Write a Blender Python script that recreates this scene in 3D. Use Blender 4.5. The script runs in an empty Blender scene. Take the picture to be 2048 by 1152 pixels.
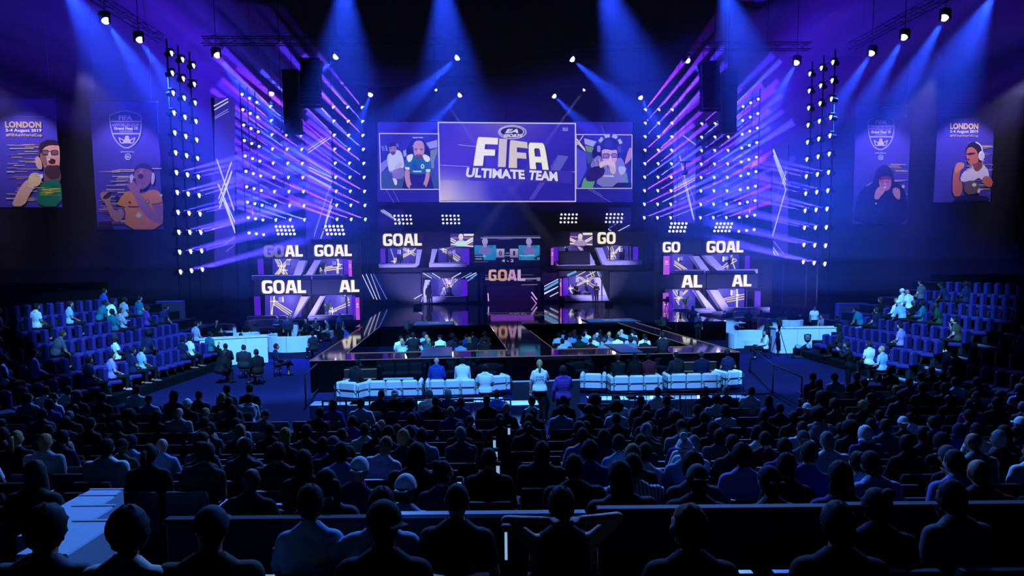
import bpy, math, random
import numpy as np
from mathutils import Vector, Matrix, Euler

# ------------------------------------------------------------------ camera, world, exposure, washes
SC = bpy.context.scene
COL = SC.collection
R = math.radians
rng = random.Random(11)

FPX, PX0, PY0 = 1400.0, 1024.0, 665.0
CAMZ, PITCH, ROLL = 4.2, R(5.2), R(0.55)
_F = Vector((0, math.cos(PITCH), -math.sin(PITCH)))
_U = Vector((0, math.sin(PITCH), math.cos(PITCH)))
_X = Vector((1, 0, 0))
CR = _X * math.cos(ROLL) - _U * math.sin(ROLL)
CU = _X * math.sin(ROLL) + _U * math.cos(ROLL)
CAM = Vector((0, 0, CAMZ))
cd = bpy.data.cameras.new('camera')
cam = bpy.data.objects.new('camera', cd)
COL.objects.link(cam)
cam.matrix_world = Matrix(((CR.x, CU.x, -_F.x, 0), (CR.y, CU.y, -_F.y, 0), (CR.z, CU.z, -_F.z, CAMZ), (0, 0, 0, 1)))
cd.sensor_width = 36
cd.lens = 36 * FPX / 2048
cd.shift_y = (PY0 - 576) / 2048
cd.clip_start, cd.clip_end = 0.05, 300
SC.camera = cam

SC.view_settings.view_transform = 'Standard'
SC.view_settings.look = 'None'
SC.view_settings.exposure = 0.0
SC.view_settings.gamma = 1.0
SC.view_settings.use_curve_mapping = False
W = bpy.data.worlds.new('hall_dark')
SC.world = W
W.use_nodes = True
W.node_tree.nodes['Background'].inputs[0].default_value = (0.01, 0.02, 0.09, 1)
W.node_tree.nodes['Background'].inputs[1].default_value = 0.05
CY = SC.cycles
CY.max_bounces = 3
CY.diffuse_bounces = 1
CY.glossy_bounces = 2
CY.transmission_bounces = 2
CY.transparent_max_bounces = 6
CY.volume_bounces = 0
CY.sample_clamp_indirect = 2.0
CY.use_denoising = True
CY.caustics_reflective = CY.caustics_refractive = False
CY.use_adaptive_sampling = True
CY.adaptive_threshold = 0.02


def ray(px, py):
    u, v = (px - PX0) / FPX, (PY0 - py) / FPX
    return _F + CR * u + CU * v


def at(px, py, Y):
    d = ray(px, py)
    return CAM + d * (Y / d.y)


def onz(px, py, z=0.0):
    d = ray(px, py)
    return CAM + d * ((z - CAMZ) / d.z)


# the stage set is turned five degrees from the camera's axis
YAW = R(5.0)
AX = Vector((math.cos(YAW), math.sin(YAW), 0))
AY = Vector((-math.sin(YAW), math.cos(YAW), 0))
S0 = Vector((-0.64, 64, 0))


def st(sx, sy, z=0.0):
    return S0 + AX * sx + AY * sy + Vector((0, 0, z))


def sl(px, py, sy):
    """pixel -> (sx, z) on the upright stage plane at depth sy"""
    d = ray(px, py)
    t = (AY.dot(S0 - CAM) + sy) / AY.dot(d)
    p = CAM + d * t
    return AX.dot(p - S0), p.z


def szl(px, py, z):
    """pixel -> (sx, sy) on the level plane z"""
    p = onz(px, py, z)
    return AX.dot(p - S0), AY.dot(p - S0)


def lamp(kind, name, loc, aim, energy, color, size=0.1, angle=30, blend=0.5, parent=None, size_y=None):
    l = bpy.data.lights.new(name, kind)
    l.energy = energy
    l.color = color
    if kind == 'SPOT':
        l.spot_size, l.spot_blend, l.shadow_soft_size = R(angle), blend, size
    elif kind == 'AREA':
        l.size = size
        if size_y:
            l.shape, l.size_y = 'RECTANGLE', size_y
        l.spread = R(angle)
    else:
        l.shadow_soft_size = size
    o = bpy.data.objects.new(name, l)
    COL.objects.link(o)
    o.location = loc
    o.rotation_euler = (Vector(aim) - Vector(loc)).to_track_quat('-Z', 'Y').to_euler()
    return o

# cyan-blue key light: a truss above the audience lights the lounges and sofas ahead of it,
# and a pair of lamps on the stage side puts a cool rim on the heads and shoulders of the crowd
for loc_, aim_, e_, an_ in (((-4, 9, 21), (-11.6, 32, 0), 125000, 35), ((4, 9, 21), (12.6, 34, 0), 125000, 35), ((0, 8, 21), (0, 25, 0), 52000, 34)):
    lamp('SPOT', 'lounge_key', loc_, aim_, e_, (.10, .37, 1), .3, an_, .35)
for loc_, aim_, e_, an_ in (((-9, 34, 19.6), (-4, 10, 1), 38000, 60), ((9, 34, 19.6), (4, 10, 1), 38000, 60)):
    lamp('SPOT', 'crowd_rim', loc_, aim_, e_, (.08, .27, 1), .4, an_, .6)
# ------------------------------------------------------------------ materials
def lin(c):
    c = c / 255.0
    return c / 12.92 if c <= 0.04045 else ((c + 0.055) / 1.055) ** 2.4


def srgb(r, g, b):
    return (lin(r), lin(g), lin(b), 1.0)


def mat(name, rgb, rough=0.6, metal=0.0, bump=0.0, scale=40.0, spec=0.5, vary=0.0):
    m = bpy.data.materials.new(name)
    m.use_nodes = True
    nt = m.node_tree
    b = nt.nodes['Principled BSDF']
    b.inputs['Base Color'].default_value = srgb(*rgb)
    b.inputs['Roughness'].default_value = rough
    b.inputs['Metallic'].default_value = metal
    b.inputs['Specular IOR Level'].default_value = spec
    if bump or vary:
        tc = nt.nodes.new('ShaderNodeTexCoord')
        no = nt.nodes.new('ShaderNodeTexNoise')
        no.inputs['Scale'].default_value = scale
        no.inputs['Detail'].default_value = 2
        nt.links.new(tc.outputs['Object'], no.inputs['Vector'])
        if bump:
            bp = nt.nodes.new('ShaderNodeBump')
            bp.inputs['Strength'].default_value = bump
            bp.inputs['Distance'].default_value = 0.02
            nt.links.new(no.outputs['Fac'], bp.inputs['Height'])
            nt.links.new(bp.outputs['Normal'], b.inputs['Normal'])
        if vary:
            mx = nt.nodes.new('ShaderNodeMix')
            mx.data_type = 'RGBA'
            c = srgb(*rgb)
            mx.inputs[6].default_value = tuple(x * (1 - vary) for x in c[:3]) + (1,)
            mx.inputs[7].default_value = tuple(min(1, x * (1 + vary)) for x in c[:3]) + (1,)
            nt.links.new(no.outputs['Fac'], mx.inputs[0])
            nt.links.new(mx.outputs[2], b.inputs['Base Color'])
    return m


def glow(name, rgb, k=1.0, sample=False):
    """something that gives off light: lamp lens, LED screen, lit sign"""
    m = bpy.data.materials.new(name)
    m.use_nodes = True
    b = m.node_tree.nodes['Principled BSDF']
    b.inputs['Base Color'].default_value = (0.01, 0.01, 0.01, 1)
    b.inputs['Roughness'].default_value = 0.5
    b.inputs['Emission Color'].default_value = srgb(*rgb)
    b.inputs['Emission Strength'].default_value = k
    m.cycles.emission_sampling = 'AUTO' if sample else 'NONE'
    return m


def picture(name, k=1.0, lit=True):
    """an LED screen (lit) or a printed cloth (not lit) that shows the mesh's own colours"""
    m = bpy.data.materials.new(name)
    m.use_nodes = True
    nt = m.node_tree
    b = nt.nodes['Principled BSDF']
    a = nt.nodes.new('ShaderNodeVertexColor')
    a.layer_name = 'Col'
    if lit:
        b.inputs['Base Color'].default_value = (0.01, 0.01, 0.01, 1)
        nt.links.new(a.outputs['Color'], b.inputs['Emission Color'])
        b.inputs['Emission Strength'].default_value = k
        b.inputs['Roughness'].default_value = 0.6
    else:
        nt.links.new(a.outputs['Color'], b.inputs['Base Color'])
        b.inputs['Roughness'].default_value = 0.9
        b.inputs['Specular IOR Level'].default_value = 0.1
    m.cycles.emission_sampling = 'NONE'
    return m


# ------------------------------------------------------------------ mesh building
class MB:
    def __init__(s):
        s.v, s.f, s.mi, s.sm, s.c = [], [], [], [], []

    def add(s, vs, fs, m=0, smooth=False, col=(1, 1, 1, 1)):
        o = len(s.v)
        s.v += [tuple(p) for p in vs]
        for f in fs:
            s.f.append(tuple(i + o for i in f))
            s.mi.append(m)
            s.sm.append(smooth)
            s.c.append(col)
        return s

    def box(s, c, d, m=0, rz=0.0, bev=0.0, col=(1, 1, 1, 1)):
        x, y, z = d[0] / 2, d[1] / 2, d[2] / 2
        if bev:
            b = min(bev, x * .9, y * .9, z * .9)
            vs = []
            for sx in (-1, 1):
                for sy in (-1, 1):
                    for sz in (-1, 1):
                        vs += [(sx * x, sy * (y - b), sz * (z - b)), (sx * (x - b), sy * y, sz * (z - b)), (sx * (x - b), sy * (y - b), sz * z)]

            def q(a, b_, c_):
                return 3 * ((a > 0) * 4 + (b_ > 0) * 2 + (c_ > 0))
            fs = []
            for sg in (-1, 1):
                fs.append([q(sg, -1, -1), q(sg, 1, -1), q(sg, 1, 1), q(sg, -1, 1)][::sg])
                fs.append([q(-1, sg, -1) + 1, q(-1, sg, 1) + 1, q(1, sg, 1) + 1, q(1, sg, -1) + 1][::sg])
                fs.append([q(-1, -1, sg) + 2, q(1, -1, sg) + 2, q(1, 1, sg) + 2, q(-1, 1, sg) + 2][::sg])
            for a in (-1, 1):
                for b_ in (-1, 1):
                    fs.append([q(a, b_, -1), q(a, b_, -1) + 1, q(a, b_, 1) + 1, q(a, b_, 1)][::-a * b_])
                    fs.append([q(a, -1, b_), q(a, 1, b_), q(a, 1, b_) + 2, q(a, -1, b_) + 2][::-a * b_])
                    fs.append([q(-1, a, b_) + 1, q(1, a, b_) + 1, q(1, a, b_) + 2, q(-1, a, b_) + 2][::a * b_])
                    for c_ in (-1, 1):
                        fs.append([q(a, b_, c_), q(a, b_, c_) + 1, q(a, b_, c_) + 2][::a * b_ * c_])
        else:
            vs = [(a, b, e) for a in (-x, x) for b in (-y, y) for e in (-z, z)]
            fs = [(0, 1, 3, 2), (4, 6, 7, 5), (0, 4, 5, 1), (2, 3, 7, 6), (0, 2, 6, 4), (1, 5, 7, 3)]
        if rz:
            k, n = math.cos(rz), math.sin(rz)
            vs = [(a * k - b * n, a * n + b * k, e) for a, b, e in vs]
        return s.add([(a + c[0], b + c[1], e + c[2]) for a, b, e in vs], fs, m, False, col)

    def span(s, lo, hi, m=0, bev=0.0):
        return s.box([(a + b) / 2 for a, b in zip(lo, hi)], [abs(b - a) for a, b in zip(lo, hi)], m, 0, bev)

    def prism(s, pts, a, b, m=0, plane='xz', smooth=False):
        """extrude a 2D outline (counter-clockwise) from a to b along the third axis"""
        n = len(pts)

        def P(p, t):
            return (p[0], t, p[1]) if plane == 'xz' else (p[0], p[1], t) if plane == 'xy' else (t, p[0], p[1])
        vs = [P(p, a) for p in pts] + [P(p, b) for p in pts]
        s.add(vs, [tuple(range(n)), tuple(range(2 * n - 1, n - 1, -1))], m)
        o = len(s.v) - 2 * n
        for i in range(n):
            j = (i + 1) % n
            s.f.append((o + j, o + i, o + n + i, o + n + j))
            s.mi.append(m)
            s.sm.append(smooth)
            s.c.append((1, 1, 1, 1))
        return s

    def tube(s, pts, r, n=6, m=0, smooth=True, close=False):
        pts = [Vector(p) for p in pts]
        k = len(pts)
        rr = r if isinstance(r, (list, tuple)) else [r] * k
        t0 = (pts[1] - pts[0]).normalized()
        up = Vector((0, 0, 1)) if abs(t0.z) < .9 else Vector((1, 0, 0))
        vs, fs = [], []
        for i, p in enumerate(pts):
            if close:
                t = pts[(i + 1) % k] - pts[i - 1]
            else:
                t = pts[min(i + 1, k - 1)] - pts[max(i - 1, 0)]
            t.normalize()
            a = t.cross(up)
            a = a.normalized() if a.length > 1e-5 else t.orthogonal().normalized()
            b = a.cross(t)
            up = b
            for j in range(n):
                q = 2 * math.pi * j / n
                vs.append(p + (a * math.cos(q) + b * math.sin(q)) * rr[i])
        for i in range(k if close else k - 1):
            for j in range(n):
                i2 = (i + 1) % k
                fs.append((i * n + j, i2 * n + j, i2 * n + (j + 1) % n, i * n + (j + 1) % n))
        if not close:
            fs += [tuple(range(n)), tuple(range(k * n - 1, (k - 1) * n - 1, -1))]
        return s.add(vs, fs, m, smooth)

    def lathe(s, prof, n=16, m=0, c=(0, 0, 0), M=None, smooth=True):
        """prof: (radius, height) from bottom to top"""
        vs, fs = [], []
        for r, z in prof:
            for j in range(n):
                q = 2 * math.pi * j / n
                vs.append(Vector((r * math.cos(q), r * math.sin(q), z)))
        for i in range(len(prof) - 1):
            for j in range(n):
                fs.append((i * n + j, i * n + (j + 1) % n, (i + 1) * n + (j + 1) % n, (i + 1) * n + j))
        fs += [tuple(range(n - 1, -1, -1)), tuple(range((len(prof) - 1) * n, len(prof) * n))]
        if M is not None:
            vs = [M @ v for v in vs]
        return s.add([v + Vector(c) for v in vs], fs, m, smooth)

    def ball(s, c, r, nu=12, nv=8, m=0, M=None):
        r = r if isinstance(r, (list, tuple)) else (r, r, r)
        vs, fs = [Vector((0, 0, -r[2]))], []
        for i in range(1, nv):
            a = math.pi * i / nv - math.pi / 2
            for j in range(nu):
                q = 2 * math.pi * j / nu
                vs.append(Vector((r[0] * math.cos(a) * math.cos(q), r[1] * math.cos(a) * math.sin(q), r[2] * math.sin(a))))
        vs.append(Vector((0, 0, r[2])))
        for j in range(nu):
            k = (j + 1) % nu
            fs.append((0, 1 + k, 1 + j))
            for i in range(nv - 2):
                fs.append((1 + i * nu + j, 1 + i * nu + k, 1 + (i + 1) * nu + k, 1 + (i + 1) * nu + j))
            fs.append((len(vs) - 1, 1 + (nv - 2) * nu + j, 1 + (nv - 2) * nu + k))
        if M is not None:
            vs = [M @ v for v in vs]
        return s.add([v + Vector(c) for v in vs], fs, m, True)

    def capsule(s, a, b, ra, rb, n=10, m=0):
        a, b = Vector(a), Vector(b)
        d = (b - a)
        L = d.length
        d = d / L if L > 1e-6 else Vector((0, 0, 1))
        prof = []
        for i in range(0, 4):
            q = math.pi / 2 * (i / 3.0) - math.pi / 2
            prof.append((a + d * (ra * math.sin(q)), max(ra * math.cos(q), ra * .05)))
        for i in range(0, 4):
            q = math.pi / 2 * (i / 3.0)
            prof.append((b + d * (rb * math.sin(q)), max(rb * math.cos(q), rb * .05)))
        return s.tube([p for p, _ in prof], [r for _, r in prof], n, m)

    def poly(s, pts, y, col, m=0):
        """one flat patch of a picture, in the picture's own x-z plane, facing -y"""
        return s.add([(p[0], y, p[1]) for p in pts], [tuple(range(len(pts)))], m, False, srgb(*col))

    def mesh(s, name, mats):
        me = bpy.data.meshes.new(name)
        me.from_pydata(s.v, [], s.f)
        for m in (mats if isinstance(mats, (list, tuple)) else [mats]):
            me.materials.append(m)
        me.polygons.foreach_set('material_index', s.mi)
        me.polygons.foreach_set('use_smooth', s.sm)
        if any(c != (1, 1, 1, 1) for c in s.c):
            ca = me.color_attributes.new('Col', 'FLOAT_COLOR', 'CORNER')
            arr = []
            for p, c in zip(me.polygons, s.c):
                arr += list(c) * p.loop_total
            ca.data.foreach_set('color', arr)
        me.update()
        return me

    def build(s, name, mats, parent=None, loc=(0, 0, 0), rz=0.0):
        return put(name, s.mesh(name, mats), parent, loc, rz)


def put(name, me, parent=None, loc=(0, 0, 0), rz=0.0):
    o = bpy.data.objects.new(name, me)
    COL.objects.link(o)
    o.location = loc
    o.rotation_euler = (0, 0, rz)
    if parent is not None:
        o.parent = parent
    return o


def tag(o, label=None, cat=None, group=None, kind=None):
    if label:
        o['label'] = label
    if cat:
        o['category'] = cat
    if group:
        o['group'] = group
    if kind:
        o['kind'] = kind
    return o


def thing(name, label, cat, loc=(0, 0, 0), rz=0.0, group=None):
    return tag(put(name, None, None, loc, rz), label, cat, group)


def struct(name, mb, m, label=None, loc=(0, 0, 0), rz=0.0):
    return tag(mb.build(name, m, None, loc, rz), label, None, None, 'structure')


KIDS = {}


def kids(o):
    return KIDS.get(o.name) or [c for c in o.children]


def dup(root, loc=None, rz=None, label=None, group=None, parent=None):
    c = root.copy()
    COL.objects.link(c)
    if parent is not None:
        c.parent = parent
    if loc is not None:
        c.location = loc
    if rz is not None:
        c.rotation_euler = (0, 0, rz)
    if label:
        c['label'] = label
    if group:
        c['group'] = group
    for ch in kids(root):
        dup(ch, parent=c)
    return c


def freeze(root):
    """remember a prototype's children, so that copying it stays quick"""
    KIDS[root.name] = list(root.children)
    for c in KIDS[root.name]:
        freeze(c)
    return root


# ------------------------------------------------------------------ lettering
def curve_mesh(polys, depth, bevel=0.0):
    cu = bpy.data.curves.new('glyph', 'CURVE')
    cu.dimensions = '2D'
    cu.fill_mode = 'BOTH'
    cu.extrude = depth / 2
    for pl in polys:
        sp = cu.splines.new('POLY')
        sp.points.add(len(pl) - 1)
        for p, q in zip(sp.points, pl):
            p.co = (q[0], q[1], 0, 1)
        sp.use_cyclic_u = True
    o = bpy.data.objects.new('glyph', cu)
    me = bpy.data.meshes.new_from_object(o)
    bpy.data.objects.remove(o)
    bpy.data.curves.remove(cu)
    vs = [tuple(v.co) for v in me.vertices]
    fs = [tuple(p.vertices) for p in me.polygons]
    bpy.data.meshes.remove(me)
    return vs, fs


_TXT = {}


def text_mesh(body, bold=0.0, depth=0.0, space=1.0):
    key = (body, bold, depth, space)
    if key not in _TXT:
        cu = bpy.data.curves.new('text', 'FONT')
        cu.body = body
        cu.size = 1
        cu.offset = bold
        cu.extrude = depth / 2
        cu.space_character = space
        cu.resolution_u = 3
        o = bpy.data.objects.new('text', cu)
        me = bpy.data.meshes.new_from_object(o)
        bpy.data.objects.remove(o)
        bpy.data.curves.remove(cu)
        vs = [tuple(v.co) for v in me.vertices]
        fs = [tuple(p.vertices) for p in me.polygons]
        bpy.data.meshes.remove(me)
        xs, ys = [v[0] for v in vs], [v[1] for v in vs]
        _TXT[key] = (vs, fs, min(xs), max(xs), min(ys), max(ys))
    return _TXT[key]


def text(mb, body, x0, x1, z0, z1, y, col=(255, 255, 255), m=0, bold=0.02, shear=0.0, depth=0.0, space=1.05, fn=None):
    """lettering stretched into a box of the picture's x-z plane, facing -y"""
    vs, fs, a, b, c, d = text_mesh(body, bold, depth, space)
    out = []
    for v in vs:
        u, w = (v[0] - a) / (b - a), (v[1] - c) / (d - c)
        px, pz = x0 + (x1 - x0) * u + shear * w, z0 + (z1 - z0) * w
        if fn:
            px, pz = fn(px, pz)
        out.append((px, y - v[2], pz))
    mb.add(out, fs, m, False, srgb(*col))


def rrect(x0, y0, x1, y1, r, n=4):
    out = []
    for cx, cy, a in ((x1 - r, y1 - r, 0), (x0 + r, y1 - r, 90), (x0 + r, y0 + r, 180), (x1 - r, y0 + r, 270)):
        for i in range(n + 1):
            q = R(a + 90 * i / n)
            out.append((cx + r * math.cos(q), cy + r * math.sin(q)))
    return out


def arc(cx, cy, rx, ry, a0=0, a1=360, n=24):
    k = n if abs(a1 - a0) >= 360 else n + 1
    return [(cx + rx * math.cos(R(a0 + (a1 - a0) * i / n)), cy + ry * math.sin(R(a0 + (a1 - a0) * i / n))) for i in range(k)]


def smooth2(pts, it=2, closed=True):
    for _ in range(it):
        out = []
        n = len(pts)
        for i in range(n if closed else n - 1):
            a, b = pts[i], pts[(i + 1) % n]
            out += [(a[0] * .75 + b[0] * .25, a[1] * .75 + b[1] * .25), (a[0] * .25 + b[0] * .75, a[1] * .25 + b[1] * .75)]
        pts = out
    return pts


def stroke(p, q, w):
    """a thin straight bar as a four-point outline"""
    dx, dz = q[0] - p[0], q[1] - p[1]
    L = math.hypot(dx, dz) or 1
    nx, nz = -dz / L * w / 2, dx / L * w / 2
    return [(p[0] + nx, p[1] + nz), (p[0] - nx, p[1] - nz), (q[0] - nx, q[1] - nz), (q[0] + nx, q[1] + nz)]


# heavy rounded block capitals (one unit tall)
GLY = {
    'G': (0.86, [smooth2([(0.84, 0.80), (0.80, 1.0), (0.42, 1.02), (0.02, 0.98), (0.0, 0.5), (0.02, 0.02), (0.42, -0.02), (0.84, 0.03), (0.84, 0.56), (0.46, 0.56), (0.46, 0.40), (0.60, 0.38), (0.60, 0.21), (0.44, 0.18), (0.27, 0.24), (0.25, 0.5), (0.28, 0.76), (0.44, 0.82), (0.80, 0.76)], 1)]),
    'O': (0.90, [rrect(0, -0.02, 0.88, 1.02, 0.30, 5), rrect(0.25, 0.17, 0.63, 0.83, 0.17, 4)]),
    'A': (0.92, [[(0, 0), (0.24, 1), (0.68, 1), (0.92, 0), (0.66, 0), (0.60, 0.22), (0.31, 0.22), (0.26, 0)], [(0.355, 0.40), (0.455, 0.80), (0.555, 0.40)]]),
    'L': (0.66, [[(0, 0), (0, 1), (0.27, 1), (0.27, 0.21), (0.66, 0.21), (0.66, 0)]]),
    'F': (0.72, [smooth2([(0, 0), (0, 0), (0, 0.86), (0.02, 1), (0.14, 1), (0.72, 1), (0.72, 1), (0.72, 0.76), (0.72, 0.76), (0.29, 0.76), (0.29, 0.76), (0.29, 0.58), (0.29, 0.58), (0.64, 0.58), (0.64, 0.58), (0.64, 0.36), (0.64, 0.36), (0.29, 0.36), (0.29, 0.36), (0.29, 0), (0.29, 0)], 1)]),
    'I': (0.32, [[(0.01, 0), (0.01, 1), (0.30, 1), (0.30, 0)]]),
    'a': (0.84, [smooth2([(0, 0), (0, 0), (0, 0.8), (0.06, 1), (0.24, 1.0), (0.58, 1.0), (0.78, 1), (0.84, 0.8), (0.84, 0), (0.84, 0), (0.56, 0), (0.56, 0), (0.56, 0.26), (0.56, 0.26), (0.28, 0.26), (0.28, 0.26), (0.28, 0), (0.28, 0)], 1), [(0.28, 0.48), (0.28, 0.74), (0.33, 0.79), (0.51, 0.79), (0.56, 0.74), (0.56, 0.48)]]),
}
_GM = {}


def glyphs(body, gap=0.05, depth=0.06):
    """letter meshes for a word: [(verts, faces)], total width"""
    x, out = 0.0, []
    for ch in body:
        w, pl = GLY[ch]
        if (ch, depth) not in _GM:
            _GM[(ch, depth)] = curve_mesh(pl, depth)
        vs, fs = _GM[(ch, depth)]
        out.append(([(v[0] + x, v[1], v[2]) for v in vs], fs))
        x += w + gap
    return out, x - gap


# ------------------------------------------------------------------ common materials
M = {}
for n, c, r_, kw in [
    ('black', (9, 9, 12), .7, {}), ('matte', (6, 6, 8), .9, dict(spec=.1)), ('carpet', (24, 20, 58), .95, dict(vary=.25, scale=9, spec=.1)),
    ('terrace', (13, 14, 20), .9, dict(vary=.3, scale=6, spec=.1)), ('deck', (4, 4, 7), .045, dict(spec=.25)), ('deck_side', (8, 8, 11), .5, {}),
    ('steel', (70, 72, 78), .35, dict(metal=.9)), ('chrome', (120, 122, 128), .2, dict(metal=1.0)), ('white_set', (225, 225, 235), .6, dict(vary=.04, scale=3)),
    ('white_leather', (222, 226, 230), .5, dict(bump=.15, scale=18)), ('white_lacquer', (220, 225, 230), .35, {}), ('cushion', (38, 30, 90), .8, {}),
    ('seat_cloth', (16, 16, 26), .85, dict(bump=.2, scale=60)), ('seat_shell', (30, 31, 40), .32, dict(spec=.7)), ('purple_seat', (34, 18, 92), .7, {}),
    ('ledge', (150, 155, 170), .3, {}), ('stair', (205, 215, 230), .8, dict(vary=.08, scale=30)), ('cloth', (215, 220, 228), .85, {}),
    ('gold', (190, 150, 90), .4, dict(metal=.6)), ('glass', (150, 170, 180), .1, {}), ('bottle', (30, 60, 50), .2, {}), ('green_leaf', (70, 120, 50), .7, {})]:
    M[n] = mat(n, c, r_, **kw)
M['lens'] = glow('lens', (245, 248, 255), 1.7)
M['lens_small'] = glow('lens_small', (242, 242, 255), 1.3)
M['screen'] = picture('screen', 1.0)
M['print'] = picture('printed_cloth', lit=False)
M['edge'] = glow('edge_strip', (180, 165, 160), .30)
M['phone'] = glow('phone_screen', (215, 230, 255), 1.6)

# ------------------------------------------------------------------ the hall
b = MB(); b.span((-52, -4, -.3), (52, 80, 0)); struct('floor', b, M['carpet'])
b = MB(); b.span((-52, 79, 0), (52, 79.5, 27)); struct('wall_back', b, M['matte'])
b = MB(); b.span((-52.5, -4, 0), (-52, 79.5, 27)); struct('wall_left', b, M['matte'])
b = MB(); b.span((52, -4, 0), (52.5, 79.5, 27)); struct('wall_right', b, M['matte'])
b = MB(); b.span((-52, -4, 27), (52, 79.5, 27.4)); struct('ceiling', b, M['matte'])

# theatrical haze that fills the stage end of the hall
hm = bpy.data.materials.new('haze')
hm.use_nodes = True
nt = hm.node_tree
nt.nodes.clear()
no, nv = nt.nodes.new('ShaderNodeOutputMaterial'), nt.nodes.new('ShaderNodeVolumeScatter')
nv.inputs['Color'].default_value = (1, 1, 1, 1)
nv.inputs['Density'].default_value = 0.0060
nt.links.new(nv.outputs[0], no.inputs[1])
for (za, zb, den, wh) in ((1.2, 2.8, .0014, 'lowest thin layer'), (2.8, 4.6, .0030, 'second thin layer'), (4.6, 6.6, .0045, 'third layer'), (6.6, 26, .0060, 'tall upper layer')):
    h2 = hm.copy()
    h2.node_tree.nodes['Volume Scatter'].inputs['Density'].default_value = den
    b = MB(); b.span((-51, 34, za + .004), (51, 78, zb - .004))
    tag(b.build('haze', h2), 'blue theatrical haze hanging over the stage, ' + wh, 'haze', 'layers of theatrical haze', 'stuff')

# raked terraces of the audience: one long step per row
ROWS = [3.6 + .9 * i for i in range(11)]


def zf(d):
    return max(0.0, .17 * (13 - d))


b = MB()
for d in ROWS:
    z = zf(d)
    if d < 5:
        b.span((-8, d - .5, 0), (8, d + .4, z))
    else:
        b.span((-15, d - .5, 0), (15, d + .4, z))
b.span((-8, -3.5, 0), (8, 3.1, zf(3.6) + .15))
struct('floor_terraces', b, M['terrace'])

# the two side stands step up and away from the floor
STL, STR = -12.6, 13.4
for nm, sg, x0 in (('left', -1, STL), ('right', 1, STR)):
    b = MB()
    for k in range(10):
        a, c = x0 + sg * .9 * k, x0 + sg * .9 * (k + 1)
        if k == 9:
            c = sg * 40
        b.span((a, 14, 0), (c, 36, .3 + .38 * k))
    struct('floor_stand_' + nm, b, M['terrace'])

# ------------------------------------------------------------------ stage deck with its runways
def loc2(px, py, z=1.1):
    return szl(px, py, z)


ZS = 1.1
n0, n1 = loc2(640, 716)[1], loc2(1500, 712)[1]
SYF = -39.4                       # near edge of the front runway
lx0, lx1 = loc2(640, 709)[0], loc2(691, 709)[0]
rx0, rx1 = loc2(1424, 706)[0], loc2(1505, 712)[0]
cx0, cx1 = loc2(1016, 702)[0], loc2(1112, 702)[0]
stage = thing('stage', 'glossy black stage with runways round two sunken seating pits', 'stage', S0, YAW)


def slab(name, x0, x1, y0, y1, z0=0.0, z1=ZS, m='deck'):
    b = MB(); b.span((x0, y0, z0), (x1, y1, z1), bev=.02)
    return b.build(name, M[m], stage)


slab('main_deck', -10.2, 10.8, -25, -4)
slab('back_deck', -13.9, 15.6, -4.0, 2.1)
slab('front_runway', lx0, rx1, SYF, SYF + 2.1)
slab('side_runway', lx0, lx1, SYF + 2.1, -25)
slab('side_runway', rx0, rx1, SYF + 2.1, -25)
slab('centre_runway', cx0, cx1, SYF + 2.1, -25)
e = MB()
for p, q in [((lx0, SYF), (rx1, SYF)), ((lx1, SYF + 2.1), (cx0, SYF + 2.1)), ((cx1, SYF + 2.1), (rx0, SYF + 2.1)), ((lx0, SYF), (lx0, -25)), ((lx1, SYF + 2.1), (lx1, -25)),
             ((rx0, SYF + 2.1), (rx0, -25)), ((rx1, SYF), (rx1, -25)), ((cx0, SYF + 2.1), (cx0, -29)), ((cx1, SYF + 2.1), (cx1, -29))]:
    e.tube([(p[0], p[1], ZS + .012), (q[0], q[1], ZS + .012)], .012, 4)
e.build('edge_strip', M['edge'], stage)['label'] = 'thin glowing gold edge line'
for nx0, nx1 in ((loc2(840, 717)[0], loc2(905, 717)[0]), (loc2(1262, 717)[0], loc2(1312, 717)[0])):
    b = MB(); b.span((nx0, SYF + .45, ZS), (nx1, SYF + 3.2, ZS + .05), bev=.01)
    b.build('floor_panel', mat('floor_panel', (60, 80, 110), .35), stage)
# steps at both front corners
for i, (ax, bx) in enumerate(((lx0 + 1.2, lx0 + 2.3), (rx1 - 2.4, rx1 - 1.0))):
    s_ = thing('stage_steps', ('black steps with lit nosings at the left front corner of the stage', 'black steps with lit nosings at the right front corner of the stage')[i], 'steps', S0, YAW)
    for k in range(3):
        b = MB(); b.span((ax, SYF - .32 * (3 - k) - .02, 0), (bx, SYF - .32 * (2 - k) - .02, .275 * (k + 1)))
        t = b.build('tread', M['deck_side'], s_)
        b = MB(); b.span((ax, SYF - .32 * (3 - k) - .035, .275 * (k + 1) - .01), (bx, SYF - .32 * (3 - k) + .01, .275 * (k + 1) + .012))
        b.build('nosing', M['edge'], t)
# emblem inlaid in the deck
b = MB()
sh = [(-1, .42), (-.95, .52), (-.1, .52), (0, .56), (.1, .52), (.95, .52), (1, .42), (.95, .1), (.7, -.28), (.3, -.46), (0, -.5), (-.3, -.46), (-.7, -.28), (-.95, .1)]
ex, ey = loc2(1040, 629)
b.add([(x * 2.2, y * 4.2, 0) for x, y in sh] + [(x * 2.05, y * 3.9, 0) for x, y in sh], [(i, (i + 1) % 14, 14 + (i + 1) % 14, 14 + i) for i in range(14)])
vs, fs, a_, b_, c_, d_ = text_mesh('FIFA', .03)
b.add([((v[0] - a_) / (b_ - a_) * 1.2 - .6, (v[1] - c_) / (d_ - c_) * .9 + .8, 0) for v in vs], fs)
vs, fs, a_, b_, c_, d_ = text_mesh('eWORLD CUP', .02)
b.add([((v[0] - a_) / (b_ - a_) * 3.2 - 1.6, (v[1] - c_) / (d_ - c_) * .7 - .3, 0) for v in vs], fs)
o = b.build('floor_emblem', glow('emblem', (120, 105, 125), .55), stage, (ex, ey, ZS + .008))
o['label'] = 'pale shield emblem lit in the stage floor'
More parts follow.
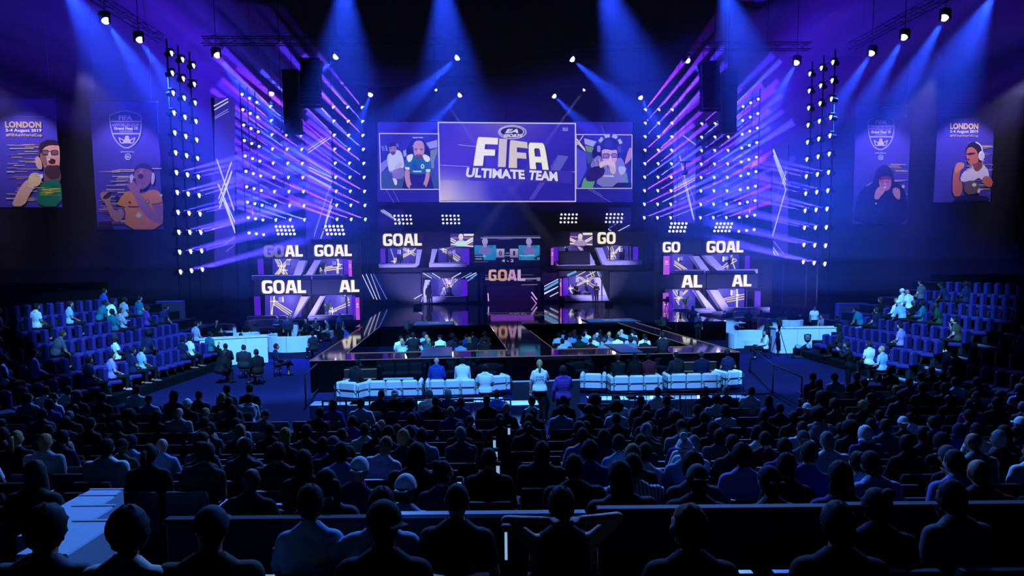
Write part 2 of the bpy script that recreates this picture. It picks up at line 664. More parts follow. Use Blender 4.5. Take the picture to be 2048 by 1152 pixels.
# blue floor screens at the lip of the main deck
for i, (x0, y0, x1, y1) in enumerate(((828, 643, 908, 653), (1168, 632, 1275, 652))):
    a_, b_ = loc2(x0, (y0 + y1) / 2), loc2(x1, (y0 + y1) / 2)
    t = thing('floor_screen', ('blue lit floor screen at the stage lip behind the left pit', 'blue lit floor screen at the stage lip behind the right pit')[i], 'screen', S0, YAW)
    w = b_[0] - a_[0]
    b = MB(); b.span((a_[0], -24.9, ZS), (b_[0], -22.3, ZS + .05)); b.build('frame', M['black'], t)
    b = MB()
    q = random.Random(5 + i)
    for k in range(26):
        for j in range(8):
            br = .5 + .5 * q.random()
            if abs(k - 13) < 5 and 2 < j < 6:
                c = (120 * br, 130 * br, 190 * br)
            else:
                c = (30 * br, 90 * br, 190 * br)
            b.add([(a_[0] + .05 + (w - .1) * (k + u) / 26, -24.85 + 2.5 * (j + v) / 8, ZS + .055) for u, v in ((0, 0), (1, 0), (1, 1), (0, 1))], [(0, 1, 2, 3)], 0, False, srgb(*c))
    b.build('picture', M['screen'], t)


# ------------------------------------------------------------------ lamps
def aim_m(d):
    return Vector(d).to_track_quat('Z', 'Y').to_matrix().to_4x4()


_lamp_me = {}


def lamp_mesh(kind):
    if kind not in _lamp_me:
        h, l, y = MB(), MB(), MB()
        s = {'beam': 1.0, 'wash': 1.35, 'pin': .78}[kind]
        h.lathe([(.10 * s, -.34 * s), (.15 * s, -.28 * s), (.16 * s, -.02 * s), (.185 * s, 0), (.185 * s, .05 * s)], 12)
        l.lathe([(.165 * s, .02 * s), (.162 * s, .08 * s), (.135 * s, .16 * s), (.09 * s, .21 * s), (.03 * s, .235 * s)], 14)
        y.box((0, 0, .26 * s), (.34 * s, .22 * s, .12 * s), bev=.03)
        for sx in (-1, 1):
            y.box((sx * .21 * s, 0, .06 * s), (.04 * s, .12 * s, .46 * s), bev=.01)
        _lamp_me[kind] = (h.mesh('head', M['black']), l.mesh('lens', M['lens'] if kind == 'wash' else M['lens_small']), y.mesh('yoke', M['black']))
    return _lamp_me[kind]


def moving_head(kind, p, d, label, group, hang=0):
    h, l, y = lamp_mesh(kind)
    t = thing('moving_head_lamp', label, 'stage light', p, 0, group)
    a = put('yoke', y, t)
    a = put('head', h, t)
    a.rotation_euler = Vector(d).to_track_quat('Z', 'Y').to_euler()
    put('lens', l, a)
    if hang:
        b = MB(); b.tube([(0, 0, .3), (0, 0, hang)], .022, 6)
        b.build('hanging_clamp', M['black'], t)
    return t


ORD = ['first', 'second', 'third', 'fourth', 'fifth', 'sixth', 'seventh', 'eighth', 'ninth', 'tenth', 'eleventh', 'twelfth', 'thirteenth', 'fourteenth', 'fifteenth', 'sixteenth', 'seventeenth', 'eighteenth', 'nineteenth', 'twentieth']


def nth(i):
    if i < 20:
        return ORD[i]
    return {2: 'twenty-', 3: 'thirty-', 4: 'forty-'}[(i + 1) // 10] + ORD[i % 10] if (i + 1) % 10 else {3: 'thirtieth', 4: 'fortieth', 5: 'fiftieth'}[(i + 1) // 10]


HUES = [(.11, .025, 1), (.04, .025, 1), (.05, .06, 1), (.17, .02, 1), (.07, .025, 1)]
BEAM_W = 270000.0
GRIDS = [  # side, name, corner pixels tl tr bl br, rows, depths, kind, direction
    (-1, 'far left', (343, 107), (387, 132), (361, 544), (404.5, 539), 12, (45, 46.4, 47.8), 'beam', 'A'),
    (-1, 'left inward-facing', (484, 188.5), (513.5, 204.5), (501, 527.5), (530, 528), 12, (58, 59.4, 60.8), 'pin', 'B'),
    (-1, 'left middle', (542, 213.5), (601, 215), (552.8, 440), (610, 439.7), 9, (62.3, 62.4, 62.5), 'beam', 'C'),
    (-1, 'left inner', (667.5, 215), (725, 215.5), (675, 438.8), (731.5, 439), 9, (62.7, 62.8, 62.9), 'beam', 'D'),
    (1, 'right inner', (1290.4, 220), (1343.8, 220.2), (1287.8, 435.7), (1340.4, 435.7), 9, (65.6, 65.7, 65.8), 'beam', 'D'),
    (1, 'right middle', (1403.5, 221.5), (1457.3, 221), (1400, 435.7), (1451.6, 435.4), 9, (66.2, 66.3, 66.4), 'beam', 'C'),
    (1, 'right inward-facing', (1486.4, 212.8), (1516.6, 198), (1476, 518), (1506.7, 517), 12, (65.5, 64.1, 62.7), 'pin', 'B'),
    (1, 'far right', (1620, 148), (1666, 125), (1607, 524), (1650, 528), 12, (52.2, 50.6, 49), 'beam', 'A')]
hue = random.Random(3)
beam_haze = hm.copy()
beam_haze.name = 'beam_haze'
beam_haze.node_tree.nodes['Volume Scatter'].inputs['Density'].default_value = .06  # denser haze added in cones along the beams so that they show
for sg, nm, tl, tr, bl, br, nr, Ys, kind, g in GRIDS:
    shafts = MB()
    rack = thing('lamp_rack', 'black pipe rack carrying the %s block of small lamps' % nm, 'lighting rack', (0, 0, 0))
    pts = []
    for r in range(nr):
        row = []
        for c in range(3):
            f, u = r / (nr - 1), c / 2
            x = (tl[0] * (1 - u) + tr[0] * u) * (1 - f) + (bl[0] * (1 - u) + br[0] * u) * f
            y = (tl[1] * (1 - u) + tr[1] * u) * (1 - f) + (bl[1] * (1 - u) + br[1] * u) * f
            row.append(at(x, y, Ys[c]))
        pts.append(row)
    back = Vector((sg * .22, .05, 0)) if g in 'AB' else Vector((0, .16, 0))
    for c in range(3):
        x_ = sum(pts[r][c].x for r in range(nr)) / nr
        y_ = pts[0][c].y
        b = MB(); b.tube([(x_ + back.x, y_ + back.y, 0), (x_ + back.x, y_ + back.y, pts[0][c].z + .9)], .05, 6)
        b.build('upright', M['black'], rack)
    for r in range(nr):
        b = MB(); b.tube([pts[r][0] + back + Vector((0, 0, .24)), pts[r][2] + back + Vector((0, 0, .24))], .03, 6)
        b.build('crossbar', M['black'], rack)
    for r in range(nr):
        for c in range(3):
            if (nm == 'right middle' and r == 0 and c == 0) or (g == 'B' and r == 11 and c != (0 if sg < 0 else 2)) or (g == 'B' and r == 10 and c == (2 if sg < 0 else 0)):
                continue
            p, f = pts[r][c], r / (nr - 1)
            if g == 'A':
                d = Vector((-sg * .95, .10, .22 + .05 * hue.random()))
            elif g == 'B':
                d = Vector((sg * .2, -.9, .25))
            else:
                d = Vector((sg * (.74 + .1 * f), -.40 + .05 * hue.random(), (.92 if g == 'D' else .72) - (.60 if g == 'D' else .42) * f))
            d.normalize()
            cn = ('left', 'middle', 'right')[c] + ' column'
            moving_head(kind, p - d * .08, d, 'small white beam lamp, %s row from the top, %s of the %s block' % (ORD[r], cn, nm), 'beam lamps of the %s block' % nm)
            if g == 'B' and c == 1 and r in (2, 5, 8):
                d2 = Vector((sg * .45, -.2, .87)).normalized()
                lamp('SPOT', 'added_haze_fill', p + d2 * .3, p + d2 * 5, 64000, (.055, .010, 1), .1, 68, 1.0)  # added wide fill for the violet haze, not a lamp of the block
            if g != 'B' and (g != 'A' or r > 5):
                k = {'A': .5, 'C': .7, 'D': 1.0}[g] * (.6 + .8 * hue.random())
                an = 5.0 + 2.0 * hue.random()
                lamp('SPOT', 'beam_light', p + d * .21, p + d * 6, BEAM_W * k, HUES[hue.randrange(5)] if g != 'A' else HUES[1], .04, an, .35)
                L = (4.2 + 2.6 * hue.random()) if g != 'A' else 7.5
                r1 = L * math.tan(R(an / 2)) * 1.04
                shafts.tube([p + d * .22, p + d * L], [.05, r1], 10)
    if shafts.v:
        tag(shafts.build('haze_shafts', beam_haze), 'hazy violet light shafts fanning out from the %s lamps' % nm, 'light shafts', None, 'stuff')

# blue spot beams on the trusses above the audience and the stage
WASH_W = 80000.0
BIG = [(211, 41, 42, 'outermost of the two on the left side truss', .55, -.15), (279, 79, 46, 'further of the two on the left side truss', .55, -.15),
       (434, 110, 50, 'at the left end of the front truss', .62, -.2), (672, 113, 52, 'second from left on the front truss', -.75, -.2),
       (915, 115, 53, 'third from left on the front truss', -.85, -.2), (1144, 118, 54, 'third from right on the front truss', .85, -.2),
       (1375, 121, 56, 'second from right on the front truss', .85, -.2), (1593, 125, 54, 'at the right end of the front truss', -.5, -.2),
       (1743, 106, 50, 'furthest of the three on the right side truss', -.55, -.15), (1808, 74, 46, 'middle of the three on the right side truss', -.5, -.15),
       (1889, 35, 42, 'nearest of the three on the right side truss', -.5, -.15), (543, 187, 61, 'at the left end of the rear truss', .03, -.3),
       (741, 189, 62, 'second from left on the rear truss', -.25, -.3), (920, 190, 64, 'third from left on the rear truss', -.75, -.3),
       (1108, 192, 65, 'third from right on the rear truss', .75, -.3), (1281, 195, 65, 'second from right on the rear truss', .4, -.3),
       (1464, 195, 66, 'at the right end of the rear truss', .12, -.3),
       (118, -45, 38, 'near lamp above the left banners', .5, -.1), (690, -75, 38, 'near lamp above the left speaker array', -.02, -.05), (880, -85, 38, 'near lamp above the left of the main screen', .05, .1),
       (1190, -85, 38, 'near lamp above the right of the main screen', .3, .1), (1435, -65, 38, 'near lamp above the right speaker array', .25, .0), (1992, -20, 39, 'near lamp above the right banners', -.45, -.1)]
bigp = []
for i, (x, y, Y, where, dx, dy) in enumerate(BIG):
    p = at(x, y, Y)
    d = Vector((dx, dy, -.8)).normalized()
    bigp.append(p)
    moving_head('wash', p - d * .1, d, 'bright white spotlight ' + where, 'spotlights on the overhead trusses', 27.05 - (p - d * .1).z)
    k = (1.5 if Y > 57 else 2.2) if i < 17 else 1.4
    lamp('SPOT', 'spot_light', p + d * .32, p + d * 6, WASH_W * k, (.016, .062, 1), .12, 24 if i < 17 else 42, 1.0)


def truss(p, q, label):
    p, q = Vector(p), Vector(q)
    L = (q - p).length
    n = max(2, int(L / .9))
    d = (q - p) / L
    s = d.cross(Vector((0, 0, 1))) * .24
    u = Vector((0, 0, .24))
    t = thing('lighting_truss', label, 'truss', p)
    b = MB()
    cs = [s + u, s - u, -s - u, -s + u]
    for c in cs:
        b.tube([c, q - p + c], .03, 5)
    b.build('chords', M['steel'], t)
    b = MB()
    for i in range(n):
        a_, b_ = d * (L * i / n), d * (L * (i + 1) / n)
        for k in range(4):
            c0, c1 = cs[k], cs[(k + 1) % 4]
            b.tube([a_ + (c0 if i % 2 else c1), b_ + (c1 if i % 2 else c0)], .016, 4)
    b.build('lattice', M['steel'], t)
    for k in (0.15, .85):
        b = MB(); b.tube([d * L * k + u, d * L * k + Vector((0, 0, 27 - p.z))], .015, 4)
        b.build('hanging_cable', M['black'], t)
    return t


up = Vector((0, 0, .95))
truss(bigp[0] + up + Vector((0, -8, 0)), bigp[1] + up + Vector((0, 3, 0)), 'silver lattice truss running back along the left side')
truss(bigp[10] + up + Vector((.4, -8, 0)), bigp[8] + up + Vector((0, 3, .4)), 'silver lattice truss running back along the right side')
truss(bigp[2] + up + Vector((-1, 0, 0)), bigp[4] + up + Vector((3.5, .15, .2)), 'front silver lattice truss, left half with three spotlights')
truss(bigp[5] + up + Vector((-3.5, 0, 0)), bigp[7] + up + Vector((1, 0, .2)), 'front silver lattice truss, right half with three spotlights')
truss(bigp[11] + up + Vector((-1, 0, 0)), bigp[16] + up + Vector((1, 0, .2)), 'rear silver lattice truss above the main screen')
truss(Vector((-32, 38, bigp[17].z + .9)), Vector((32, 39, bigp[17].z + 1.1)), 'near lattice truss across the hall above the picture')
truss(at(880, 160, 58), at(1150, 163, 59), 'short dark truss hung above the middle of the main screen')
# two thin bright profile beams crossing in front of the main screen's top corners
for i, (x, y, dx) in enumerate(((872, 180, .55), (1168, 180, -.55))):
    p = at(x, y, 60)
    d = Vector((dx, -.1, -.75)).normalized()
    moving_head('pin', p - d * .08, d, ('small profile lamp above the top left corner of the centre screen', 'small profile lamp above the top right corner of the centre screen')[i], 'profile lamps over the centre screen', 27.05 - p.z)
    lamp('SPOT', 'profile_light', p + d * .2, p + d * 5, 60000, (.9, .8, 1), .04, 4, .5)


# hung loudspeaker columns
def line_array(px, py0, py1, Y, label, sg):
    a_, b_ = at(px, py0, Y), at(px, py1, Y)
    t = thing('speaker_array', label, 'loudspeaker', a_)
    h = (a_.z - b_.z) / 12
    y, z, ang = 0, 0, 0
    for k in range(12):
        ang = .02 * k
        bx = MB(); bx.box((0, 0, 0), (1.35, .8, h * .93), bev=.04)
        o = bx.build('speaker_box', M['black'], t, (sg * .02 * k, y, z - h / 2))
        o.rotation_euler = (ang, 0, 0)
        bx = MB(); bx.box((0, -.41, 0), (1.25, .03, h * .8))
        bx.build('grille', M['matte'], o)
        for s in (-1, 1):
            bx = MB(); bx.box((s * .69, -.1, 0), (.03, .12, h * .95)); bx.build('rigging_bar', M['steel'], o)
        y += math.sin(ang) * h
        z -= h
    bx = MB(); bx.span((-.7, -.5, .0), (.7, .5, .18)); bx.build('bumper_frame', M['steel'], t)
    for s in (-.4, .4):
        bx = MB(); bx.tube([(s, 0, .1), (s, 0, 27 - a_.z)], .02, 5); bx.build('hanging_cable', M['black'], t)
    # flat side hang beside it
    for k in range(4):
        bx = MB(); bx.box((-sg * 1.6 * -1, .6, -.9 - k * 1.1), (1.1, .9, 1.05), bev=.04); bx.build('subwoofer_box', M['black'], t)
    bx = MB(); bx.tube([(sg * 1.6, .6, -.4), (sg * 1.6, .6, 27 - a_.z)], .02, 5); bx.build('hanging_cable', M['black'], t)


line_array(623, 125, 215, 50, 'black curved loudspeaker array hanging left of the main screen', -1)
line_array(1418, 130, 222, 52, 'black curved loudspeaker array hanging right of the main screen', 1)

# ------------------------------------------------------------------ screens and pictures
class Pic:
    """flat picture on an upright plane of the set; points come in as photo pixels (or crop pixels)"""

    def __init__(s, sy, ox=0, oy=0, k=1.0):
        s.sy, s.ox, s.oy, s.k, s.mb, s.n = sy, ox, oy, k, MB(), 0

    def crop(s, ox, oy, k):
        s.ox, s.oy, s.k = ox, oy, k
        return s

    def P(s, p):
        return sl(s.ox + p[0] / s.k, s.oy + p[1] / s.k, s.sy)

    def poly(s, pts, col, sm=0):
        if sm:
            pts = smooth2(pts, sm)
        s.n += 1
        q = [s.P(p) for p in pts]
        # keep every patch facing the hall
        ar = sum(q[i][0] * q[(i + 1) % len(q)][1] - q[(i + 1) % len(q)][0] * q[i][1] for i in range(len(q)))
        s.mb.poly(q if ar > 0 else q[::-1], s.sy - .004 * s.n ** .8, col)
        return s

    def line(s, p, q, w, col):
        a, b = s.P(p), s.P(q)
        s.n += .2
        s.mb.poly(stroke(a, b, w)[::-1] if False else stroke(a, b, w), s.sy - .004 * s.n ** .8, col)
        return s

    def text(s, body, x0, y0, x1, y1, col, bold=.03, shear=0, x0b=None, slope=0):
        a, b = s.P((x0, y1)), s.P((x1, y0))
        s.n += 1
        text(s.mb, body, a[0], b[0], a[1], b[1], s.sy - .004 * s.n ** .8, col, 0, bold, shear)
        return s

    def quadtext(s, vs_fs, box, quad, col):
        """place a glyph (own box w,h) into a 4-corner patch bl br tl tr"""
        w, h = box
        s.n += 1
        out = []
        for v in vs_fs[0]:
            u, t = v[0] / w, v[1] / h
            x = (quad[0][0] * (1 - u) + quad[1][0] * u) * (1 - t) + (quad[2][0] * (1 - u) + quad[3][0] * u) * t
            y = (quad[0][1] * (1 - u) + quad[1][1] * u) * (1 - t) + (quad[2][1] * (1 - u) + quad[3][1] * u) * t
            q = s.P((x, y))
            out.append((q[0], s.sy - .004 * s.n ** .8 - v[2], q[1]))
        s.mb.add(out, vs_fs[1], 0, False, srgb(*col))
        return s

    def field(s, x0, y0, x1, y1, nx, ny, fn):
        for i in range(nx):
            for j in range(ny):
                u, v = (i + .5) / nx, (j + .5) / ny
                c = fn(u, v)
                pts = [(x0 + (x1 - x0) * (i + a) / nx, y0 + (y1 - y0) * (j + b) / ny) for a, b in ((0, 1), (1, 1), (1, 0), (0, 0))]
                s.mb.poly([s.P(p) for p in pts], s.sy - .004 * s.n ** .8, c)
        s.n += 1
        return s

    def build(s, name, parent, m='screen'):
        if m == 'print':                 # pigments: brighter and warmer than they look under violet light
            s.mb.c = [(min(.9, c[0] / .55), min(.9, c[1] / .5), c[2], 1) for c in s.mb.c]
        return s.mb.build(name, M[m], parent)


def mixc(a, b, t):
    t = max(0, min(1, t))
    return tuple(x * (1 - t) + y * t for x, y in zip(a, b))


def rect_frame(mb, sy, x0, y0, x1, y1, w, d=.03):
    """thin border bars round a pixel rectangle"""
    (a, z1), (b, z1b), (c, z0), (e, z0b) = sl(x0, y0, sy), sl(x1, y0, sy), sl(x0, y1, sy), sl(x1, y1, sy)
    l, r_, t, bt = (a + c) / 2, (b + e) / 2, (z1 + z1b) / 2, (z0 + z0b) / 2
    for lo, hi in (((l - w, t), (r_ + w, t + w)), ((l - w, bt - w), (r_ + w, bt)), ((l - w, bt), (l, t)), ((r_, bt), (r_ + w, t))):
        mb.span((lo[0], sy - d, lo[1]), (hi[0], sy + d, hi[1]))
    return l, r_, bt, t


def prect(x0, y0, x1, y1, sy):
    xm, ym = (x0 + x1) / 2, (y0 + y1) / 2
    return sl(x0, ym, sy)[0], sl(x1, ym, sy)[0], sl(xm, y1, sy)[1], sl(xm, y0, sy)[1]


# main video wall
SYW = 0.0
vw = thing('video_wall', 'large violet video wall showing a gold title between two player pictures', 'screen', S0, YAW)
x0, x1, z0, z1 = prect(755, 244, 1265, 404, SYW)
b = MB(); b.span((x0 - .1, .02, z0 - .1), (x1 + .1, .5, z1 + .1), bev=.02); b.build('cabinet', M['black'], vw)
p = Pic(-.0)
p.field(755, 244, 1265, 404, 34, 10, lambda u, v: mixc((44, 34, 168), (34, 30, 140), v))
for a, b_ in (((1202, 250), (1209, 268)), ((1176, 378), (1222, 405)), ((1183, 378), (1205, 392)), ((772, 379), (788, 405)), ((786, 380), (798, 404))):
    p.line(a, b_, .035, (120, 115, 220))
p.build('background_picture', vw)


def centre(u, v):
    base = mixc((40, 34, 160), (62, 48, 190), math.sin(3 * u + 2 * v) * .5 + .4)
    d = math.hypot((u + .02) * 1.0, (1.02 - v) * .8)
    c = mixc((225, 218, 205), base, d / .42)
    if v > .72:
        k = .5 + .5 * math.sin(u * 26) * math.exp(-u * 3.5)
        c = mixc(c, (205, 180, 200), (1 - v) * 0 + max(0, .6 - u * 1.25) * k)
    c = mixc(c, (110, 40, 150), max(0, .45 - math.hypot(u - .12, (v - .35))) * .9)
    c = mixc(c, (180, 150, 200), max(0, .4 - abs(u - .45)) * max(0, .35 - v) * 3.2)
    return c


p = Pic(-.06)
p.field(880, 248, 1149, 401, 54, 30, centre)
p.crop(740, 220, 3.716)
p.line((525, 410), (1522, 460), .05, (170, 150, 210))
p.line((655, 258), (790, 272), .03, (210, 200, 230))
p.poly([(1180, 665), (1215, 665), (1440, 335), (1395, 335)], (78, 66, 190))
p.poly([(1345, 450), (1400, 470), (1475, 345), (1400, 335)], (92, 96, 190))
p.poly([(740, 525), (1500, 545), (1500, 455), (740, 415)], (58, 46, 172))
QF = [('F', [(768, 415), (838, 415), (800, 200), (952, 208)], (246, 242, 226)), ('I', [(948, 423), (1012, 424), (958, 213), (1024, 216)], (212, 196, 200)),
      ('F', [(1030, 430), (1092, 434), (1040, 222), (1168, 240)], (220, 205, 196)), ('a', [(1188, 438), (1328, 446), (1174, 242), (1296, 246)], (248, 244, 226))]
for ch, q, c in QF:
    w, pl = GLY[ch]
    g = curve_mesh(pl, .0)
    if ch == 'F':
        bl, br, tl, tr = q
        q = [bl, (bl[0] + (br[0] - bl[0]) / .40, br[1]), tl, tr]
        if q[1][0] > tr[0] + 40:
            q[1] = (tr[0] - (tl[0] - bl[0]), br[1])
    sh = [(x + 16, y + 6) for x, y in q]
    p.quadtext(g, (w, 1), sh, (46, 38, 120))
    p.quadtext(g, (w, 1), q, c)
for (w, x0_, x1_, ya, yb) in (('ULTIMATE', 708, 1160, 428, 446), ('TEAM', 1172, 1404, 447, 460)):
    vs, fs, a_, b_, c_, d_ = text_mesh(w, .045, 0, 1.02)
    g = ([(v[0] - a_, v[1] - c_, 0) for v in vs], fs)
    for off, c in ((7, (44, 36, 120)), (0, (232, 228, 238))):
        p.quadtext(g, (b_ - a_, d_ - c_), [(x0_ + off, ya + 72 + off), (x1_ - 8 + off, yb + 70 + off), (x0_ + 14 + off, ya + off), (x1_ - 14 + off, yb + off)], c)
p.poly(arc(1057, 165, 106, 52), (196, 190, 222)).poly(arc(1057, 165, 98, 45), (70, 60, 150)).poly(arc(1054, 162, 92, 40), (205, 198, 226)).poly(arc(1054, 162, 84, 35), (42, 36, 110))
p.text('EA', 1003, 142, 1102, 172, (225, 222, 236), .05, .25).text('SPORTS', 990, 180, 1128, 203, (225, 222, 236), .045, .1)
p.text('FUT 19', 1432, 133, 1470, 143, (200, 200, 230)).text('RUNDE', 1432, 146, 1470, 155, (200, 200, 230))
p.build('title_picture', vw)
b = MB(); rect_frame(b, -.07, 879, 247, 1150, 402, .09); b.build('picture_border', glow('border', (225, 215, 235), .9), vw)

p = Pic(-.05).crop(750, 240, 6.776)
p.poly([(60, 190), (860, 190), (875, 935), (85, 935)], (46, 40, 158))
p.poly([(75, 590), (165, 525), (175, 620), (80, 720)], (120, 122, 222)).poly([(80, 725), (250, 610), (870, 640), (872, 932), (86, 932)], (52, 78, 122))
for x in (90, 110, 140, 150, 280, 300):
    p.line((x, 350 if x < 200 else 320), (x + 18, 420 if x < 200 else 365), .05, (130, 150, 230))
p.poly([(690, 312), (840, 270), (846, 370), (745, 392)], (152, 150, 226)).poly([(745, 420), (846, 376), (846, 560), (800, 660), (745, 650)], (112, 134, 150)).poly([(800, 560), (860, 400), (862, 750), (800, 745)], (66, 60, 190))
p.poly([(405, 440), (500, 265), (650, 258), (752, 440), (740, 700), (800, 932), (366, 932), (420, 700)], (26, 22, 84)).poly([(508, 232), (655, 234), (645, 246), (515, 246)], (190, 188, 240))
p.poly([(380, 420), (420, 400), (430, 490), (390, 500)], (150, 150, 225))
p.poly([(160, 480), (230, 432), (300, 400), (360, 432), (392, 560), (398, 645), (330, 672), (260, 690), (190, 705), (176, 620)], (196, 196, 226), 1)
p.poly([(225, 690), (330, 640), (400, 660), (392, 790), (300, 806), (240, 780)], (122, 112, 184), 1).poly([(190, 690), (300, 690), (330, 700), (210, 722)], (160, 120, 165), 1)
p.poly([(232, 780), (300, 806), (298, 880), (270, 886), (255, 840)], (214, 214, 236), 1).poly([(330, 560), (260, 660), (300, 672), (390, 600)], (176, 176, 214), 1)
p.poly([(190, 345), (290, 338), (292, 430), (262, 478), (228, 478), (196, 430)], (156, 120, 162), 1).poly([(186, 345), (205, 312), (262, 300), (288, 330), (290, 372), (262, 352), (196, 372)], (40, 32, 92), 1)
p.poly([(205, 430), (285, 425), (262, 478), (230, 478)], (92, 66, 120), 1).line((200, 388), (235, 386), .06, (70, 50, 100)).line((250, 384), (285, 382), .06, (70, 50, 100))
p.poly([(400, 560), (440, 482), (520, 450), (662, 456), (742, 500), (768, 620), (752, 690), (690, 682), (690, 735), (470, 735), (470, 672), (408, 662)], (26, 98, 150), 1)
p.poly([(418, 486), (522, 452), (505, 545), (452, 584)], (226, 226, 242), 1).poly([(640, 470), (700, 470), (755, 520), (728, 574), (672, 560)], (226, 226, 242), 1)
p.poly([(406, 636), (470, 644), (468, 676), (410, 668)], (222, 222, 240)).poly([(690, 668), (750, 668), (748, 704), (690, 704)], (222, 222, 240))
p.poly([(520, 560), (560, 620), (600, 690), (560, 700), (500, 640)], (30, 70, 150), 1).poly(arc(645, 630, 24, 32), (210, 225, 235)).poly(arc(645, 630, 12, 18), (30, 120, 130)).line((515, 698), (630, 698), .12, (200, 205, 235))
p.poly([(406, 668), (470, 676), (472, 812), (512, 915), (440, 930), (402, 790)], (188, 138, 162), 1).poly([(690, 704), (746, 704), (736, 800), (690, 930), (628, 922), (682, 800)], (188, 138, 162), 1)
p.poly([(480, 735), (682, 735), (650, 895), (505, 895)], (30, 26, 100)).poly([(480, 880), (680, 880), (690, 932), (470, 932)], (36, 30, 112))
p.poly([(520, 330), (545, 290), (600, 278), (645, 290), (672, 340), (668, 450), (640, 512), (592, 532), (548, 508), (522, 430)], (186, 140, 168), 1)
p.poly([(528, 392), (572, 384), (575, 408), (535, 412)], (108, 74, 124), 1).poly([(610, 386), (655, 392), (650, 414), (612, 408)], (108, 74, 124), 1)
p.poly([(545, 468), (650, 466), (636, 515), (592, 534), (552, 510)], (96, 66, 112), 1).poly([(565, 480), (620, 480), (592, 496)], (170, 110, 140), 1).poly([(582, 400), (606, 400), (612, 446), (578, 448)], (206, 160, 180), 1)
for i in range(12):
    a0, a1 = 180 - 15 * i, 165 - 15 * i
    p.line((590 + 92 * math.cos(R(a0)), 350 - 90 * math.sin(R(a0))), (590 + 92 * math.cos(R(a1)), 350 - 90 * math.sin(R(a1))), .22, (34, 30, 108))
p.poly(arc(500, 372, 18, 44), (40, 34, 120)).poly(arc(684, 378, 16, 40), (44, 38, 130)).line((505, 355), (530, 352), .05, (200, 200, 235))
p.build('player_picture', vw)
b = MB(); rect_frame(b, -.06, 761, 268, 878, 378, .06); b.build('picture_border', bpy.data.materials['border'], vw)

p = Pic(-.05).crop(1140, 240, 6.776)
p.poly([(86, 200), (838, 200), (834, 918), (92, 918)], (42, 36, 152))
p.poly([(190, 246), (360, 292), (312, 364), (200, 326)], (166, 162, 228)).poly([(202, 345), (300, 368), (345, 400), (260, 470), (232, 440)], (104, 146, 112)).poly([(205, 420), (290, 440), (300, 560), (240, 600)], (64, 80, 150))
p.poly([(86, 380), (215, 440), (226, 670), (108, 910), (92, 910)], (78, 74, 218)).line((90, 260), (200, 400), .12, (225, 210, 190)).line((90, 300), (210, 420), .1, (220, 200, 170)).line((90, 340), (180, 210), .08, (200, 190, 220))
p.poly([(185, 800), (240, 760), (335, 830), (310, 916), (150, 916)], (88, 156, 122)).poly([(660, 740), (770, 720), (790, 850), (660, 850)], (84, 140, 130))
p.poly([(300, 420), (400, 270), (660, 260), (700, 440), (640, 600), (330, 560)], (24, 20, 78)).poly([(690, 480), (790, 398), (836, 400), (836, 640), (742, 600)], (32, 26, 104)).poly([(795, 380), (836, 372), (836, 520), (760, 600), (735, 590)], (180, 130, 160), 1)
p.poly([(262, 640), (320, 520), (400, 468), (450, 560), (600, 560), (680, 496), (742, 590), (762, 760), (690, 905), (350, 905), (390, 720)], (122, 118, 192), 1)
for k in range(9):
    p.line((300 + 30 * k, 520 + 14 * (k % 3)), (340 + 30 * k, 600 + 30 * (k % 4)), .1, (150 + 8 * (k % 4), 150, 212) if k % 2 else (92, 88, 168))
p.poly([(640, 620), (770, 640), (740, 720), (680, 760)], (176, 178, 220), 1)
p.poly([(430, 380), (632, 380), (642, 520), (602, 602), (482, 594), (430, 520)], (204, 164, 190), 1)
p.poly([(415, 440), (405, 300), (470, 238), (560, 228), (645, 290), (655, 430), (625, 402), (560, 414), (500, 396), (440, 402)], (34, 28, 104), 1).poly([(450, 300), (520, 260), (580, 290), (560, 380), (480, 380)], (48, 42, 132), 1)
p.poly(rrect(440, 452, 534, 522, 22), (52, 40, 110)).poly(rrect(450, 462, 524, 512, 18), (150, 110, 160)).poly(rrect(560, 450, 634, 514, 20), (52, 40, 110)).poly(rrect(568, 460, 626, 504, 16), (150, 110, 160)).line((534, 475), (560, 472), .06, (52, 40, 110)).poly([(536, 490), (560, 490), (566, 548), (528, 548)], (226, 186, 200), 1)
for i in range(12):
    a0, a1 = 172 - 13.5 * i, 158 - 13.5 * i
    p.line((540 + 150 * math.cos(R(a0)), 345 - 132 * math.sin(R(a0))), (540 + 150 * math.cos(R(a1)), 345 - 132 * math.sin(R(a1))), .3, (176, 174, 232) if i % 3 else (60, 54, 150))
p.poly(rrect(366, 348, 412, 436, 18), (132, 130, 212)).poly(rrect(642, 350, 694, 446, 20), (72, 66, 170))
p.poly([(205, 800), (250, 660), (392, 615), (482, 664), (446, 764), (330, 834), (240, 834)], (36, 28, 102), 1)
p.poly([(384, 600), (430, 555), (560, 544), (612, 580), (620, 700), (600, 732), (570, 734), (538, 690), (556, 640), (520, 608), (450, 622), (416, 662)], (218, 188, 206), 1).line((560, 640), (574, 720), .05, (150, 110, 150)).line((588, 640), (600, 715), .05, (150, 110, 150))
p.text('OVAR', 452, 750, 596, 774, (222, 222, 238), .04)
p.poly([(640, 850), (832, 850), (834, 916), (560, 916)], (26, 22, 80))
p.build('player_picture', vw)
b = MB(); rect_frame(b, -.06, 1153, 270, 1263, 376, .06); b.build('picture_border', bpy.data.materials['border'], vw)
# hanging frame up to the truss
for sx in (x0 + 1.5, x1 - 1.5, (x0 + x1) / 2):
    b = MB(); b.tube([(sx, .3, z1), (sx, .3, 27)], .03, 5); b.build('hanging_cable', M['black'], vw)

# ------------------------------------------------------------------ LED columns with light streaks
GOLD, WHT, CYA = (235, 215, 165), (215, 220, 255), (90, 170, 235)


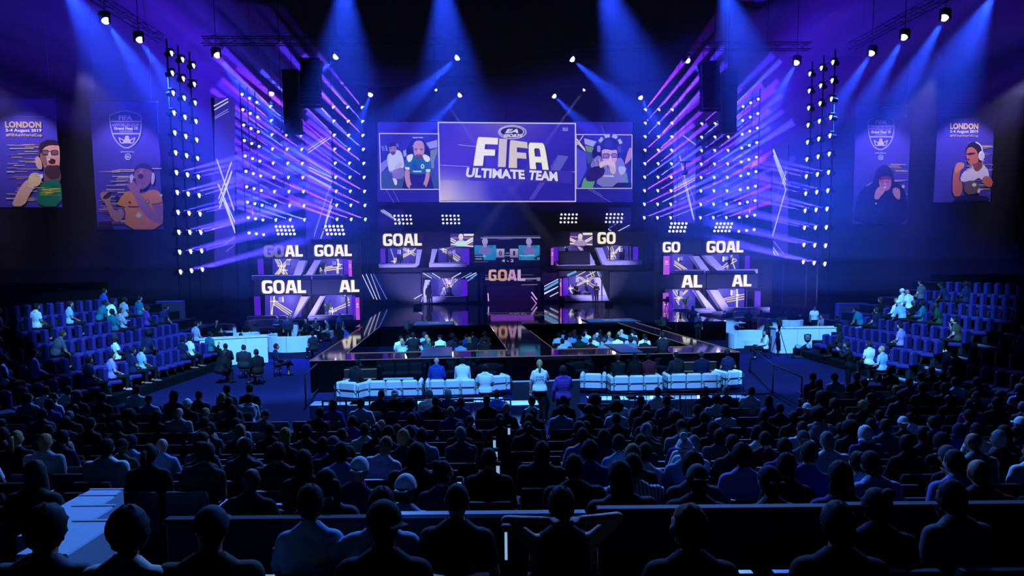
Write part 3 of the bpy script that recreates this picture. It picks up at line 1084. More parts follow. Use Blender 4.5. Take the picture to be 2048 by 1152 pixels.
def led_column(label, px, sy, lines, base=(66, 50, 212), cat='screen', name='led_column', foot=None, dim=.65):
    t = thing(name, label, cat, S0, YAW)
    x0, x1, z0, z1 = prect(*px, sy)
    b = MB(); b.span((x0, sy + .02, z0), (x1, sy + .25, z1), bev=.02); b.build('cabinet', M['black'], t)
    b = MB(); b.span((x0 + .1, sy + .1, 0 if foot is None else foot), (x0 + .2, sy + .2, z0)); b.span((x1 - .2, sy + .1, 0 if foot is None else foot), (x1 - .1, sy + .2, z0)); b.build('stand', M['black'], t)
    p = Pic(sy)
    a, c, d, e = px
    p.field(a, c, d, e, 6, 24, lambda u, v: mixc(base, tuple(k * dim for k in base), abs(v - .45) * 1.6))
    for (ox, oy, k, pts) in lines:
        p.crop(ox, oy, k)
        for q in pts:
            w, c_ = (q[2], q[3]) if len(q) > 3 else (.07, WHT)
            p.line(q[0], q[1], w, c_)
    p.build('picture', t)
    return t


A2, A1 = (330, 300, 4.43), (330, 80, 4.607)
B1_, B2_ = (1260, 80, 4.607), (1260, 300, 4.43)
led_column('tall dark LED column with crossing white streaks beside the far left lamp block', (429, 195, 470, 522), -13, [A2 + ([((458, 80), (612, 535)), ((590, 105), (475, 435)), ((592, 185), (480, 475)), ((592, 192), (482, 520)), ((470, 300), (618, 640)), ((512, 430), (622, 735)), ((515, 400), (616, 705)), ((622, 768), (520, 840), .05, (140, 140, 230)), ((624, 835), (540, 900), .04, (120, 120, 220))],),
            A1 + ([((450, 610), (580, 540)), ((455, 645), (584, 568)), ((458, 712), (584, 635), .05, (140, 140, 235)), ((460, 726), (586, 657), .05, (140, 140, 235))],)])
led_column('tall LED column with gold streaks between the two left lamp blocks', (612, 262, 662, 478), .3, [A2 + ([((1275, 125), (1475, 235), .09, CYA), ((1275, 150), (1478, 245)), ((1275, 178), (1475, 280)), ((1275, 225), (1478, 330)), ((1475, 285), (1320, 770), .05, (150, 150, 240)), ((1460, 320), (1320, 740), .04, (110, 110, 210)), ((1480, 430), (1420, 650)), ((1480, 490), (1380, 785))],),
            A1 + ([((1318, 990), (1460, 895), .05, (160, 160, 240)), ((1318, 1012), (1490, 900)), ((1318, 1040), (1522, 902))],)])
led_column('tall LED column with long white chevron streaks beside the far right lamp block', (1544, 288, 1576, 512), -9, [B2_ + ([((1270, -10), (1382, 270)), ((1266, 0), (1381, 310)), ((1272, 45), (1380, 350)), ((1385, 150), (1285, 470), .04, (120, 120, 220)), ((1383, 190), (1350, 300), .05, WHT), ((1380, 350), (1262, 762)), ((1262, 795), (1362, 920), .05, (150, 150, 240)), ((1258, 850), (1312, 928)), ((1258, 875), (1285, 928))],)])
led_column('tall LED column with cyan and pink streaks between the two right lamp blocks', (1347, 262, 1391, 446), .3, [B2_ + ([((390, 330), (577, 215), .14, CYA), ((390, 345), (577, 245)), ((390, 370), (577, 263)), ((390, 415), (575, 312), .07, (235, 160, 225)), ((440, 50), (568, 620), .07, WHT), ((470, 260), (562, 610), .05, WHT), ((500, 250), (572, 460), .05, (180, 140, 235)), ((450, 90), (500, 260), .03, (110, 100, 210))],),
            B1_ + ([((488, 880), (605, 965))],)])
led_column('short LED panel with white streaks under the left end of the video wall', (756, 418, 806, 462), .2, [(740, 220, 3.716, [((80, 745), (230, 835)), ((95, 740), (180, 795)), ((80, 755), (180, 815), .05, (150, 150, 240))])], (16, 14, 80), foot=ZS)
led_column('short LED panel with white streaks under the right end of the video wall', (1217, 415, 1262, 466), .2, [(740, 220, 3.716, [((1770, 885), (1890, 805), .05, (120, 120, 220)), ((1835, 905), (1930, 855)), ((1770, 885), (1800, 905))])], (18, 16, 90), foot=ZS)

# blinder clusters: fifteen round lamps each
_bl = None


def blinder(x0, y0, dx, rows, sy, label):
    """x of the first lamp of each row"""
    t = thing('blinder_lamp_panel', label, 'stage light', S0, YAW, 'blinder lamp panels above the booths')
    b = MB()
    P0, P1 = sl(rows[0][0], rows[0][1], sy), sl(rows[-1][0] + 4 * dx, rows[-1][1], sy)
    cx = (P0[0] + P1[0]) / 2
    for i in range(3):
        z = sl(rows[i][0], rows[i][1], sy)[1]
        xa, xb = sl(rows[i][0], rows[i][1], sy)[0], sl(rows[i][0] + 4 * dx, rows[i][1], sy)[0]
        b.span((xa - .25, sy + .12, z - .05), (xb + .25, sy + .22, z + .05))
    b.tube([(cx, sy + .25, P1[1] - .4), (cx, sy + .25, P0[1] + .4)], .05, 5)
    b.build('bracket', M['black'], t)
    bb = MB()
    if sy < -5:
        bb.tube([(cx, sy + .25, P0[1] + .3), (cx, sy + .25, 27)], .02, 5)
    else:
        bb.tube([(cx, sy + .25, P1[1] - .3), (cx, sy + .25, 7.2)], .03, 5)
    bb.build('hanging_cable' if sy < -5 else 'mast', M['black'], t)
    for i in range(3):
        for k in range(5):
            x, z = sl(rows[i][0] + k * dx, rows[i][1], sy)
            l = MB(); l.ball((0, 0, 0), (.098, .08, .098), 10, 6); l.build('lamp', M['lens_small'], t, (x, sy, z))


blinder(0, 0, 8.1, [(552, 453), (554.5, 460.5), (556.5, 468)], -12, 'panel of fifteen round lamps above the outer left pair of booths')
blinder(0, 0, 8.1, [(651, 452.5), (653, 460), (655, 468)], -12, 'panel of fifteen round lamps above the inner left pair of booths')
blinder(0, 0, 7.9, [(789, 431.5), (790, 439), (791, 447)], -.6, 'panel of fifteen round lamps above the gold word left of centre')
blinder(0, 0, 7.9, [(885, 431.5), (886, 439), (886.5, 446.5)], -.6, 'panel of fifteen round lamps above the bald player picture')
blinder(0, 0, 7.6, [(1123, 429), (1122, 436.5), (1121.5, 444.5)], -.6, 'panel of fifteen round lamps above the dark-haired player picture')
blinder(0, 0, 7.6, [(1214, 428.5), (1213, 436), (1212, 444)], -.6, 'panel of fifteen round lamps above the gold GO right of centre')
blinder(0, 0, 7.4, [(1343, 447), (1341, 454.5), (1339, 462.5)], -12, 'panel of fifteen round lamps above the inner right pair of booths')
blinder(0, 0, 7.4, [(1434, 447.2), (1431.5, 454.5), (1429, 462)], -12, 'panel of fifteen round lamps above the outer right pair of booths')

# ------------------------------------------------------------------ player booths
PURP = glow('purple_panel', (92, 30, 225), .75)
PURP2 = glow('violet_panel', (60, 20, 170), .6)
PINK = glow('pink_banner', (190, 90, 225), .85)
M['booth_wall'] = mat('booth_wall', (30, 26, 70), .8)


def booth(label, sy, led, fin, wall, lines, purple=None, pink=None, sparks=(), extra=None, dim=1.0, light=1.0):
    """led: ledge px rect; fin: px polygon bl br tr tl; wall: px rect of the lit back wall seen in the opening"""
    t = thing('player_booth', label, 'booth', S0, YAW, 'player booths in the stage set')
    D = 2.0
    x0, x1, z0, z1 = prect(*led, sy)
    wx0, wx1, wz0, wz1 = prect(*wall, sy)
    b = MB(); b.span((x0, sy, z0), (x1, sy + .5, z1), bev=.03); led_o = b.build('front_ledge', M['white_set'], t)
    b = MB(); b.span((x0 + .15, sy - .012, z1 - .09), (x1 - .15, sy, z1 - .06)); b.build('groove_line', M['black'], led_o)
    q = [sl(*p_, sy) for p_ in fin]
    ar = sum(q[i][0] * q[(i + 1) % 4][1] - q[(i + 1) % 4][0] * q[i][1] for i in range(4))
    if ar < 0:
        q = q[::-1]
    b = MB(); b.prism(q, sy + .02, sy + .75); b.build('slanted_wall', M['white_set'], t)
    lo, hi = min(x0, wx0), max(x1, wx1)
    b = MB(); b.span((lo, sy + .05, z0 - .12), (hi, sy + D + .1, z0)); b.build('floor_deck', M['black'], t)
    b = MB(); b.span((wx0, sy + D, z0), (wx1, sy + D + .1, wz1)); b.build('back_wall', M['booth_wall'], t)
    b = MB(); b.span((lo, sy + .2, wz1), (hi, sy + D + .1, wz1 + .1)); b.build('roof', M['black'], t)
    # lit picture on the back wall, drawn at its own depth
    p = Pic(sy + D - .02)
    p.field(wall[0], wall[1], wall[2], wall[3], 8, 5, lambda u, v: mixc((70 * dim, 60 * dim, 178 * dim), (44 * dim, 36 * dim, 140 * dim), abs(u - .6) + .5 * v))
    ox, oy, k, ls = lines
    p.crop(ox, oy, k)
    for l_ in ls:
        p.line(l_[0], l_[1], l_[2] if len(l_) > 2 else .075, l_[3] if len(l_) > 3 else GOLD)
    for s_ in sparks:
        p.poly(arc(s_[0], s_[1], 26, 26, n=12), (150, 140, 190)).poly(arc(s_[0], s_[1], 14, 14, n=12), (255, 245, 225))
        p.line((s_[0] - 46, s_[1]), (s_[0] + 46, s_[1]), .05, (255, 240, 210)).line((s_[0], s_[1] - 46), (s_[0], s_[1] + 46), .05, (255, 240, 210))
    p.build('light_streak_picture', t)
    if purple:
        a, c, d, e = prect(*purple, sy)
        b = MB(); b.span((a, sy + .3, d), (c, sy + .4, e), bev=.02); b.build('purple_side_panel', PURP, t)
    if pink:
        a, c, d, e = prect(*pink, sy)
        b = MB(); b.span((a, sy + .1, d), (c, sy + .2, e), bev=.02); o = b.build('pink_banner', PINK, t)
        b = MB(); b.box(((a + c) / 2, sy + .09, e - (e - d) * .3), ((c - a) * .5, .02, (e - d) * .08)); b.box(((a + c) / 2, sy + .09, e - (e - d) * .42), ((c - a) * .6, .02, (e - d) * .05)); b.build('emblem', glow('pale_pink', (240, 190, 235), 1), o)
    # white speaker box and floor tubs
    b = MB(); b.box((0, 0, 0), (.3, .3, .42), bev=.03)
    right = fin[0][0] > (led[0] + led[2]) / 2
    b.build('corner_box', M['white_set'], t, ((wx0 + .9 if right else wx1 - .7), sy + .9, wz1 - .35))
    if extra:
        extra(t, sy, z1, (x0, x1, z0, z1, wx0, wx1, wz0, wz1))
    lamp('POINT', 'booth_fill', st((wx0 + wx1) / 2, sy + 1.1, wz1 - .4), (0, 0, 0), 60 * light, (.45, .38, 1), .15)  # fill light added to brighten the booth, without a fixture
    # posts that carry an upper booth down to what is under it
    b = MB()
    for sx in (lo + .1, hi - .1):
        b.span((sx - .06, sy + D - .1, 0), (sx + .06, sy + D + .02, z0 - .12))
    b.build('support_post', M['black'], t)
    return t


def desk_extra(t, sy, z, bx):
    """bottles and a gaming chair standing in a booth"""
    x0, x1 = bx[0], bx[1]
    b = MB(); b.box((0, 0, .06), (.62, .6, .1), bev=.03); b.box((0, .25, .55), (.55, .12, .95), bev=.05); b.box((0, .2, 1.12), (.32, .1, .22), bev=.04)
    b.tube([(0, 0, -.42), (0, 0, .02)], .05, 6)
    b.build('gaming_chair', M['black'], t, (x0 + (x1 - x0) * .55, sy + 1.2, bx[2] + .48))
    for k in range(4):
        l = MB(); l.lathe([(.035, 0), (.035, .14), (.014, .19), (.014, .24)], 8); l.build('water_bottle', M['white_lacquer'], t, (x0 + (x1 - x0) * (.55 + .08 * k), sy + .25, z))


def plant_extra(t, sy, z, bx):
    b = MB(); r = random.Random(4)
    for k in range(26):
        a, h = r.random() * 6.28, .35 + .5 * r.random()
        b.tube([(0, 0, .25), (.12 * math.cos(a), .12 * math.sin(a), .25 + h * .7), (.3 * math.cos(a), .3 * math.sin(a), .25 + h)], [.03, .035, .006], 4)
    left = bx[0] + 1.25 if t['label'].find('inner') >= 0 else bx[0] + 1.0
    o = b.build('grass_plant', M['green_leaf'], t, (left, sy + 1.0, bx[2] + .3))
    b = MB(); b.lathe([(.16, -.3), (.2, .25), (.17, .27)], 10); b.build('plant_pot', M['white_lacquer'], o)


C1_ = (490, 440, 5.484)
C2_ = (740, 440, 6.4)
C3_ = (1080, 430, 6.064)
C4_ = (1300, 430, 5.235)
SYC = -13.0
booth('upper outer booth of the left cluster, X of gold streaks', SYC, (503, 550, 590, 560), [(583, 560), (600, 556), (611.5, 521), (597, 521)], (545, 517, 598, 552), C1_ + ([((330, 428), (420, 598)), ((350, 428), (442, 598)), ((375, 428), (465, 598)), ((490, 428), (350, 598)), ((505, 428), (367, 598)), ((470, 428), (330, 598))],), (513, 518, 524, 549), None, [(400, 505), (425, 550)])
booth('upper inner booth of the left cluster, streaks to a star at right', SYC, (606, 549, 686, 558), [(606, 558), (625, 549), (638.5, 520), (629, 520)], (640, 517, 686, 551), C1_ + ([((820, 530), (1050, 490)), ((820, 550), (1050, 505)), ((820, 565), (1070, 528)), ((1010, 425), (1010, 590)), ((1022, 425), (1022, 590))],), (686, 518, 696, 549), (696.5, 520, 703, 553), [(1022, 488)], plant_extra)
booth('lower outer booth of the left cluster behind the white lounge sofas', SYC, (493, 632, 583, 642), [(583, 640), (590, 636), (617, 593), (602, 593)], (530, 590, 603, 634), C1_ + ([((285, 835), (285, 1040), .05), ((325, 835), (290, 1040)), ((310, 835), (300, 1040), .05), ((320, 885), (520, 1010)), ((320, 905), (505, 1030)), ((315, 925), (480, 1040))],), (506, 593, 518, 631), None, [(320, 892)], None, 1.15, 1.6)
booth('lower inner booth of the left cluster with a pink banner', SYC, (616, 630, 708, 641), [(614, 636), (628, 632), (647.5, 592), (640, 592)], (649, 590, 704, 632), C1_ + ([((870, 925), (980, 990)), ((870, 945), (960, 1008)), ((1150, 900), (930, 1000)), ((1150, 930), (930, 1015)), ((1095, 825), (1130, 890)), ((1110, 825), (1142, 880))],), (702, 593, 710, 634), (711, 595, 718.5, 640), [(960, 1000)], plant_extra, 1.15, 1.6)
booth('upper booth left of centre under the gold word with crossed streaks', -.4, (757, 527, 831, 535), [(830, 535), (838, 530), (844, 499), (833.5, 499)], (776, 495, 834, 527), C2_ + ([((310, 500), (590, 365)), ((310, 520), (575, 388)), ((300, 540), (560, 412)), ((390, 355), (575, 460)), ((430, 355), (590, 440)), ((265, 370), (320, 530), .05)],), (760, 497, 770, 526), None, [(490, 395), (315, 530)], desk_extra)
booth('upper booth under the bald player picture with falling streaks', -.4, (858, 525, 934, 534), [(858, 534), (866, 529), (875, 498), (864, 498)], (876, 495, 924, 526), C2_ + ([((930, 375), (1140, 530)), ((950, 365), (1150, 510)), ((985, 355), (1155, 485)), ((930, 392), (1120, 530))],), (924, 496, 939, 530), None, [(935, 375)], desk_extra)
booth('upper booth right of centre blocked by a dark counter', -.4, (1112, 521, 1189, 531), [(1182, 531), (1191, 530), (1176, 495), (1165, 495)], (1117, 492, 1168, 522), C3_ + ([((305, 380), (305, 440)), ((450, 375), (500, 432)), ((470, 375), (515, 430))],), (1107, 494, 1117, 524), (1102.5, 496, 1107.5, 530), [], None, .8)
booth('upper booth right of centre under the gold GO with crossed streaks', -.4, (1210, 520, 1285, 530), [(1206, 530), (1216, 525), (1205, 495), (1192, 495)], (1207, 491, 1262, 521), C3_ + ([((820, 375), (880, 545)), ((845, 375), (900, 545)), ((870, 375), (922, 530)), ((990, 375), (850, 540)), ((970, 375), (820, 545)), ((978, 375), (835, 545))],), (1268, 493, 1278, 520), None, [(890, 460), (870, 500)], desk_extra)
booth('upper inner booth of the right cluster beside a pink banner', SYC, (1350, 539, 1414, 548), [(1408, 548), (1423, 546), (1398, 512), (1385, 512)], (1345, 508, 1386, 540), C4_ + ([((255, 480), (390, 570)), ((255, 500), (365, 570)), ((250, 520), (330, 575))],), (1342, 511, 1348, 546), (1328, 512, 1340, 550), [], None)
booth('upper outer booth of the right cluster, streaks below a star', SYC, (1443, 538, 1516, 547), [(1439, 547), (1452, 541), (1424, 511), (1409, 511)], (1424, 508, 1478, 540), C4_ + ([((750, 550), (850, 470)), ((760, 560), (910, 475)), ((845, 425), (890, 570))],), (1494, 511, 1503, 538), None, [(858, 462)], plant_extra)
booth('lower inner booth of the right cluster with a hanging light cluster', SYC, (1347, 617, 1425, 627), [(1418, 624), (1433, 622), (1398, 581), (1391, 581)], (1345, 578, 1392, 618), C4_ + ([((240, 785), (300, 880)), ((270, 785), (320, 880)), ((290, 785), (330, 870)), ((400, 785), (300, 880)), ((380, 785), (280, 900)), ((275, 890), (305, 940))],), (1341, 582, 1347, 622), (1327, 586, 1338, 640), [(300, 870)], plant_extra, 1.15, 1.6)
booth('lower outer booth of the right cluster with a bright star', SYC, (1452, 615, 1540, 626), [(1446, 622), (1460, 618), (1436, 580), (1419, 580)], (1436, 577, 1494, 617), C4_ + ([((760, 880), (1000, 825)), ((770, 895), (1000, 850)), ((800, 910), (1005, 875)), ((905, 775), (905, 965)), ((915, 775), (915, 965))],), (1513, 582, 1525, 615), None, [(912, 838)], None, 1.15, 1.6)
booth('left stage booth where a player in a teal shirt sits', -.6, (845, 593, 932, 605), [(842, 605), (853, 594), (861, 560), (850, 560)], (862, 556, 922, 594), C2_ + ([((960, 750), (1030, 870), .09), ((978, 750), (1045, 860), .09), ((1120, 760), (1000, 885)), ((1100, 750), (980, 870)), ((1060, 750), (985, 840)), ((925, 750), (975, 850), .05)],), (922, 559, 935, 592), None, [(1015, 810)], None, 1.0, 1.4)
booth('right stage booth where two seated players face each other', -.6, (1131, 590, 1212, 602), [(1200, 602), (1218, 601), (1200, 555), (1190, 555)], (1138, 552, 1191, 591), C3_ + ([((455, 745), (650, 880)), ((480, 745), (668, 860)), ((660, 760), (360, 900)), ((645, 745), (420, 860)), ((350, 890), (400, 960), .1)],), (1127, 556, 1138, 592), (1118, 557, 1124, 592), [(575, 800), (370, 890)], None, 1.0, 1.4)

# dark counter in the blocked booth
t = thing('counter', 'plain dark counter standing on the upper deck in front of a booth', 'counter', S0, YAW)
x0, x1, z0, z1 = prect(1118, 503, 1179, 521, -.8)
b = MB(); b.span((x0, -1.1, z0 - .4), (x1, -.5, z1), bev=.03); b.build('body', mat('dark_blue', (14, 14, 40), .6), t)
b = MB(); b.span((x0 - .05, -1.15, z1), (x1 + .05, -.45, z1 + .06)); b.build('top', M['black'], t)

# ------------------------------------------------------------------ stepped facade behind and between the booths
def facade(label, px, sy, depth=.4, m='black', lines=None, base=None, full=True):
    t = thing('set_wall', label, 'stage set', S0, YAW)
    x0, x1, z0, z1 = prect(*px, sy)
    b = MB(); b.span((x0, sy, z0), (x1, sy + depth, z1), bev=.02); b.build('panel', M[m], t)
    if lines:
        p = Pic(sy - .01)
        p.field(px[0] + .5, px[1] + .5, px[2] - .5, px[3] - .5, 10, 4, lambda u, v: mixc(base, tuple(k * .6 for k in base), v * .8))
        for ox, oy, k, ls in lines:
            p.crop(ox, oy, k)
            for l_ in ls:
                p.line(l_[0], l_[1], l_[2] if len(l_) > 2 else .08, l_[3] if len(l_) > 3 else WHT)
        p.build('picture', t)
    if full:
        b = MB(); b.span((x0 + .1, sy + .05, ZS if sy > -5 and sy < 2.05 else 0), (x1 - .1, sy + .3, z0)); b.build('plinth', M['black'], t)
    else:
        for sx in (x0 + .08, x1 - .08):
            b = MB(); b.span((sx - .06, sy + .1, ZS), (sx + .06, sy + .25, z0)); b.build('post', M['black'], t)
    return t


facade('dark LED wall with slanted streaks left of the left stage booth', (722, 547, 842, 602), -.2, .4, 'black', [C2_ + ([((10, 690), (130, 1015), .07, (170, 180, 240)), ((45, 690), (215, 1015), .07, (90, 110, 235)), ((-50, 690), (90, 1020), .07), ((-100, 700), (50, 1010), .07), ((565, 1010), (670, 950), .08)],)], (12, 14, 52))
facade('dark LED wall right of the left stage booth', (936, 547, 968, 602), -.2, .4, 'black', [C2_ + ([((1245, 780), (1405, 690), .12, (110, 130, 240)), ((1400, 675), (1330, 720))],)], (14, 18, 60))
facade('dark LED strip with short streaks above the left stage booth', (843, 544, 968, 556), -.7, .3, 'black', [C2_ + ([((680, 680), (790, 745)), ((735, 680), (845, 745), .07, (110, 120, 235)), ((795, 680), (900, 745)), ((1165, 675), (1045, 745)), ((1300, 675), (1170, 745), .08, (110, 150, 240)), ((1360, 675), (1225, 745)), ((1405, 675), (1290, 745), .12, CYA)],)], (14, 16, 60), False)
facade('dark LED wall with cyan streaks left of the right stage booth', (1083, 545, 1117, 600), -.2, .4, 'black', [C3_ + ([((15, 885), (235, 770)), ((15, 925), (235, 800), .2, CYA), ((15, 965), (235, 860)), ((15, 980), (200, 880)), ((120, 990), (235, 930))],)], (26, 10, 60))
facade('dark LED strip with cyan and gold streaks above the right stage booth', (1117, 542, 1206, 553), -.7, .3, 'black', [C3_ + ([((330, 733), (440, 685), .2, CYA), ((435, 745), (550, 685)), ((555, 745), (670, 685)), ((605, 685), (630, 745), .07, GOLD), ((635, 685), (660, 745), .07, GOLD), ((695, 685), (720, 750)), ((715, 685), (740, 750), .06, CYA)],)], (16, 12, 60), False)
facade('dark LED wall right of the right stage booth', (1219, 543, 1318, 596), -.2, .4, 'black', [C3_ + ([((715, 760), (760, 830), .05, CYA)],)], (8, 12, 46))
facade('black fascia band under the left upper booths of the centre', (752, 535, 968, 544), -.3, full=False)
facade('black fascia band under the right upper booths of the centre', (1083, 531, 1292, 541), -.3, full=False)

# ------------------------------------------------------------------ lit word signs
CREAM = glow('cream_letters', (250, 244, 216), 1.05)
DIMC = glow('dim_letters', (122, 110, 128), .9)
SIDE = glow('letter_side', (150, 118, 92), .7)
SIGNP = glow('sign_face', (12, 11, 26), .8)


def sign(label, panel, words, sy, dims=()):
    t = thing('led_sign', label, 'sign', S0, YAW)
    x0, x1, z0, z1 = prect(*panel, sy)
    b = MB(); b.span((x0, sy, z0), (x1, sy + .35, z1), bev=.02); b.build('panel', M['black'], t)
    b = MB(); b.span((x0 + .04, sy - .012, z0 + .04), (x1 - .04, sy - .002, z1 - .04)); b.build('screen', SIGNP, t)
    for w, px in words:
        a, c, d, e = prect(*px, sy)
        gs, wd = glyphs(w)
        for i, (vs, fs) in enumerate(gs):
            dm = (w, i) in dims
            q = MB()
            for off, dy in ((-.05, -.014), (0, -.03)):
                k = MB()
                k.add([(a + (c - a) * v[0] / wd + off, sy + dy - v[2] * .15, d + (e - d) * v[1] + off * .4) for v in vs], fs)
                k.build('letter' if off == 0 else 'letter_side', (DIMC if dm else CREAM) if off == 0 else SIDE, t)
    return t


sign('gold GOAL sign with two dimmed letters on the outer left cluster', (508, 487, 612, 517), [('GOAL', (529, 490.5, 605.5, 513.5))], SYC - .2, (('GOAL', 0), ('GOAL', 1)))
sign('fully lit gold GOAL sign on the inner upper left cluster', (613, 486, 714, 516), [('GOAL', (629, 489.5, 703.5, 512.5))], SYC - .2)
sign('largest gold GOAL sign on the lower left cluster above the lounge', (508, 559, 622, 590), [('GOAL', (524, 560.5, 612, 586.5))], SYC - .3)
sign('sign showing only AL on the lower inner left cluster', (623, 558, 722, 589), [('AL', (679, 560, 718.5, 584))], SYC - .3)
sign('bright gold GOAL sign left of the player picture under the video wall', (752, 464, 848, 495), [('GOAL', (766, 467.5, 843.5, 491.5))], -.7)
sign('sign showing GO under the right end of the video wall', (1186, 462, 1290, 491), [('GO', (1195, 464.5, 1231.5, 487.5))], -.7)
sign('sign showing GO on the inner upper right cluster', (1316, 482, 1404, 508), [('GO', (1325.5, 484, 1360.5, 504.5))], SYC - .2)
sign('gold GOAL sign on the outer upper right cluster', (1405, 479, 1500, 507), [('GOAL', (1413, 482, 1486.5, 505))], SYC - .2)
sign('sign showing AL on the inner lower right cluster', (1316, 549, 1412, 577), [('AL', (1363, 550, 1404, 575))], SYC - .3)
sign('sign showing AL on the outer lower right cluster', (1413, 548, 1516, 577), [('AL', (1464, 549.5, 1502.5, 573))], SYC - .3)

# two pictures of players in the header
for i, (panel, px, crp, lab) in enumerate((((849, 464, 948, 495), (901, 467, 947.5, 494), C2_, 'header picture of a bald player in a pale teal shirt'),
                                           ((1092, 462, 1185.5, 492), (1140, 465, 1185, 491), C3_, 'header picture of a dark haired player left of the GO sign'))):
    t = thing('picture_sign', lab, 'sign', S0, YAW)
    x0, x1, z0, z1 = prect(*panel, -.7)
    b = MB(); b.span((x0, -.7, z0), (x1, -.35, z1), bev=.02); b.build('panel', M['black'], t)
    p = Pic(-.72)
    p.field(px[0], px[1], px[2], px[3], 12, 6, lambda u, v: mixc((60, 36, 110), (120, 90, 170), v))
    if i == 0:
        p.crop(740, 440, 6.4)
        ls = [((1200, 185), (1330, 185)), ((1200, 197), (1330, 197)), ((1030, 235), (1100, 270)), ((1030, 260), (1090, 295)), ((1330, 220), (1215, 285)), ((1330, 240), (1215, 300)), ((1330, 262), (1230, 315)), ((1035, 310), (1330, 340)), ((1035, 230), (1330, 230), .03)]
        cx, cy, hd, sk, sh_ = 1163, 215, (245, 225, 225), (245, 225, 225), (190, 235, 235)
    else:
        p.crop(1080, 430, 6.064)
        ls = [((520, 222), (636, 222)), ((520, 236), (636, 236)), ((362, 280), (440, 320)), ((362, 300), (430, 335)), ((636, 262), (540, 320)), ((636, 285), (540, 338)), ((362, 345), (636, 360)), ((365, 262), (460, 268), .04)]
        cx, cy, hd, sk, sh_ = 488, 255, (40, 30, 50), (250, 225, 225), (170, 140, 190)
    for l_ in ls:
        p.line(l_[0], l_[1], l_[2] if len(l_) > 2 else .1, (245, 240, 220))
    p.poly([(cx - 82, cy + 120), (cx - 70, cy + 70), (cx - 30, cy + 45), (cx + 30, cy + 45), (cx + 70, cy + 70), (cx + 84, cy + 120)], sh_, 1)
    p.poly([(cx - 22, cy + 20), (cx + 22, cy + 20), (cx + 28, cy + 60), (cx - 28, cy + 60)], mixc(sk, (150, 110, 120), .35))
    p.poly(arc(cx, cy - 5 + 3, 30, 38, n=18), hd)
    p.poly(arc(cx, cy + 4, 27, 33, n=18), sk)
    for s_ in (-1, 1):
        p.line((cx + s_ * 6, cy - 2), (cx + s_ * 18, cy - 2), .03, (120, 80, 80))
    p.line((cx - 9, cy + 20), (cx + 9, cy + 20), .03, (140, 90, 90))
    p.build('picture', t)

# ------------------------------------------------------------------ centre score screen and portal
t = thing('score_screen', 'dark centre screen with the score between two player cards', 'screen', S0, YAW)
SYS = -1.2
x0, x1, z0, z1 = prect(947, 470, 1082, 534, SYS)
b = MB(); b.span((x0, SYS, z0), (x1, SYS + .4, z1), bev=.02); b.build('cabinet', M['black'], t)
p = Pic(SYS - .01).crop(930, 460, 6.4)
p.poly([(118, 70), (965, 70), (965, 470), (118, 470)], (8, 7, 28))
for l_ in (((230, 82), (960, 78), .04, (110, 100, 150)), ((200, 102), (965, 98), .09, (150, 140, 190)), ((420, 118), (600, 116), .04, (110, 100, 150)), ((118, 130), (400, 130), .03, (70, 60, 120)), ((118, 408), (300, 405), .04, (110, 100, 140))):
    p.line(*l_)
for (a, c, cx, hair) in ((122, 396, 255, None), (686, 956, 818, (16, 12, 50))):
    p.field(a, 195, c, 385, 8, 6, lambda u, v: mixc((24, 110, 160), (40, 140, 190), (u * 7 + v * 5) % 1))
    p.poly([(cx - 92, 305), (cx - 70, 235), (cx - 26, 205), (cx + 26, 205), (cx + 70, 235), (cx + 98, 305)], (112, 104, 178), 1)
    if hair:
        p.poly(arc(cx, 130, 40, 40, 0, 180, 12), hair)
    p.poly([(cx - 18, 160), (cx + 18, 160), (cx + 22, 220), (cx - 22, 220)], (150, 138, 200)).poly(arc(cx, 148, 38, 46, n=18), (158, 148, 205)).line((cx - 10, 186), (cx + 10, 186), .03, (70, 55, 120))
p.poly([(118, 318), (235, 318), (235, 386), (118, 386)], (8, 8, 36)).text('HEROBA', 128, 330, 225, 346, (150, 170, 200)).text('WERDER', 128, 362, 220, 380, (150, 170, 200)).text('BA', 230, 320, 272, 345, (150, 200, 215))
p.text('NICOLAS99FC', 698, 318, 895, 338, (170, 205, 225)).poly([(888, 350), (956, 320), (956, 376), (888, 376)], (14, 40, 80)).text('11', 928, 350, 952, 374, (170, 200, 225))
for a, w in ((398, '0'), (574, '1')):
    p.field(a, 240, a + 106, 352, 2, 6, lambda u, v: mixc((170, 164, 196), (118, 112, 158), v))
    p.text(w, a + (36 if w == '0' else 42), 268, a + (74 if w == '0' else 66), 328, (18, 14, 40), .03)
p.poly([(520, 288), (565, 288), (565, 304), (520, 304)], (120, 112, 150)).line((510, 330), (575, 330), .08, (130, 125, 160)).text('4 - 2', 470, 372, 622, 412, (170, 165, 195), .04)
p.build('picture', t)
b = MB(); b.span((x0 + .3, SYS + .1, ZS), (x0 + .6, SYS + .35, z0)); b.span((x1 - .6, SYS + .1, ZS), (x1 - .3, SYS + .35, z0)); b.build('leg', M['black'], t)

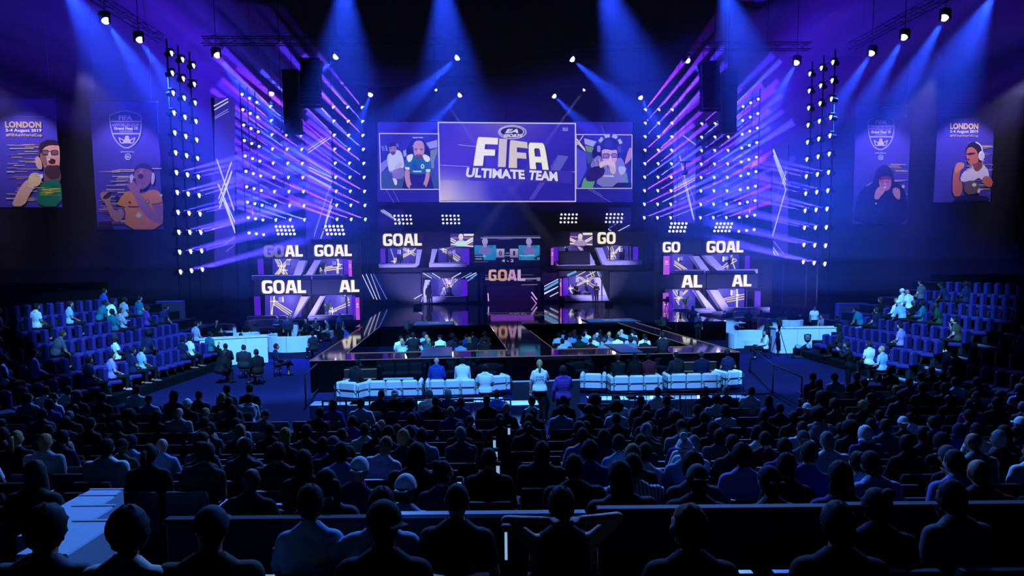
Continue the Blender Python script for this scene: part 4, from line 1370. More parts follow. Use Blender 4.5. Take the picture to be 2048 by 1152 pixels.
t = thing('entrance_portal', 'centre stage portal with a GOAL header and violet light inside', 'stage set', S0, YAW)
x0, x1, z0, z1 = prect(970, 535, 1082, 570, SYS - .3)
b = MB(); b.span((x0, SYS - .3, z0), (x1, SYS, z1), bev=.02); b.build('header', M['black'], t)
p = Pic(SYS - .32).crop(930, 460, 6.4)
p.poly([(258, 482), (965, 482), (965, 700), (258, 700)], (10, 8, 30))
for l_ in (((258, 580), (870, 574), .05, (90, 80, 130)), ((258, 610), (330, 608), .08, (110, 95, 130)), ((258, 632), (965, 622), .13, (140, 120, 165)), ((920, 630), (965, 628), .3, (130, 115, 165)), ((720, 702), (930, 698), .06, (120, 110, 150)), ((700, 652), (870, 650), .05, (80, 70, 120))):
    p.line(*l_)
cg = [(205, 165, 140), (205, 150, 120), (195, 145, 190), (190, 165, 205)]
for i, (ch, (a, c)) in enumerate(zip('GOAL', ((302, 405), (422, 540), (545, 660), (672, 772)))):
    w, pl = GLY[ch]
    p.quadtext(curve_mesh(pl, 0), (w, 1), [(a, 650), (c, 650), (a, 508), (c, 508)], cg[i])
p.build('header_picture', t)
px0, px1 = sl(974, 590, SYS)[0], sl(1081, 590, SYS)[0]
for sx in (px0 - .3, px1):
    b = MB(); b.span((sx, SYS - .3, ZS), (sx + .3, SYS + 3, z0)); b.build('side_wall', M['black'], t)
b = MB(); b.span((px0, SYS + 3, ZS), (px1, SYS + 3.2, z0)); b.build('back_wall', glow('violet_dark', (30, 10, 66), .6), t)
b = MB(); b.span((px0, SYS - .1, z0), (px1, SYS + 3.2, z0 + .15)); b.build('ceiling_panel', M['black'], t)
b = MB(); b.prism([sl(*q, SYS - .35) for q in ((1062, 585), (1073, 600), (1075, 599), (1064, 583.5))], SYS - .38, SYS - .33); b.prism([sl(*q, SYS - .35) for q in ((1062, 594), (1073, 608), (1074, 607), (1063, 593))], SYS - .38, SYS - .33)
b.tube([(sl(975.5, 586, SYS)[0], SYS - .36, sl(975.5, 586, SYS)[1]), (sl(976.5, 602, SYS)[0], SYS - .36, sl(976, 602, SYS)[1])], .05, 5)
b.build('light_tube', glow('lilac_tube', (215, 160, 240), 1.1), t)
lamp('AREA', 'portal_light', st((px0 + px1) / 2, SYS + 1.5, z0 - .1), st((px0 + px1) / 2, SYS + .5, 0), 16, (.42, .08, 1), 4, 160, size_y=2)

# dark set blocks that hold the clusters together
facade('black set block behind the left booth cluster', (497, 480, 722, 645), SYC + 2.3, .5)
facade('black set block behind the right booth cluster', (1312, 475, 1545, 632), SYC + 2.3, .5)
facade('black set wall behind the centre booths', (742, 462, 1300, 606), 2.2, .5)

# ------------------------------------------------------------------ hanging banners
def banner(label, px, sy, draw, crp):
    t = thing('hanging_banner', label, 'banner', S0, YAW)
    x0, x1, z0, z1 = prect(*px, sy)
    b = MB()
    b.add([(x0 + (x1 - x0) * i / 8, sy + .03 * math.sin(i * 1.3), z) for i in range(9) for z in (z0, z1)], [(2 * i, 2 * i + 2, 2 * i + 3, 2 * i + 1) for i in range(8)], 0, True, srgb(58, 48, 150))
    b.span((x0, sy + .06, z0), (x1, sy + .09, z1))
    b.build('cloth', mat('banner_cloth', (72, 62, 150), .9), t)
    b = MB(); b.tube([(x0 - .1, sy + .05, z1 + .05), (x1 + .1, sy + .05, z1 + .05)], .07, 8); b.build('top_pipe', M['steel'], t)
    b = MB(); b.tube([(x0 - .05, sy + .05, z0 - .04), (x1 + .05, sy + .05, z0 - .04)], .05, 8); b.build('bottom_pipe', M['black'], t)
    for sx in (x0 + .4, x1 - .4):
        b = MB(); b.tube([(sx, sy + .05, z1), (sx, sy + .05, 27)], .02, 4); b.build('hanging_cable', M['black'], t)
    p = Pic(sy - .06).crop(*crp)
    draw(p)
    p.build('printed_picture', t, 'print')
    return t, (x0, x1, z0, z1)


def streaks(p, x0, x1, y0, y1, n, seed, cols=((200, 160, 110), (150, 120, 120), (225, 190, 150), (120, 60, 90))):
    r = random.Random(seed)
    for k in range(n):
        y = y0 + (y1 - y0) * r.random()
        a = x0 + (x1 - x0) * r.random() * .6
        p.line((a, y), (min(x1, a + (x1 - x0) * (.2 + .5 * r.random())), y + r.uniform(-3, 3)), .02 + .05 * r.random(), cols[k % len(cols)])


def shield(p, pts, l1, l2, xl, xr, tx, tro, pres, ea):
    p.poly(pts, (150, 140, 190), 1)
    cx, cy = sum(a for a, _ in pts) / len(pts), sum(b for _, b in pts) / len(pts)
    p.poly([(cx + (a - cx) * .93, cy + (b - cy) * .93) for a, b in pts], (46, 38, 140), 1)
    p.line((xl, l1), (xr, l1), .1, (150, 140, 190)).line((xl + 8, l2), (xr - 8, l2), .1, (150, 140, 190))
    for (w, a, b, c, d, col, bo) in tx:
        p.text(w, a, b, c, d, col, bo)
    a, b, w, h = tro
    p.poly([(a - w * .42, b), (a + w * .42, b), (a + w, b + h), (a - w, b + h)], (165, 150, 180))
    for s_ in (-1, 1):
        q = [(a + s_ * w * 2.2, b + h * .25), (a + s_ * w * 1.75, b + h * .9), (a + s_ * w * 1.0, b + h), (a + s_ * w * .8, b + h * .6)]
        for i in range(4):
            p.line(q[i], q[(i + 1) % 4], .07, (170, 165, 210))
    w, a, b, c, d = pres
    p.text(w, a, b, c, d, (190, 185, 225), .02)
    cx, cy, r_ = ea
    p.poly(arc(cx, cy, r_, r_), (205, 200, 235)).poly(arc(cx, cy, r_ * .8, r_ * .8), (50, 40, 150)).text('EA', cx - r_ * .55, cy - r_ * .35, cx + r_ * .5, cy + r_ * .35, (210, 205, 235), .05, .04)


def d1(p):
    p.line((310, 165), (550, 172), .06, (90, 75, 140)).line((150, 215), (480, 226), .06, (90, 75, 140))
    p.text('LONDON', 52, 266, 412, 328, (165, 135, 120), .05).text('2-4 August 2019', 58, 340, 416, 376, (225, 222, 240), .03).text('#FIFAeWorldCup', 60, 388, 422, 422, (170, 145, 130), .03)
    streaks(p, 60, 430, 490, 1060, 46, 1)
    p.poly([(438, 760), (610, 740), (612, 880), (500, 900), (436, 860)], (104, 70, 78), 1)
    p.poly([(372, 1116), (382, 960), (432, 874), (520, 850), (612, 850), (626, 1116)], (18, 98, 78), 1)
    streaks(p, 400, 610, 925, 1005, 26, 2, ((190, 180, 40), (170, 160, 50), (40, 90, 60)))
    p.poly([(404, 580), (430, 530), (520, 494), (592, 500), (602, 560), (602, 700), (584, 752), (520, 776), (452, 732), (412, 650)], (192, 132, 122), 1)
    p.poly([(404, 575), (446, 545), (470, 640), (480, 735), (420, 680)], (128, 82, 88), 1)
    p.poly([(452, 728), (490, 700), (540, 708), (600, 700), (606, 830), (520, 852), (450, 800)], (58, 38, 48), 1)
    p.poly([(388, 570), (392, 515), (420, 470), (480, 448), (560, 452), (592, 484), (590, 510), (510, 500), (440, 528), (410, 600)], (34, 22, 44), 1)
    p.poly([(482, 650), (520, 636), (562, 648), (556, 692), (500, 694)], (66, 20, 34), 1).poly([(470, 640), (500, 628), (510, 655), (480, 660)], (210, 170, 170), 1)
    for a, c in ((425, 496), (512, 588)):
        p.poly(rrect(a, 552, c, 606, 20), (46, 32, 50)).poly(rrect(a + 8, 560, c - 8, 596, 14), (112, 74, 82))
    p.line((496, 570), (512, 566), .06, (46, 32, 50)).line((408, 574), (428, 570), .06, (46, 32, 50)).poly([(488, 570), (512, 570), (520, 622), (486, 624)], (216, 160, 144), 1)
    p.poly([(352, 640), (378, 610), (414, 640), (432, 740), (400, 752), (364, 712)], (172, 142, 128), 1).poly([(372, 612), (392, 540), (410, 560), (400, 620)], (66, 52, 70), 1)
    p.poly([(118, 1116), (150, 1030), (220, 905), (292, 832), (330, 880), (345, 930), (300, 1000), (245, 1116)], (190, 148, 132), 1)
    p.poly([(284, 860), (300, 800), (352, 774), (402, 790), (428, 840), (400, 905), (345, 925), (300, 900)], (206, 164, 128), 1).line((345, 792), (388, 800), .04, (140, 100, 80)).line((352, 810), (398, 822), .04, (140, 100, 80))
    p.poly([(400, 796), (432, 790), (438, 830), (410, 842)], (220, 220, 235)).line((286, 908), (352, 938), .07, (220, 215, 230))


def d2(p):
    shield(p, [(325, 123), (400, 138), (462, 160), (468, 200), (466, 290), (446, 366), (402, 418), (342, 447), (282, 418), (232, 352), (210, 280), (199, 200), (198, 160), (262, 140)], 218, 318, 214, 462,
           [('FIFA', 278, 167, 387, 205, (222, 220, 240), .06), ('eWORLD CUP', 225, 234, 446, 258, (140, 125, 180), .03), ('Grand Final 19', 240, 264, 434, 286, (225, 222, 240), .035), ('LONDON', 288, 292, 390, 306, (140, 130, 185), .02)], (346, 336, 30, 62), ('presented by', 298, 460, 404, 476), (354, 508, 26))
    streaks(p, 110, 420, 600, 1060, 40, 3, ((150, 125, 130), (190, 150, 110), (110, 90, 140), (205, 170, 120)))
    p.line((520, 606), (632, 604), .06, (190, 160, 130))
    p.poly([(262, 905), (290, 850), (345, 790), (400, 800), (470, 815), (560, 772), (625, 800), (646, 900), (642, 1106), (328, 1106), (340, 930)], (206, 116, 42), 1)
    p.poly([(545, 900), (640, 890), (646, 1000), (600, 1010)], (130, 86, 130), 1).line((262, 905), (335, 925), .08, (44, 26, 50)).line((548, 905), (640, 885), .08, (44, 26, 50))
    p.poly([(408, 640), (420, 585), (480, 562), (545, 590), (560, 660), (530, 740), (480, 780), (440, 760), (415, 700)], (122, 76, 122), 1).poly([(405, 645), (410, 590), (470, 556), (545, 575), (566, 640), (540, 620), (470, 600), (425, 612)], (44, 28, 88), 1)
    p.poly([(436, 655), (470, 648), (488, 668), (470, 692), (440, 688)], (60, 24, 60), 1).line((428, 628), (455, 624), .05, (60, 36, 80)).line((480, 622), (515, 628), .05, (60, 36, 80)).poly([(452, 620), (468, 620), (474, 644), (452, 646)], (150, 100, 140), 1)
    p.poly([(372, 690), (376, 655), (396, 650), (402, 700), (388, 724), (374, 716)], (176, 170, 216), 1).poly([(552, 640), (572, 640), (580, 690), (560, 742), (545, 730)], (176, 170, 216), 1)
    p.poly([(366, 770), (340, 730), (380, 742), (352, 700), (398, 730), (386, 690), (420, 730), (436, 760), (462, 720), (468, 750), (446, 800), (500, 860), (560, 950), (645, 1010), (640, 1062), (545, 1036), (455, 940), (410, 840)], (136, 92, 126), 1)
    p.poly([(126, 838), (132, 802), (180, 795), (216, 800), (220, 850), (206, 880), (252, 962), (304, 925), (330, 980), (300, 1030), (262, 1052), (212, 1000), (176, 900)], (150, 108, 124), 1).poly([(146, 842), (204, 792), (220, 800), (214, 842), (160, 862)], (40, 34, 70), 1).poly(arc(266, 848, 20, 20), (44, 30, 60))
    p.poly(arc(445, 990, 24, 24), (236, 190, 130)).poly(arc(445, 990, 12, 12), (255, 245, 225)).poly(arc(628, 826, 12, 12), (240, 220, 190)).poly(arc(518, 878, 16, 16), (30, 24, 50)).poly(arc(518, 878, 10, 10), (226, 160, 60)).line((358, 918), (445, 920), .1, (92, 54, 40)).poly([(358, 890), (372, 868), (384, 890)], (60, 34, 50)).poly([(110, 1045), (220, 1035), (240, 1105), (110, 1105)], (36, 26, 70))


def d3(p):
    p.line((330, 62), (570, 64), .06, (150, 135, 175)).poly(arc(542, 147, 9, 9), (210, 205, 235))
    shield(p, [(318, 136), (380, 152), (437, 176), (440, 220), (434, 300), (414, 370), (370, 425), (310, 452), (250, 418), (216, 345), (203, 280), (200, 220), (200, 178), (255, 158)], 231, 326, 208, 432,
           [('FIFA', 270, 178, 369, 214, (222, 220, 240), .06), ('eWORLD CUP', 214, 240, 416, 268, (130, 115, 170), .03), ('Grand Final 19', 229, 272, 404, 296, (225, 222, 240), .035), ('LONDON', 270, 300, 366, 316, (120, 110, 170), .02)], (316, 342, 27, 64), ('presented by', 266, 464, 362, 478), (315, 510, 23))
    streaks(p, 330, 555, 560, 1000, 40, 5, ((170, 145, 150), (200, 160, 110), (120, 100, 150)))
    p.poly([(80, 1096), (100, 860), (190, 742), (262, 700), (430, 716), (505, 764), (548, 870), (560, 1096)], (22, 14, 56), 1).poly([(180, 755), (250, 715), (240, 735), (190, 770)], (120, 105, 160), 1)
    p.poly([(252, 780), (262, 650), (310, 580), (362, 572), (412, 618), (440, 720), (420, 800), (380, 720), (310, 730), (290, 800)], (28, 18, 66), 1)
    p.poly([(296, 700), (330, 676), (400, 680), (410, 740), (396, 790), (360, 808), (325, 806), (302, 770)], (170, 98, 132), 1).poly([(300, 690), (350, 668), (410, 684), (408, 712), (345, 702), (306, 720)], (96, 42, 62), 1)
    p.line((312, 724), (342, 732), .06, (70, 30, 60)).line((362, 730), (392, 722), .06, (70, 30, 60)).poly([(335, 768), (368, 764), (360, 784), (340, 784)], (225, 200, 215), 1).poly([(345, 730), (362, 730), (368, 758), (342, 760)], (196, 130, 150), 1)
    p.poly([(250, 876), (268, 800), (300, 766), (345, 780), (350, 812), (320, 846), (290, 884)], (196, 132, 146), 1).poly([(415, 800), (432, 776), (480, 784), (486, 830), (484, 884), (450, 876), (420, 830)], (196, 132, 146), 1)
    for x in (286, 306, 326, 432, 450, 468):
        p.line((x, 784), (x + 4, 806), .035, (120, 70, 96))
    p.poly(arc(512, 768, 14, 14), (235, 205, 165)).poly(arc(270, 918, 8, 8), (225, 200, 205))


def d4(p):
    p.line((90, 170), (340, 160), .06, (110, 95, 150)).line((190, 218), (420, 212), .06, (110, 95, 150))
    p.text('LONDON', 218, 256, 532, 320, (190, 155, 110), .05).text('2-4 August 2019', 217, 330, 529, 368, (225, 222, 240), .03).text('#FIFAeWorldCup', 214, 379, 530, 410, (150, 130, 135), .03)
    streaks(p, 380, 690, 470, 1000, 44, 7, ((190, 165, 140), (150, 130, 150), (215, 190, 150), (110, 90, 130)))
    p.poly([(245, 1062), (244, 860), (268, 722), (322, 684), (376, 690), (372, 742), (330, 772), (312, 880), (352, 900), (346, 1052)], (172, 92, 70), 1).poly([(262, 760), (290, 690), (340, 682), (376, 702), (366, 742), (318, 770), (290, 812)], (186, 120, 112), 1)
    p.poly([(320, 880), (358, 792), (440, 730), (580, 700), (642, 780), (646, 870), (570, 880), (530, 850), (480, 890), (372, 905)], (194, 176, 204), 1)
    for k in range(3):
        p.line((370 + 8 * k, 770 + 8 * k), (455 + 5 * k, 728 + 7 * k), .035, (40, 30, 60))
    p.poly([(462, 700), (580, 660), (580, 730), (520, 790), (480, 770)], (116, 58, 64), 1)
    p.poly([(392, 560), (410, 525), (470, 510), (520, 560), (540, 640), (520, 690), (470, 706), (420, 704), (402, 660)], (168, 88, 84), 1)
    p.poly([(392, 580), (396, 520), (430, 470), (490, 458), (545, 490), (566, 580), (560, 680), (525, 690), (528, 610), (500, 540), (450, 512), (408, 530)], (28, 18, 48), 1)
    p.poly([(396, 585), (490, 574), (492, 596), (400, 612)], (40, 26, 60), 1).poly([(404, 648), (436, 644), (430, 664), (408, 668)], (90, 30, 50), 1).poly([(398, 600), (414, 600), (412, 636), (396, 636)], (190, 110, 104), 1)
    for i in range(6):
        q0, q1 = R(78 - 18 * i), R(60 - 18 * i)
        p.line((478 + 92 * math.cos(q0), 560 - 98 * math.sin(q0)), (478 + 92 * math.cos(q1), 560 - 98 * math.sin(q1)), .11, (206, 198, 220))
    p.poly(arc(560, 614, 34, 52), (208, 198, 218)).poly(arc(566, 618, 20, 36), (172, 160, 190)).line((575, 660), (570, 800), .04, (200, 190, 215))
    p.poly([(560, 870), (600, 830), (660, 850), (684, 900), (670, 960), (600, 950)], (168, 88, 74), 1).poly([(360, 905), (440, 880), (520, 900), (552, 980), (500, 1030), (380, 1040)], (88, 70, 74), 1)
    p.poly([(230, 1110), (300, 1062), (400, 1036), (540, 1050), (640, 1062), (646, 1110)], (22, 20, 64), 1).poly(arc(480, 932, 24, 20), (220, 205, 170)).poly(arc(480, 932, 12, 10), (255, 248, 230)).poly([(510, 990), (545, 960), (548, 1010), (520, 1030)], (190, 190, 215), 1)


BAN = []
for args in (('far left banner with date and a shouting man in green', (-8, 198, 117, 414), -4, d1, (0, 190, 5.008)),
             ('left banner with shield emblem and a man in orange', (187, 203, 320, 459), -4, d2, (170, 190, 4.112)),
             ('right banner with shield emblem and a hooded man with raised fists', (1709, 212, 1818, 448), -4, d3, (1690, 200, 4.433)),
             ('far right banner with date and a man in a white shirt', (1872, 207, 1985, 404), -4, d4, (1860, 200, 5.486))):
    t, bx = banner(*args)
    cx, cz = (bx[0] + bx[1]) / 2, (bx[2] + bx[3]) / 2
    lamp('SPOT', 'banner_light', st(cx, -10.5, 18.8), st(cx, -4, cz - 1.5), 5600, (.44, .38, 1), .3, 60, .5)

# free-standing totems by the side entrances
for px, sg, lab in (((313, 602, 366, 668), -1, 'dark blue totem with a trophy emblem behind the left lounge'), ((1677, 606, 1736, 652), 1, 'dark blue totem with a trophy emblem behind the right lounge')):
    sy = -26 if sg < 0 else -24
    t = thing('totem', lab, 'totem', S0, YAW)
    x0, x1, z0, z1 = prect(*px, sy)
    b = MB(); b.span((x0, sy, .1), (x1, sy + .4, z1), bev=.02); b.build('body', mat('totem_blue', (20, 20, 80), .7), t)
    b = MB(); b.span((x0 + .05, sy - .02, .15), (x1 - .05, sy, z1 - .05)); o = b.build('lit_face', glow('totem_face', (7, 8, 62), .9), t)
    b = MB(); cx, cz = (x0 + x1) / 2, z0 + (z1 - z0) * .45
    b.lathe([(.05, -.4), (.03, -.15), (.16, .1), (.13, .3), (.1, .32)], 10, 0, (cx, sy - .12, cz)); b.build('trophy_emblem', glow('totem_mark', (60, 60, 130), .7), o)
    b = MB(); b.span((x0 - .1, sy - .2, 0), (x1 + .1, sy + .6, .1)); b.build('base', M['black'], t)

# remote camera hanging on a wire in front of the right lamp blocks
t = thing('hanging_camera', 'small dark camera hanging on a wire before the right LED column', 'camera', at(1370, 345, 52))
b = MB(); b.box((0, 0, 0), (.34, .5, .34), bev=.05); b.lathe([(.1, 0), (.1, .2)], 10, 0, (0, -.25, 0), Matrix.Rotation(R(90), 4, 'X')); b.build('body', M['black'], t)
b = MB(); b.tube([(0, 0, .1), (0, 0, .75)], .05, 6); b.build('post', M['black'], t)
b = MB(); b.tube([(-.36, 0, .75), (.36, 0, .78)], .06, 6); b.box((-.3, 0, .76), (.2, .2, .08)); b.box((.34, 0, .79), (.3, .16, .05)); b.build('crossarm', M['black'], t)
b = MB(); b.tube([(0, 0, .78), (0, 0, 27 - at(1370, 345, 52).z)], .012, 4); b.build('hanging_cable', M['black'], t)

# added floor lamps, not known to stand here, that brighten the booths' white faces
for i, (sx, sy, z, ax_, ay_, az_, e_, an) in enumerate(((-20.3, -17.2, 0, -20, -13, 4.4, 2200, 84), (-14.8, -17.2, 0, -15, -13, 4.4, 2200, 84), (14.3, -17.2, 0, 14.5, -13, 4.4, 2200, 84), (19.8, -17.2, 0, 19.8, -13, 4.4, 2200, 84),
                                                (-7.6, -6.5, ZS, -7.6, 0, 4.6, 3400, 66), (8.2, -6.5, ZS, 8.2, 0, 4.6, 3400, 66))):
    p = st(sx, sy, z)
    t = thing('added_floor_lamp', 'low black floor lamp in front of the %s' % ['outer left booths', 'inner left booths', 'inner right booths', 'outer right booths', 'left stage booth', 'right stage booth'][i], 'stage light', p, YAW)
    b = MB(); b.box((0, -.05, .17), (.7, .16, .34), bev=.02); b.build('housing', M['black'], t)
    b = MB(); b.box((0, .035, .2), (.62, .02, .1)); b.build('lens', M['glass'], t)
    lamp('SPOT', 'added_booth_wash', p + AY * .16 + Vector((0, 0, .2)), st(ax_, ay_, az_), e_, (.36, .31, 1), .08, an, .6)
# ------------------------------------------------------------------ people
_cm = {}


def cmat(rgb, rough=.85, nm='cloth'):
    k = (tuple(rgb), nm)
    if k not in _cm:
        _cm[k] = mat('%s_%d_%d_%d' % ((nm,) + tuple(int(c) for c in rgb)), rgb, rough, bump=.12 if nm == 'cloth' else 0, scale=30, spec=.25)
    return _cm[k]


HEAD, NECK, TORSO, PELV, UARM, FARM, HAND, THIGH, CALF, FOOT = range(10)


def V(*a):
    return Vector(a)


def skeleton(stand=False, lean=0.0, side=0.0, hands='lap', nod=0.0, turn=0.0, slim=1.0, legs='seat', crouch=0.0):
    """tapered limbs of one posed figure facing +y, and the frame of its head"""
    hz = .93 if stand else .52
    w = slim
    piv = V(0, 0, hz)
    Rl = Matrix.Rotation(-lean, 3, 'X') @ Matrix.Rotation(side, 3, 'Y')

    def U(x, y, z):                      # a point of the upper body, leaning with it
        return piv + Rl @ V(x, y, z)
    caps, ell = [], []

    def cap(a, b, ra, rb, reg):
        caps.append((Vector(a), Vector(b), ra, rb, reg))
    # trunk
    cap(V(-.085 * w, -.01, hz), V(.085 * w, -.01, hz), .125, .125, PELV)
    for z, hx, r_, y in ((.05, .088, .122, -.005), (.10, .074, .112, 0), (.15, .064, .108, 0), (.20, .066, .110, 0), (.25, .078, .115, -.003), (.30, .092, .119, -.008), (.35, .104, .114, -.014), (.40, .115, .100, -.02)):
        cap(U(-hx * w, y, z), U(hx * w, y, z), r_ * (.5 + .5 * w), r_ * (.5 + .5 * w), TORSO)
    cap(U(-.165 * w, -.02, .46), U(.165 * w, -.02, .46), .062, .062, TORSO)
    cap(U(-.09 * w, -.03, .49), U(0, -.015, .56), .055, .05, TORSO)
    cap(U(.09 * w, -.03, .49), U(0, -.015, .56), .055, .05, TORSO)
    # neck and head
    Rh = Rl @ Matrix.Rotation(turn, 3, 'Z') @ Matrix.Rotation(-nod + lean * .55, 3, 'X')
    hc = U(0, .015, .52) + Rh @ V(0, .012, .175)
    cap(U(0, -.01, .50), hc + Rh @ V(0, -.015, -.06), .054 * w, .052 * w, NECK)

    def H(x, y, z):
        return hc + Rh @ V(x, y, z)
    ell.append((hc, (.076, .094, .108), Rh))
    cap(H(0, -.012, .012), H(0, .012, .03), .078, .076, HEAD)
    cap(H(0, .035, -.07), H(0, .055, -.088), .045, .030, HEAD)     # jaw and chin
    cap(H(0, .088, .012), H(0, .105, -.022), .010, .016, HEAD)     # nose
    cap(H(-.03, .083, .028), H(.03, .083, .028), .014, .014, HEAD)  # brow
    cap(H(-.018, .086, -.05), H(.018, .086, -.05), .011, .011, HEAD)  # lips
    for s in (-1, 1):
        cap(H(s * .078, -.005, .012), H(s * .078, -.008, -.022), .015, .011, HEAD)
        cap(H(s * .045, .068, -.015), H(s * .05, .05, -.03), .022, .02, HEAD)

    def hand(wr, d, up, s):
        d = d.normalized()
        n = d.cross(up).normalized()
        k = wr + d * .075
        cap(wr + d * .02 + n * .014, k + n * .022, .021, .018, HAND)
        cap(wr + d * .02 - n * .014, k - n * .022, .021, .018, HAND)
        u2 = n.cross(d).normalized()
        for i, L in enumerate((.066, .078, .072, .055)):
            b = k + n * (.030 - .02 * i)
            m = b + d * L * .55 - u2 * .008
            cap(b, m, .0095, .009, HAND)
            cap(m, m + d * L * .38 - u2 * .022, .009, .0075, HAND)
        t0 = wr + d * .025 + n * .026 * s
        cap(t0, t0 + d * .035 + n * .030 * s, .012, .0105, HAND)
        cap(t0 + d * .035 + n * .030 * s, t0 + d * .062 + n * .026 * s, .0105, .009, HAND)
    # arms: elbow and wrist targets in the leaning frame
    T = {'lap': (V(.245, .03, .20), V(.09, .27, .10)), 'down': (V(.25, -.02, .20), V(.25, .05, -.03)), 'cross': (V(.25, .04, .20), V(-.06, .19, .27)),
         'phone': (V(.235, .12, .25), V(.07, .34, .40)), 'chin': (V(.20, .18, .20), V(.05, .17, .52)), 'behind': (V(.36, -.02, .62), V(.10, -.11, .66)),
         'raise': (V(.30, .14, .52), V(.27, .26, .76)), 'knees': (V(.22, .20, .17), V(.12, .42, .10)), 'hips': (V(.33, -.10, .24), V(.18, .04, .06)),
         'rest': (V(.29, -.03, .20), V(.29, .22, .16)), 'wide': (V(.40, -.08, .36), V(.60, -.02, .40)), 'cam': (V(.27, .16, .36), V(.13, .26, .56))}
    hs = hands if isinstance(hands, tuple) else (hands, hands)
    for s, hn in ((-1, hs[0]), (1, hs[1])):
        e, wv = T[hn]
        sh = U(s * .185 * w, -.02, .46)
        el, wr = U(s * e.x, e.y, e.z), U(s * wv.x, wv.y, wv.z)
        cap(sh, el, .055 * w, .043 * w, UARM)
        cap(el, wr, .042 * w, .029 * w, FARM)
        hand(wr, (wr - el), V(0, 0, 1) if abs((wr - el).normalized().z) < .9 else V(0, 1, 0), -s)
    # legs
    for s in (-1, 1):
        hip = V(s * .095 * w, .0, hz - .02)
        if legs == 'seat':
            kn, an, to = V(s * .12, .43, .50), V(s * .12, .42, .09), V(s * .13, .58, .045)
        elif legs == 'out':
            kn, an, to = V(s * .15, .44, .48), V(s * .13, .66, .10), V(s * .15, .80, .10)
        elif legs == 'crossed':
            kn, an, to = (V(.06, .46, .60), V(-.22, .58, .46), V(-.34, .68, .42)) if s > 0 else (V(-.10, .44, .50), V(-.08, .44, .09), V(-.09, .60, .045))
        else:
            kn, an, to = V(s * .105, .03, .50), V(s * .115, -.02, .085), V(s * .14, .14, .04)
        cap(hip, kn, .088 * w, .062, THIGH)
        cap(kn, an, .058, .040, CALF)
        cap(an + V(0, -.03, -.02), to, .042, .034, FOOT)
    return caps, ell, hc, Rh


_poses = {}


def figure(key, tris=2600, **kw):
    """one continuous body and the clothes that follow it, cached per pose"""
    if key in _poses:
        return _poses[key]
    caps, ell, hc, Rh = skeleton(**kw)
    b = MB()
    for a, c, ra, rb, reg in caps:
        b.capsule(a, c, ra, rb, 12)
    for c, r, Mx in ell:
        b.ball(c, r, 18, 12, 0, Mx.to_4x4())
    o = b.build('tmp', M['black'])
    m = o.modifiers.new('r', 'REMESH')
    m.mode, m.voxel_size = 'VOXEL', .0115
    m = o.modifiers.new('s', 'SMOOTH')
    m.factor, m.iterations = .5, 4
    m = o.modifiers.new('d', 'DECIMATE')
    m.ratio = .35
    dg = bpy.context.evaluated_depsgraph_get()
    me = bpy.data.meshes.new_from_object(o.evaluated_get(dg))
    old = o.data
    bpy.data.objects.remove(o)
    bpy.data.meshes.remove(old)
    n = len(me.vertices)
    co = np.empty(n * 3)
    me.vertices.foreach_get('co', co)
    co = co.reshape(-1, 3)
    no = np.empty(n * 3)
    me.vertices.foreach_get('normal', no)
    no = no.reshape(-1, 3)
    best, reg = np.full(n, 9e9), np.zeros(n, int)
    par = np.zeros(n)
    for a, c, ra, rb, rg in caps:
        a, c = np.array(a), np.array(c)
        d = c - a
        t = np.clip(((co - a) @ d) / max(1e-9, d @ d), 0, 1)
        ds = np.linalg.norm(co - a - t[:, None] * d, axis=1) - (ra + (rb - ra) * t)
        k = ds < best
        best[k], reg[k], par[k] = ds[k], rg, t[k]
    fs = [tuple(p.vertices) for p in me.polygons]
    hl = (co - np.array(hc)) @ np.array(Rh)          # head-local
    eye = (np.minimum(np.linalg.norm(hl - (-.031, .084, .006), axis=1), np.linalg.norm(hl - (.031, .084, .006), axis=1)) < .014)
    lip = (np.abs(hl[:, 0]) < .024) & (np.abs(hl[:, 2] + .05) < .009) & (hl[:, 1] > .07)
    hzl = .93 if kw.get('stand') else .52

    def sub(name, keep, off, mname, smooth=True):
        ids = np.nonzero(keep)[0]
        mp = {int(i): k for k, i in enumerate(ids)}
        f2 = [tuple(mp[i] for i in f) for f in fs if all(keep[i] for i in f)]
        p2 = co[ids] + no[ids] * off
        k = MB()
        k.add([tuple(p) for p in p2], f2, 0, smooth)
        return k.mesh(name, M['black'])
    out = {}
    k = MB()
    k.add([tuple(p) for p in co], fs, 0, True)
    k.mi = [1 if sum(eye[i] for i in f) >= 2 else 2 if sum(lip[i] for i in f) >= 2 else 0 for f in fs]
    out['body'] = k.mesh('body', [M['black'], M['black'], M['black']])
    tor = (reg == TORSO) | ((reg == NECK) & (par < .14)) | ((reg == PELV) & (co[:, 2] > hzl - .03))
    out['short'] = sub('shirt', tor | ((reg == UARM) & (par < .72)), .013, 0)
    out['long'] = sub('shirt', tor | (reg == UARM) | ((reg == FARM) & (par < .93)), .016, 0)
    out['vest'] = sub('shirt', tor & (np.abs(co[:, 0]) < .165), .012, 0)
    out['trousers'] = sub('trousers', (reg == PELV) | (reg == THIGH) | ((reg == CALF) & (par < .95)), .011, 0)
    out['shoes'] = sub('shoes', (reg == FOOT), .009, 0)
    hoodie = MB()
    hoodie.add([], [])
    bpy.data.meshes.remove(me)
    hm_ = Rh.to_4x4()
    hm_.translation = hc
    out['head'] = hm_
    _poses[key] = out
    return out


# hair and headwear, modelled round the head's centre (face towards +y)
_hair = {}


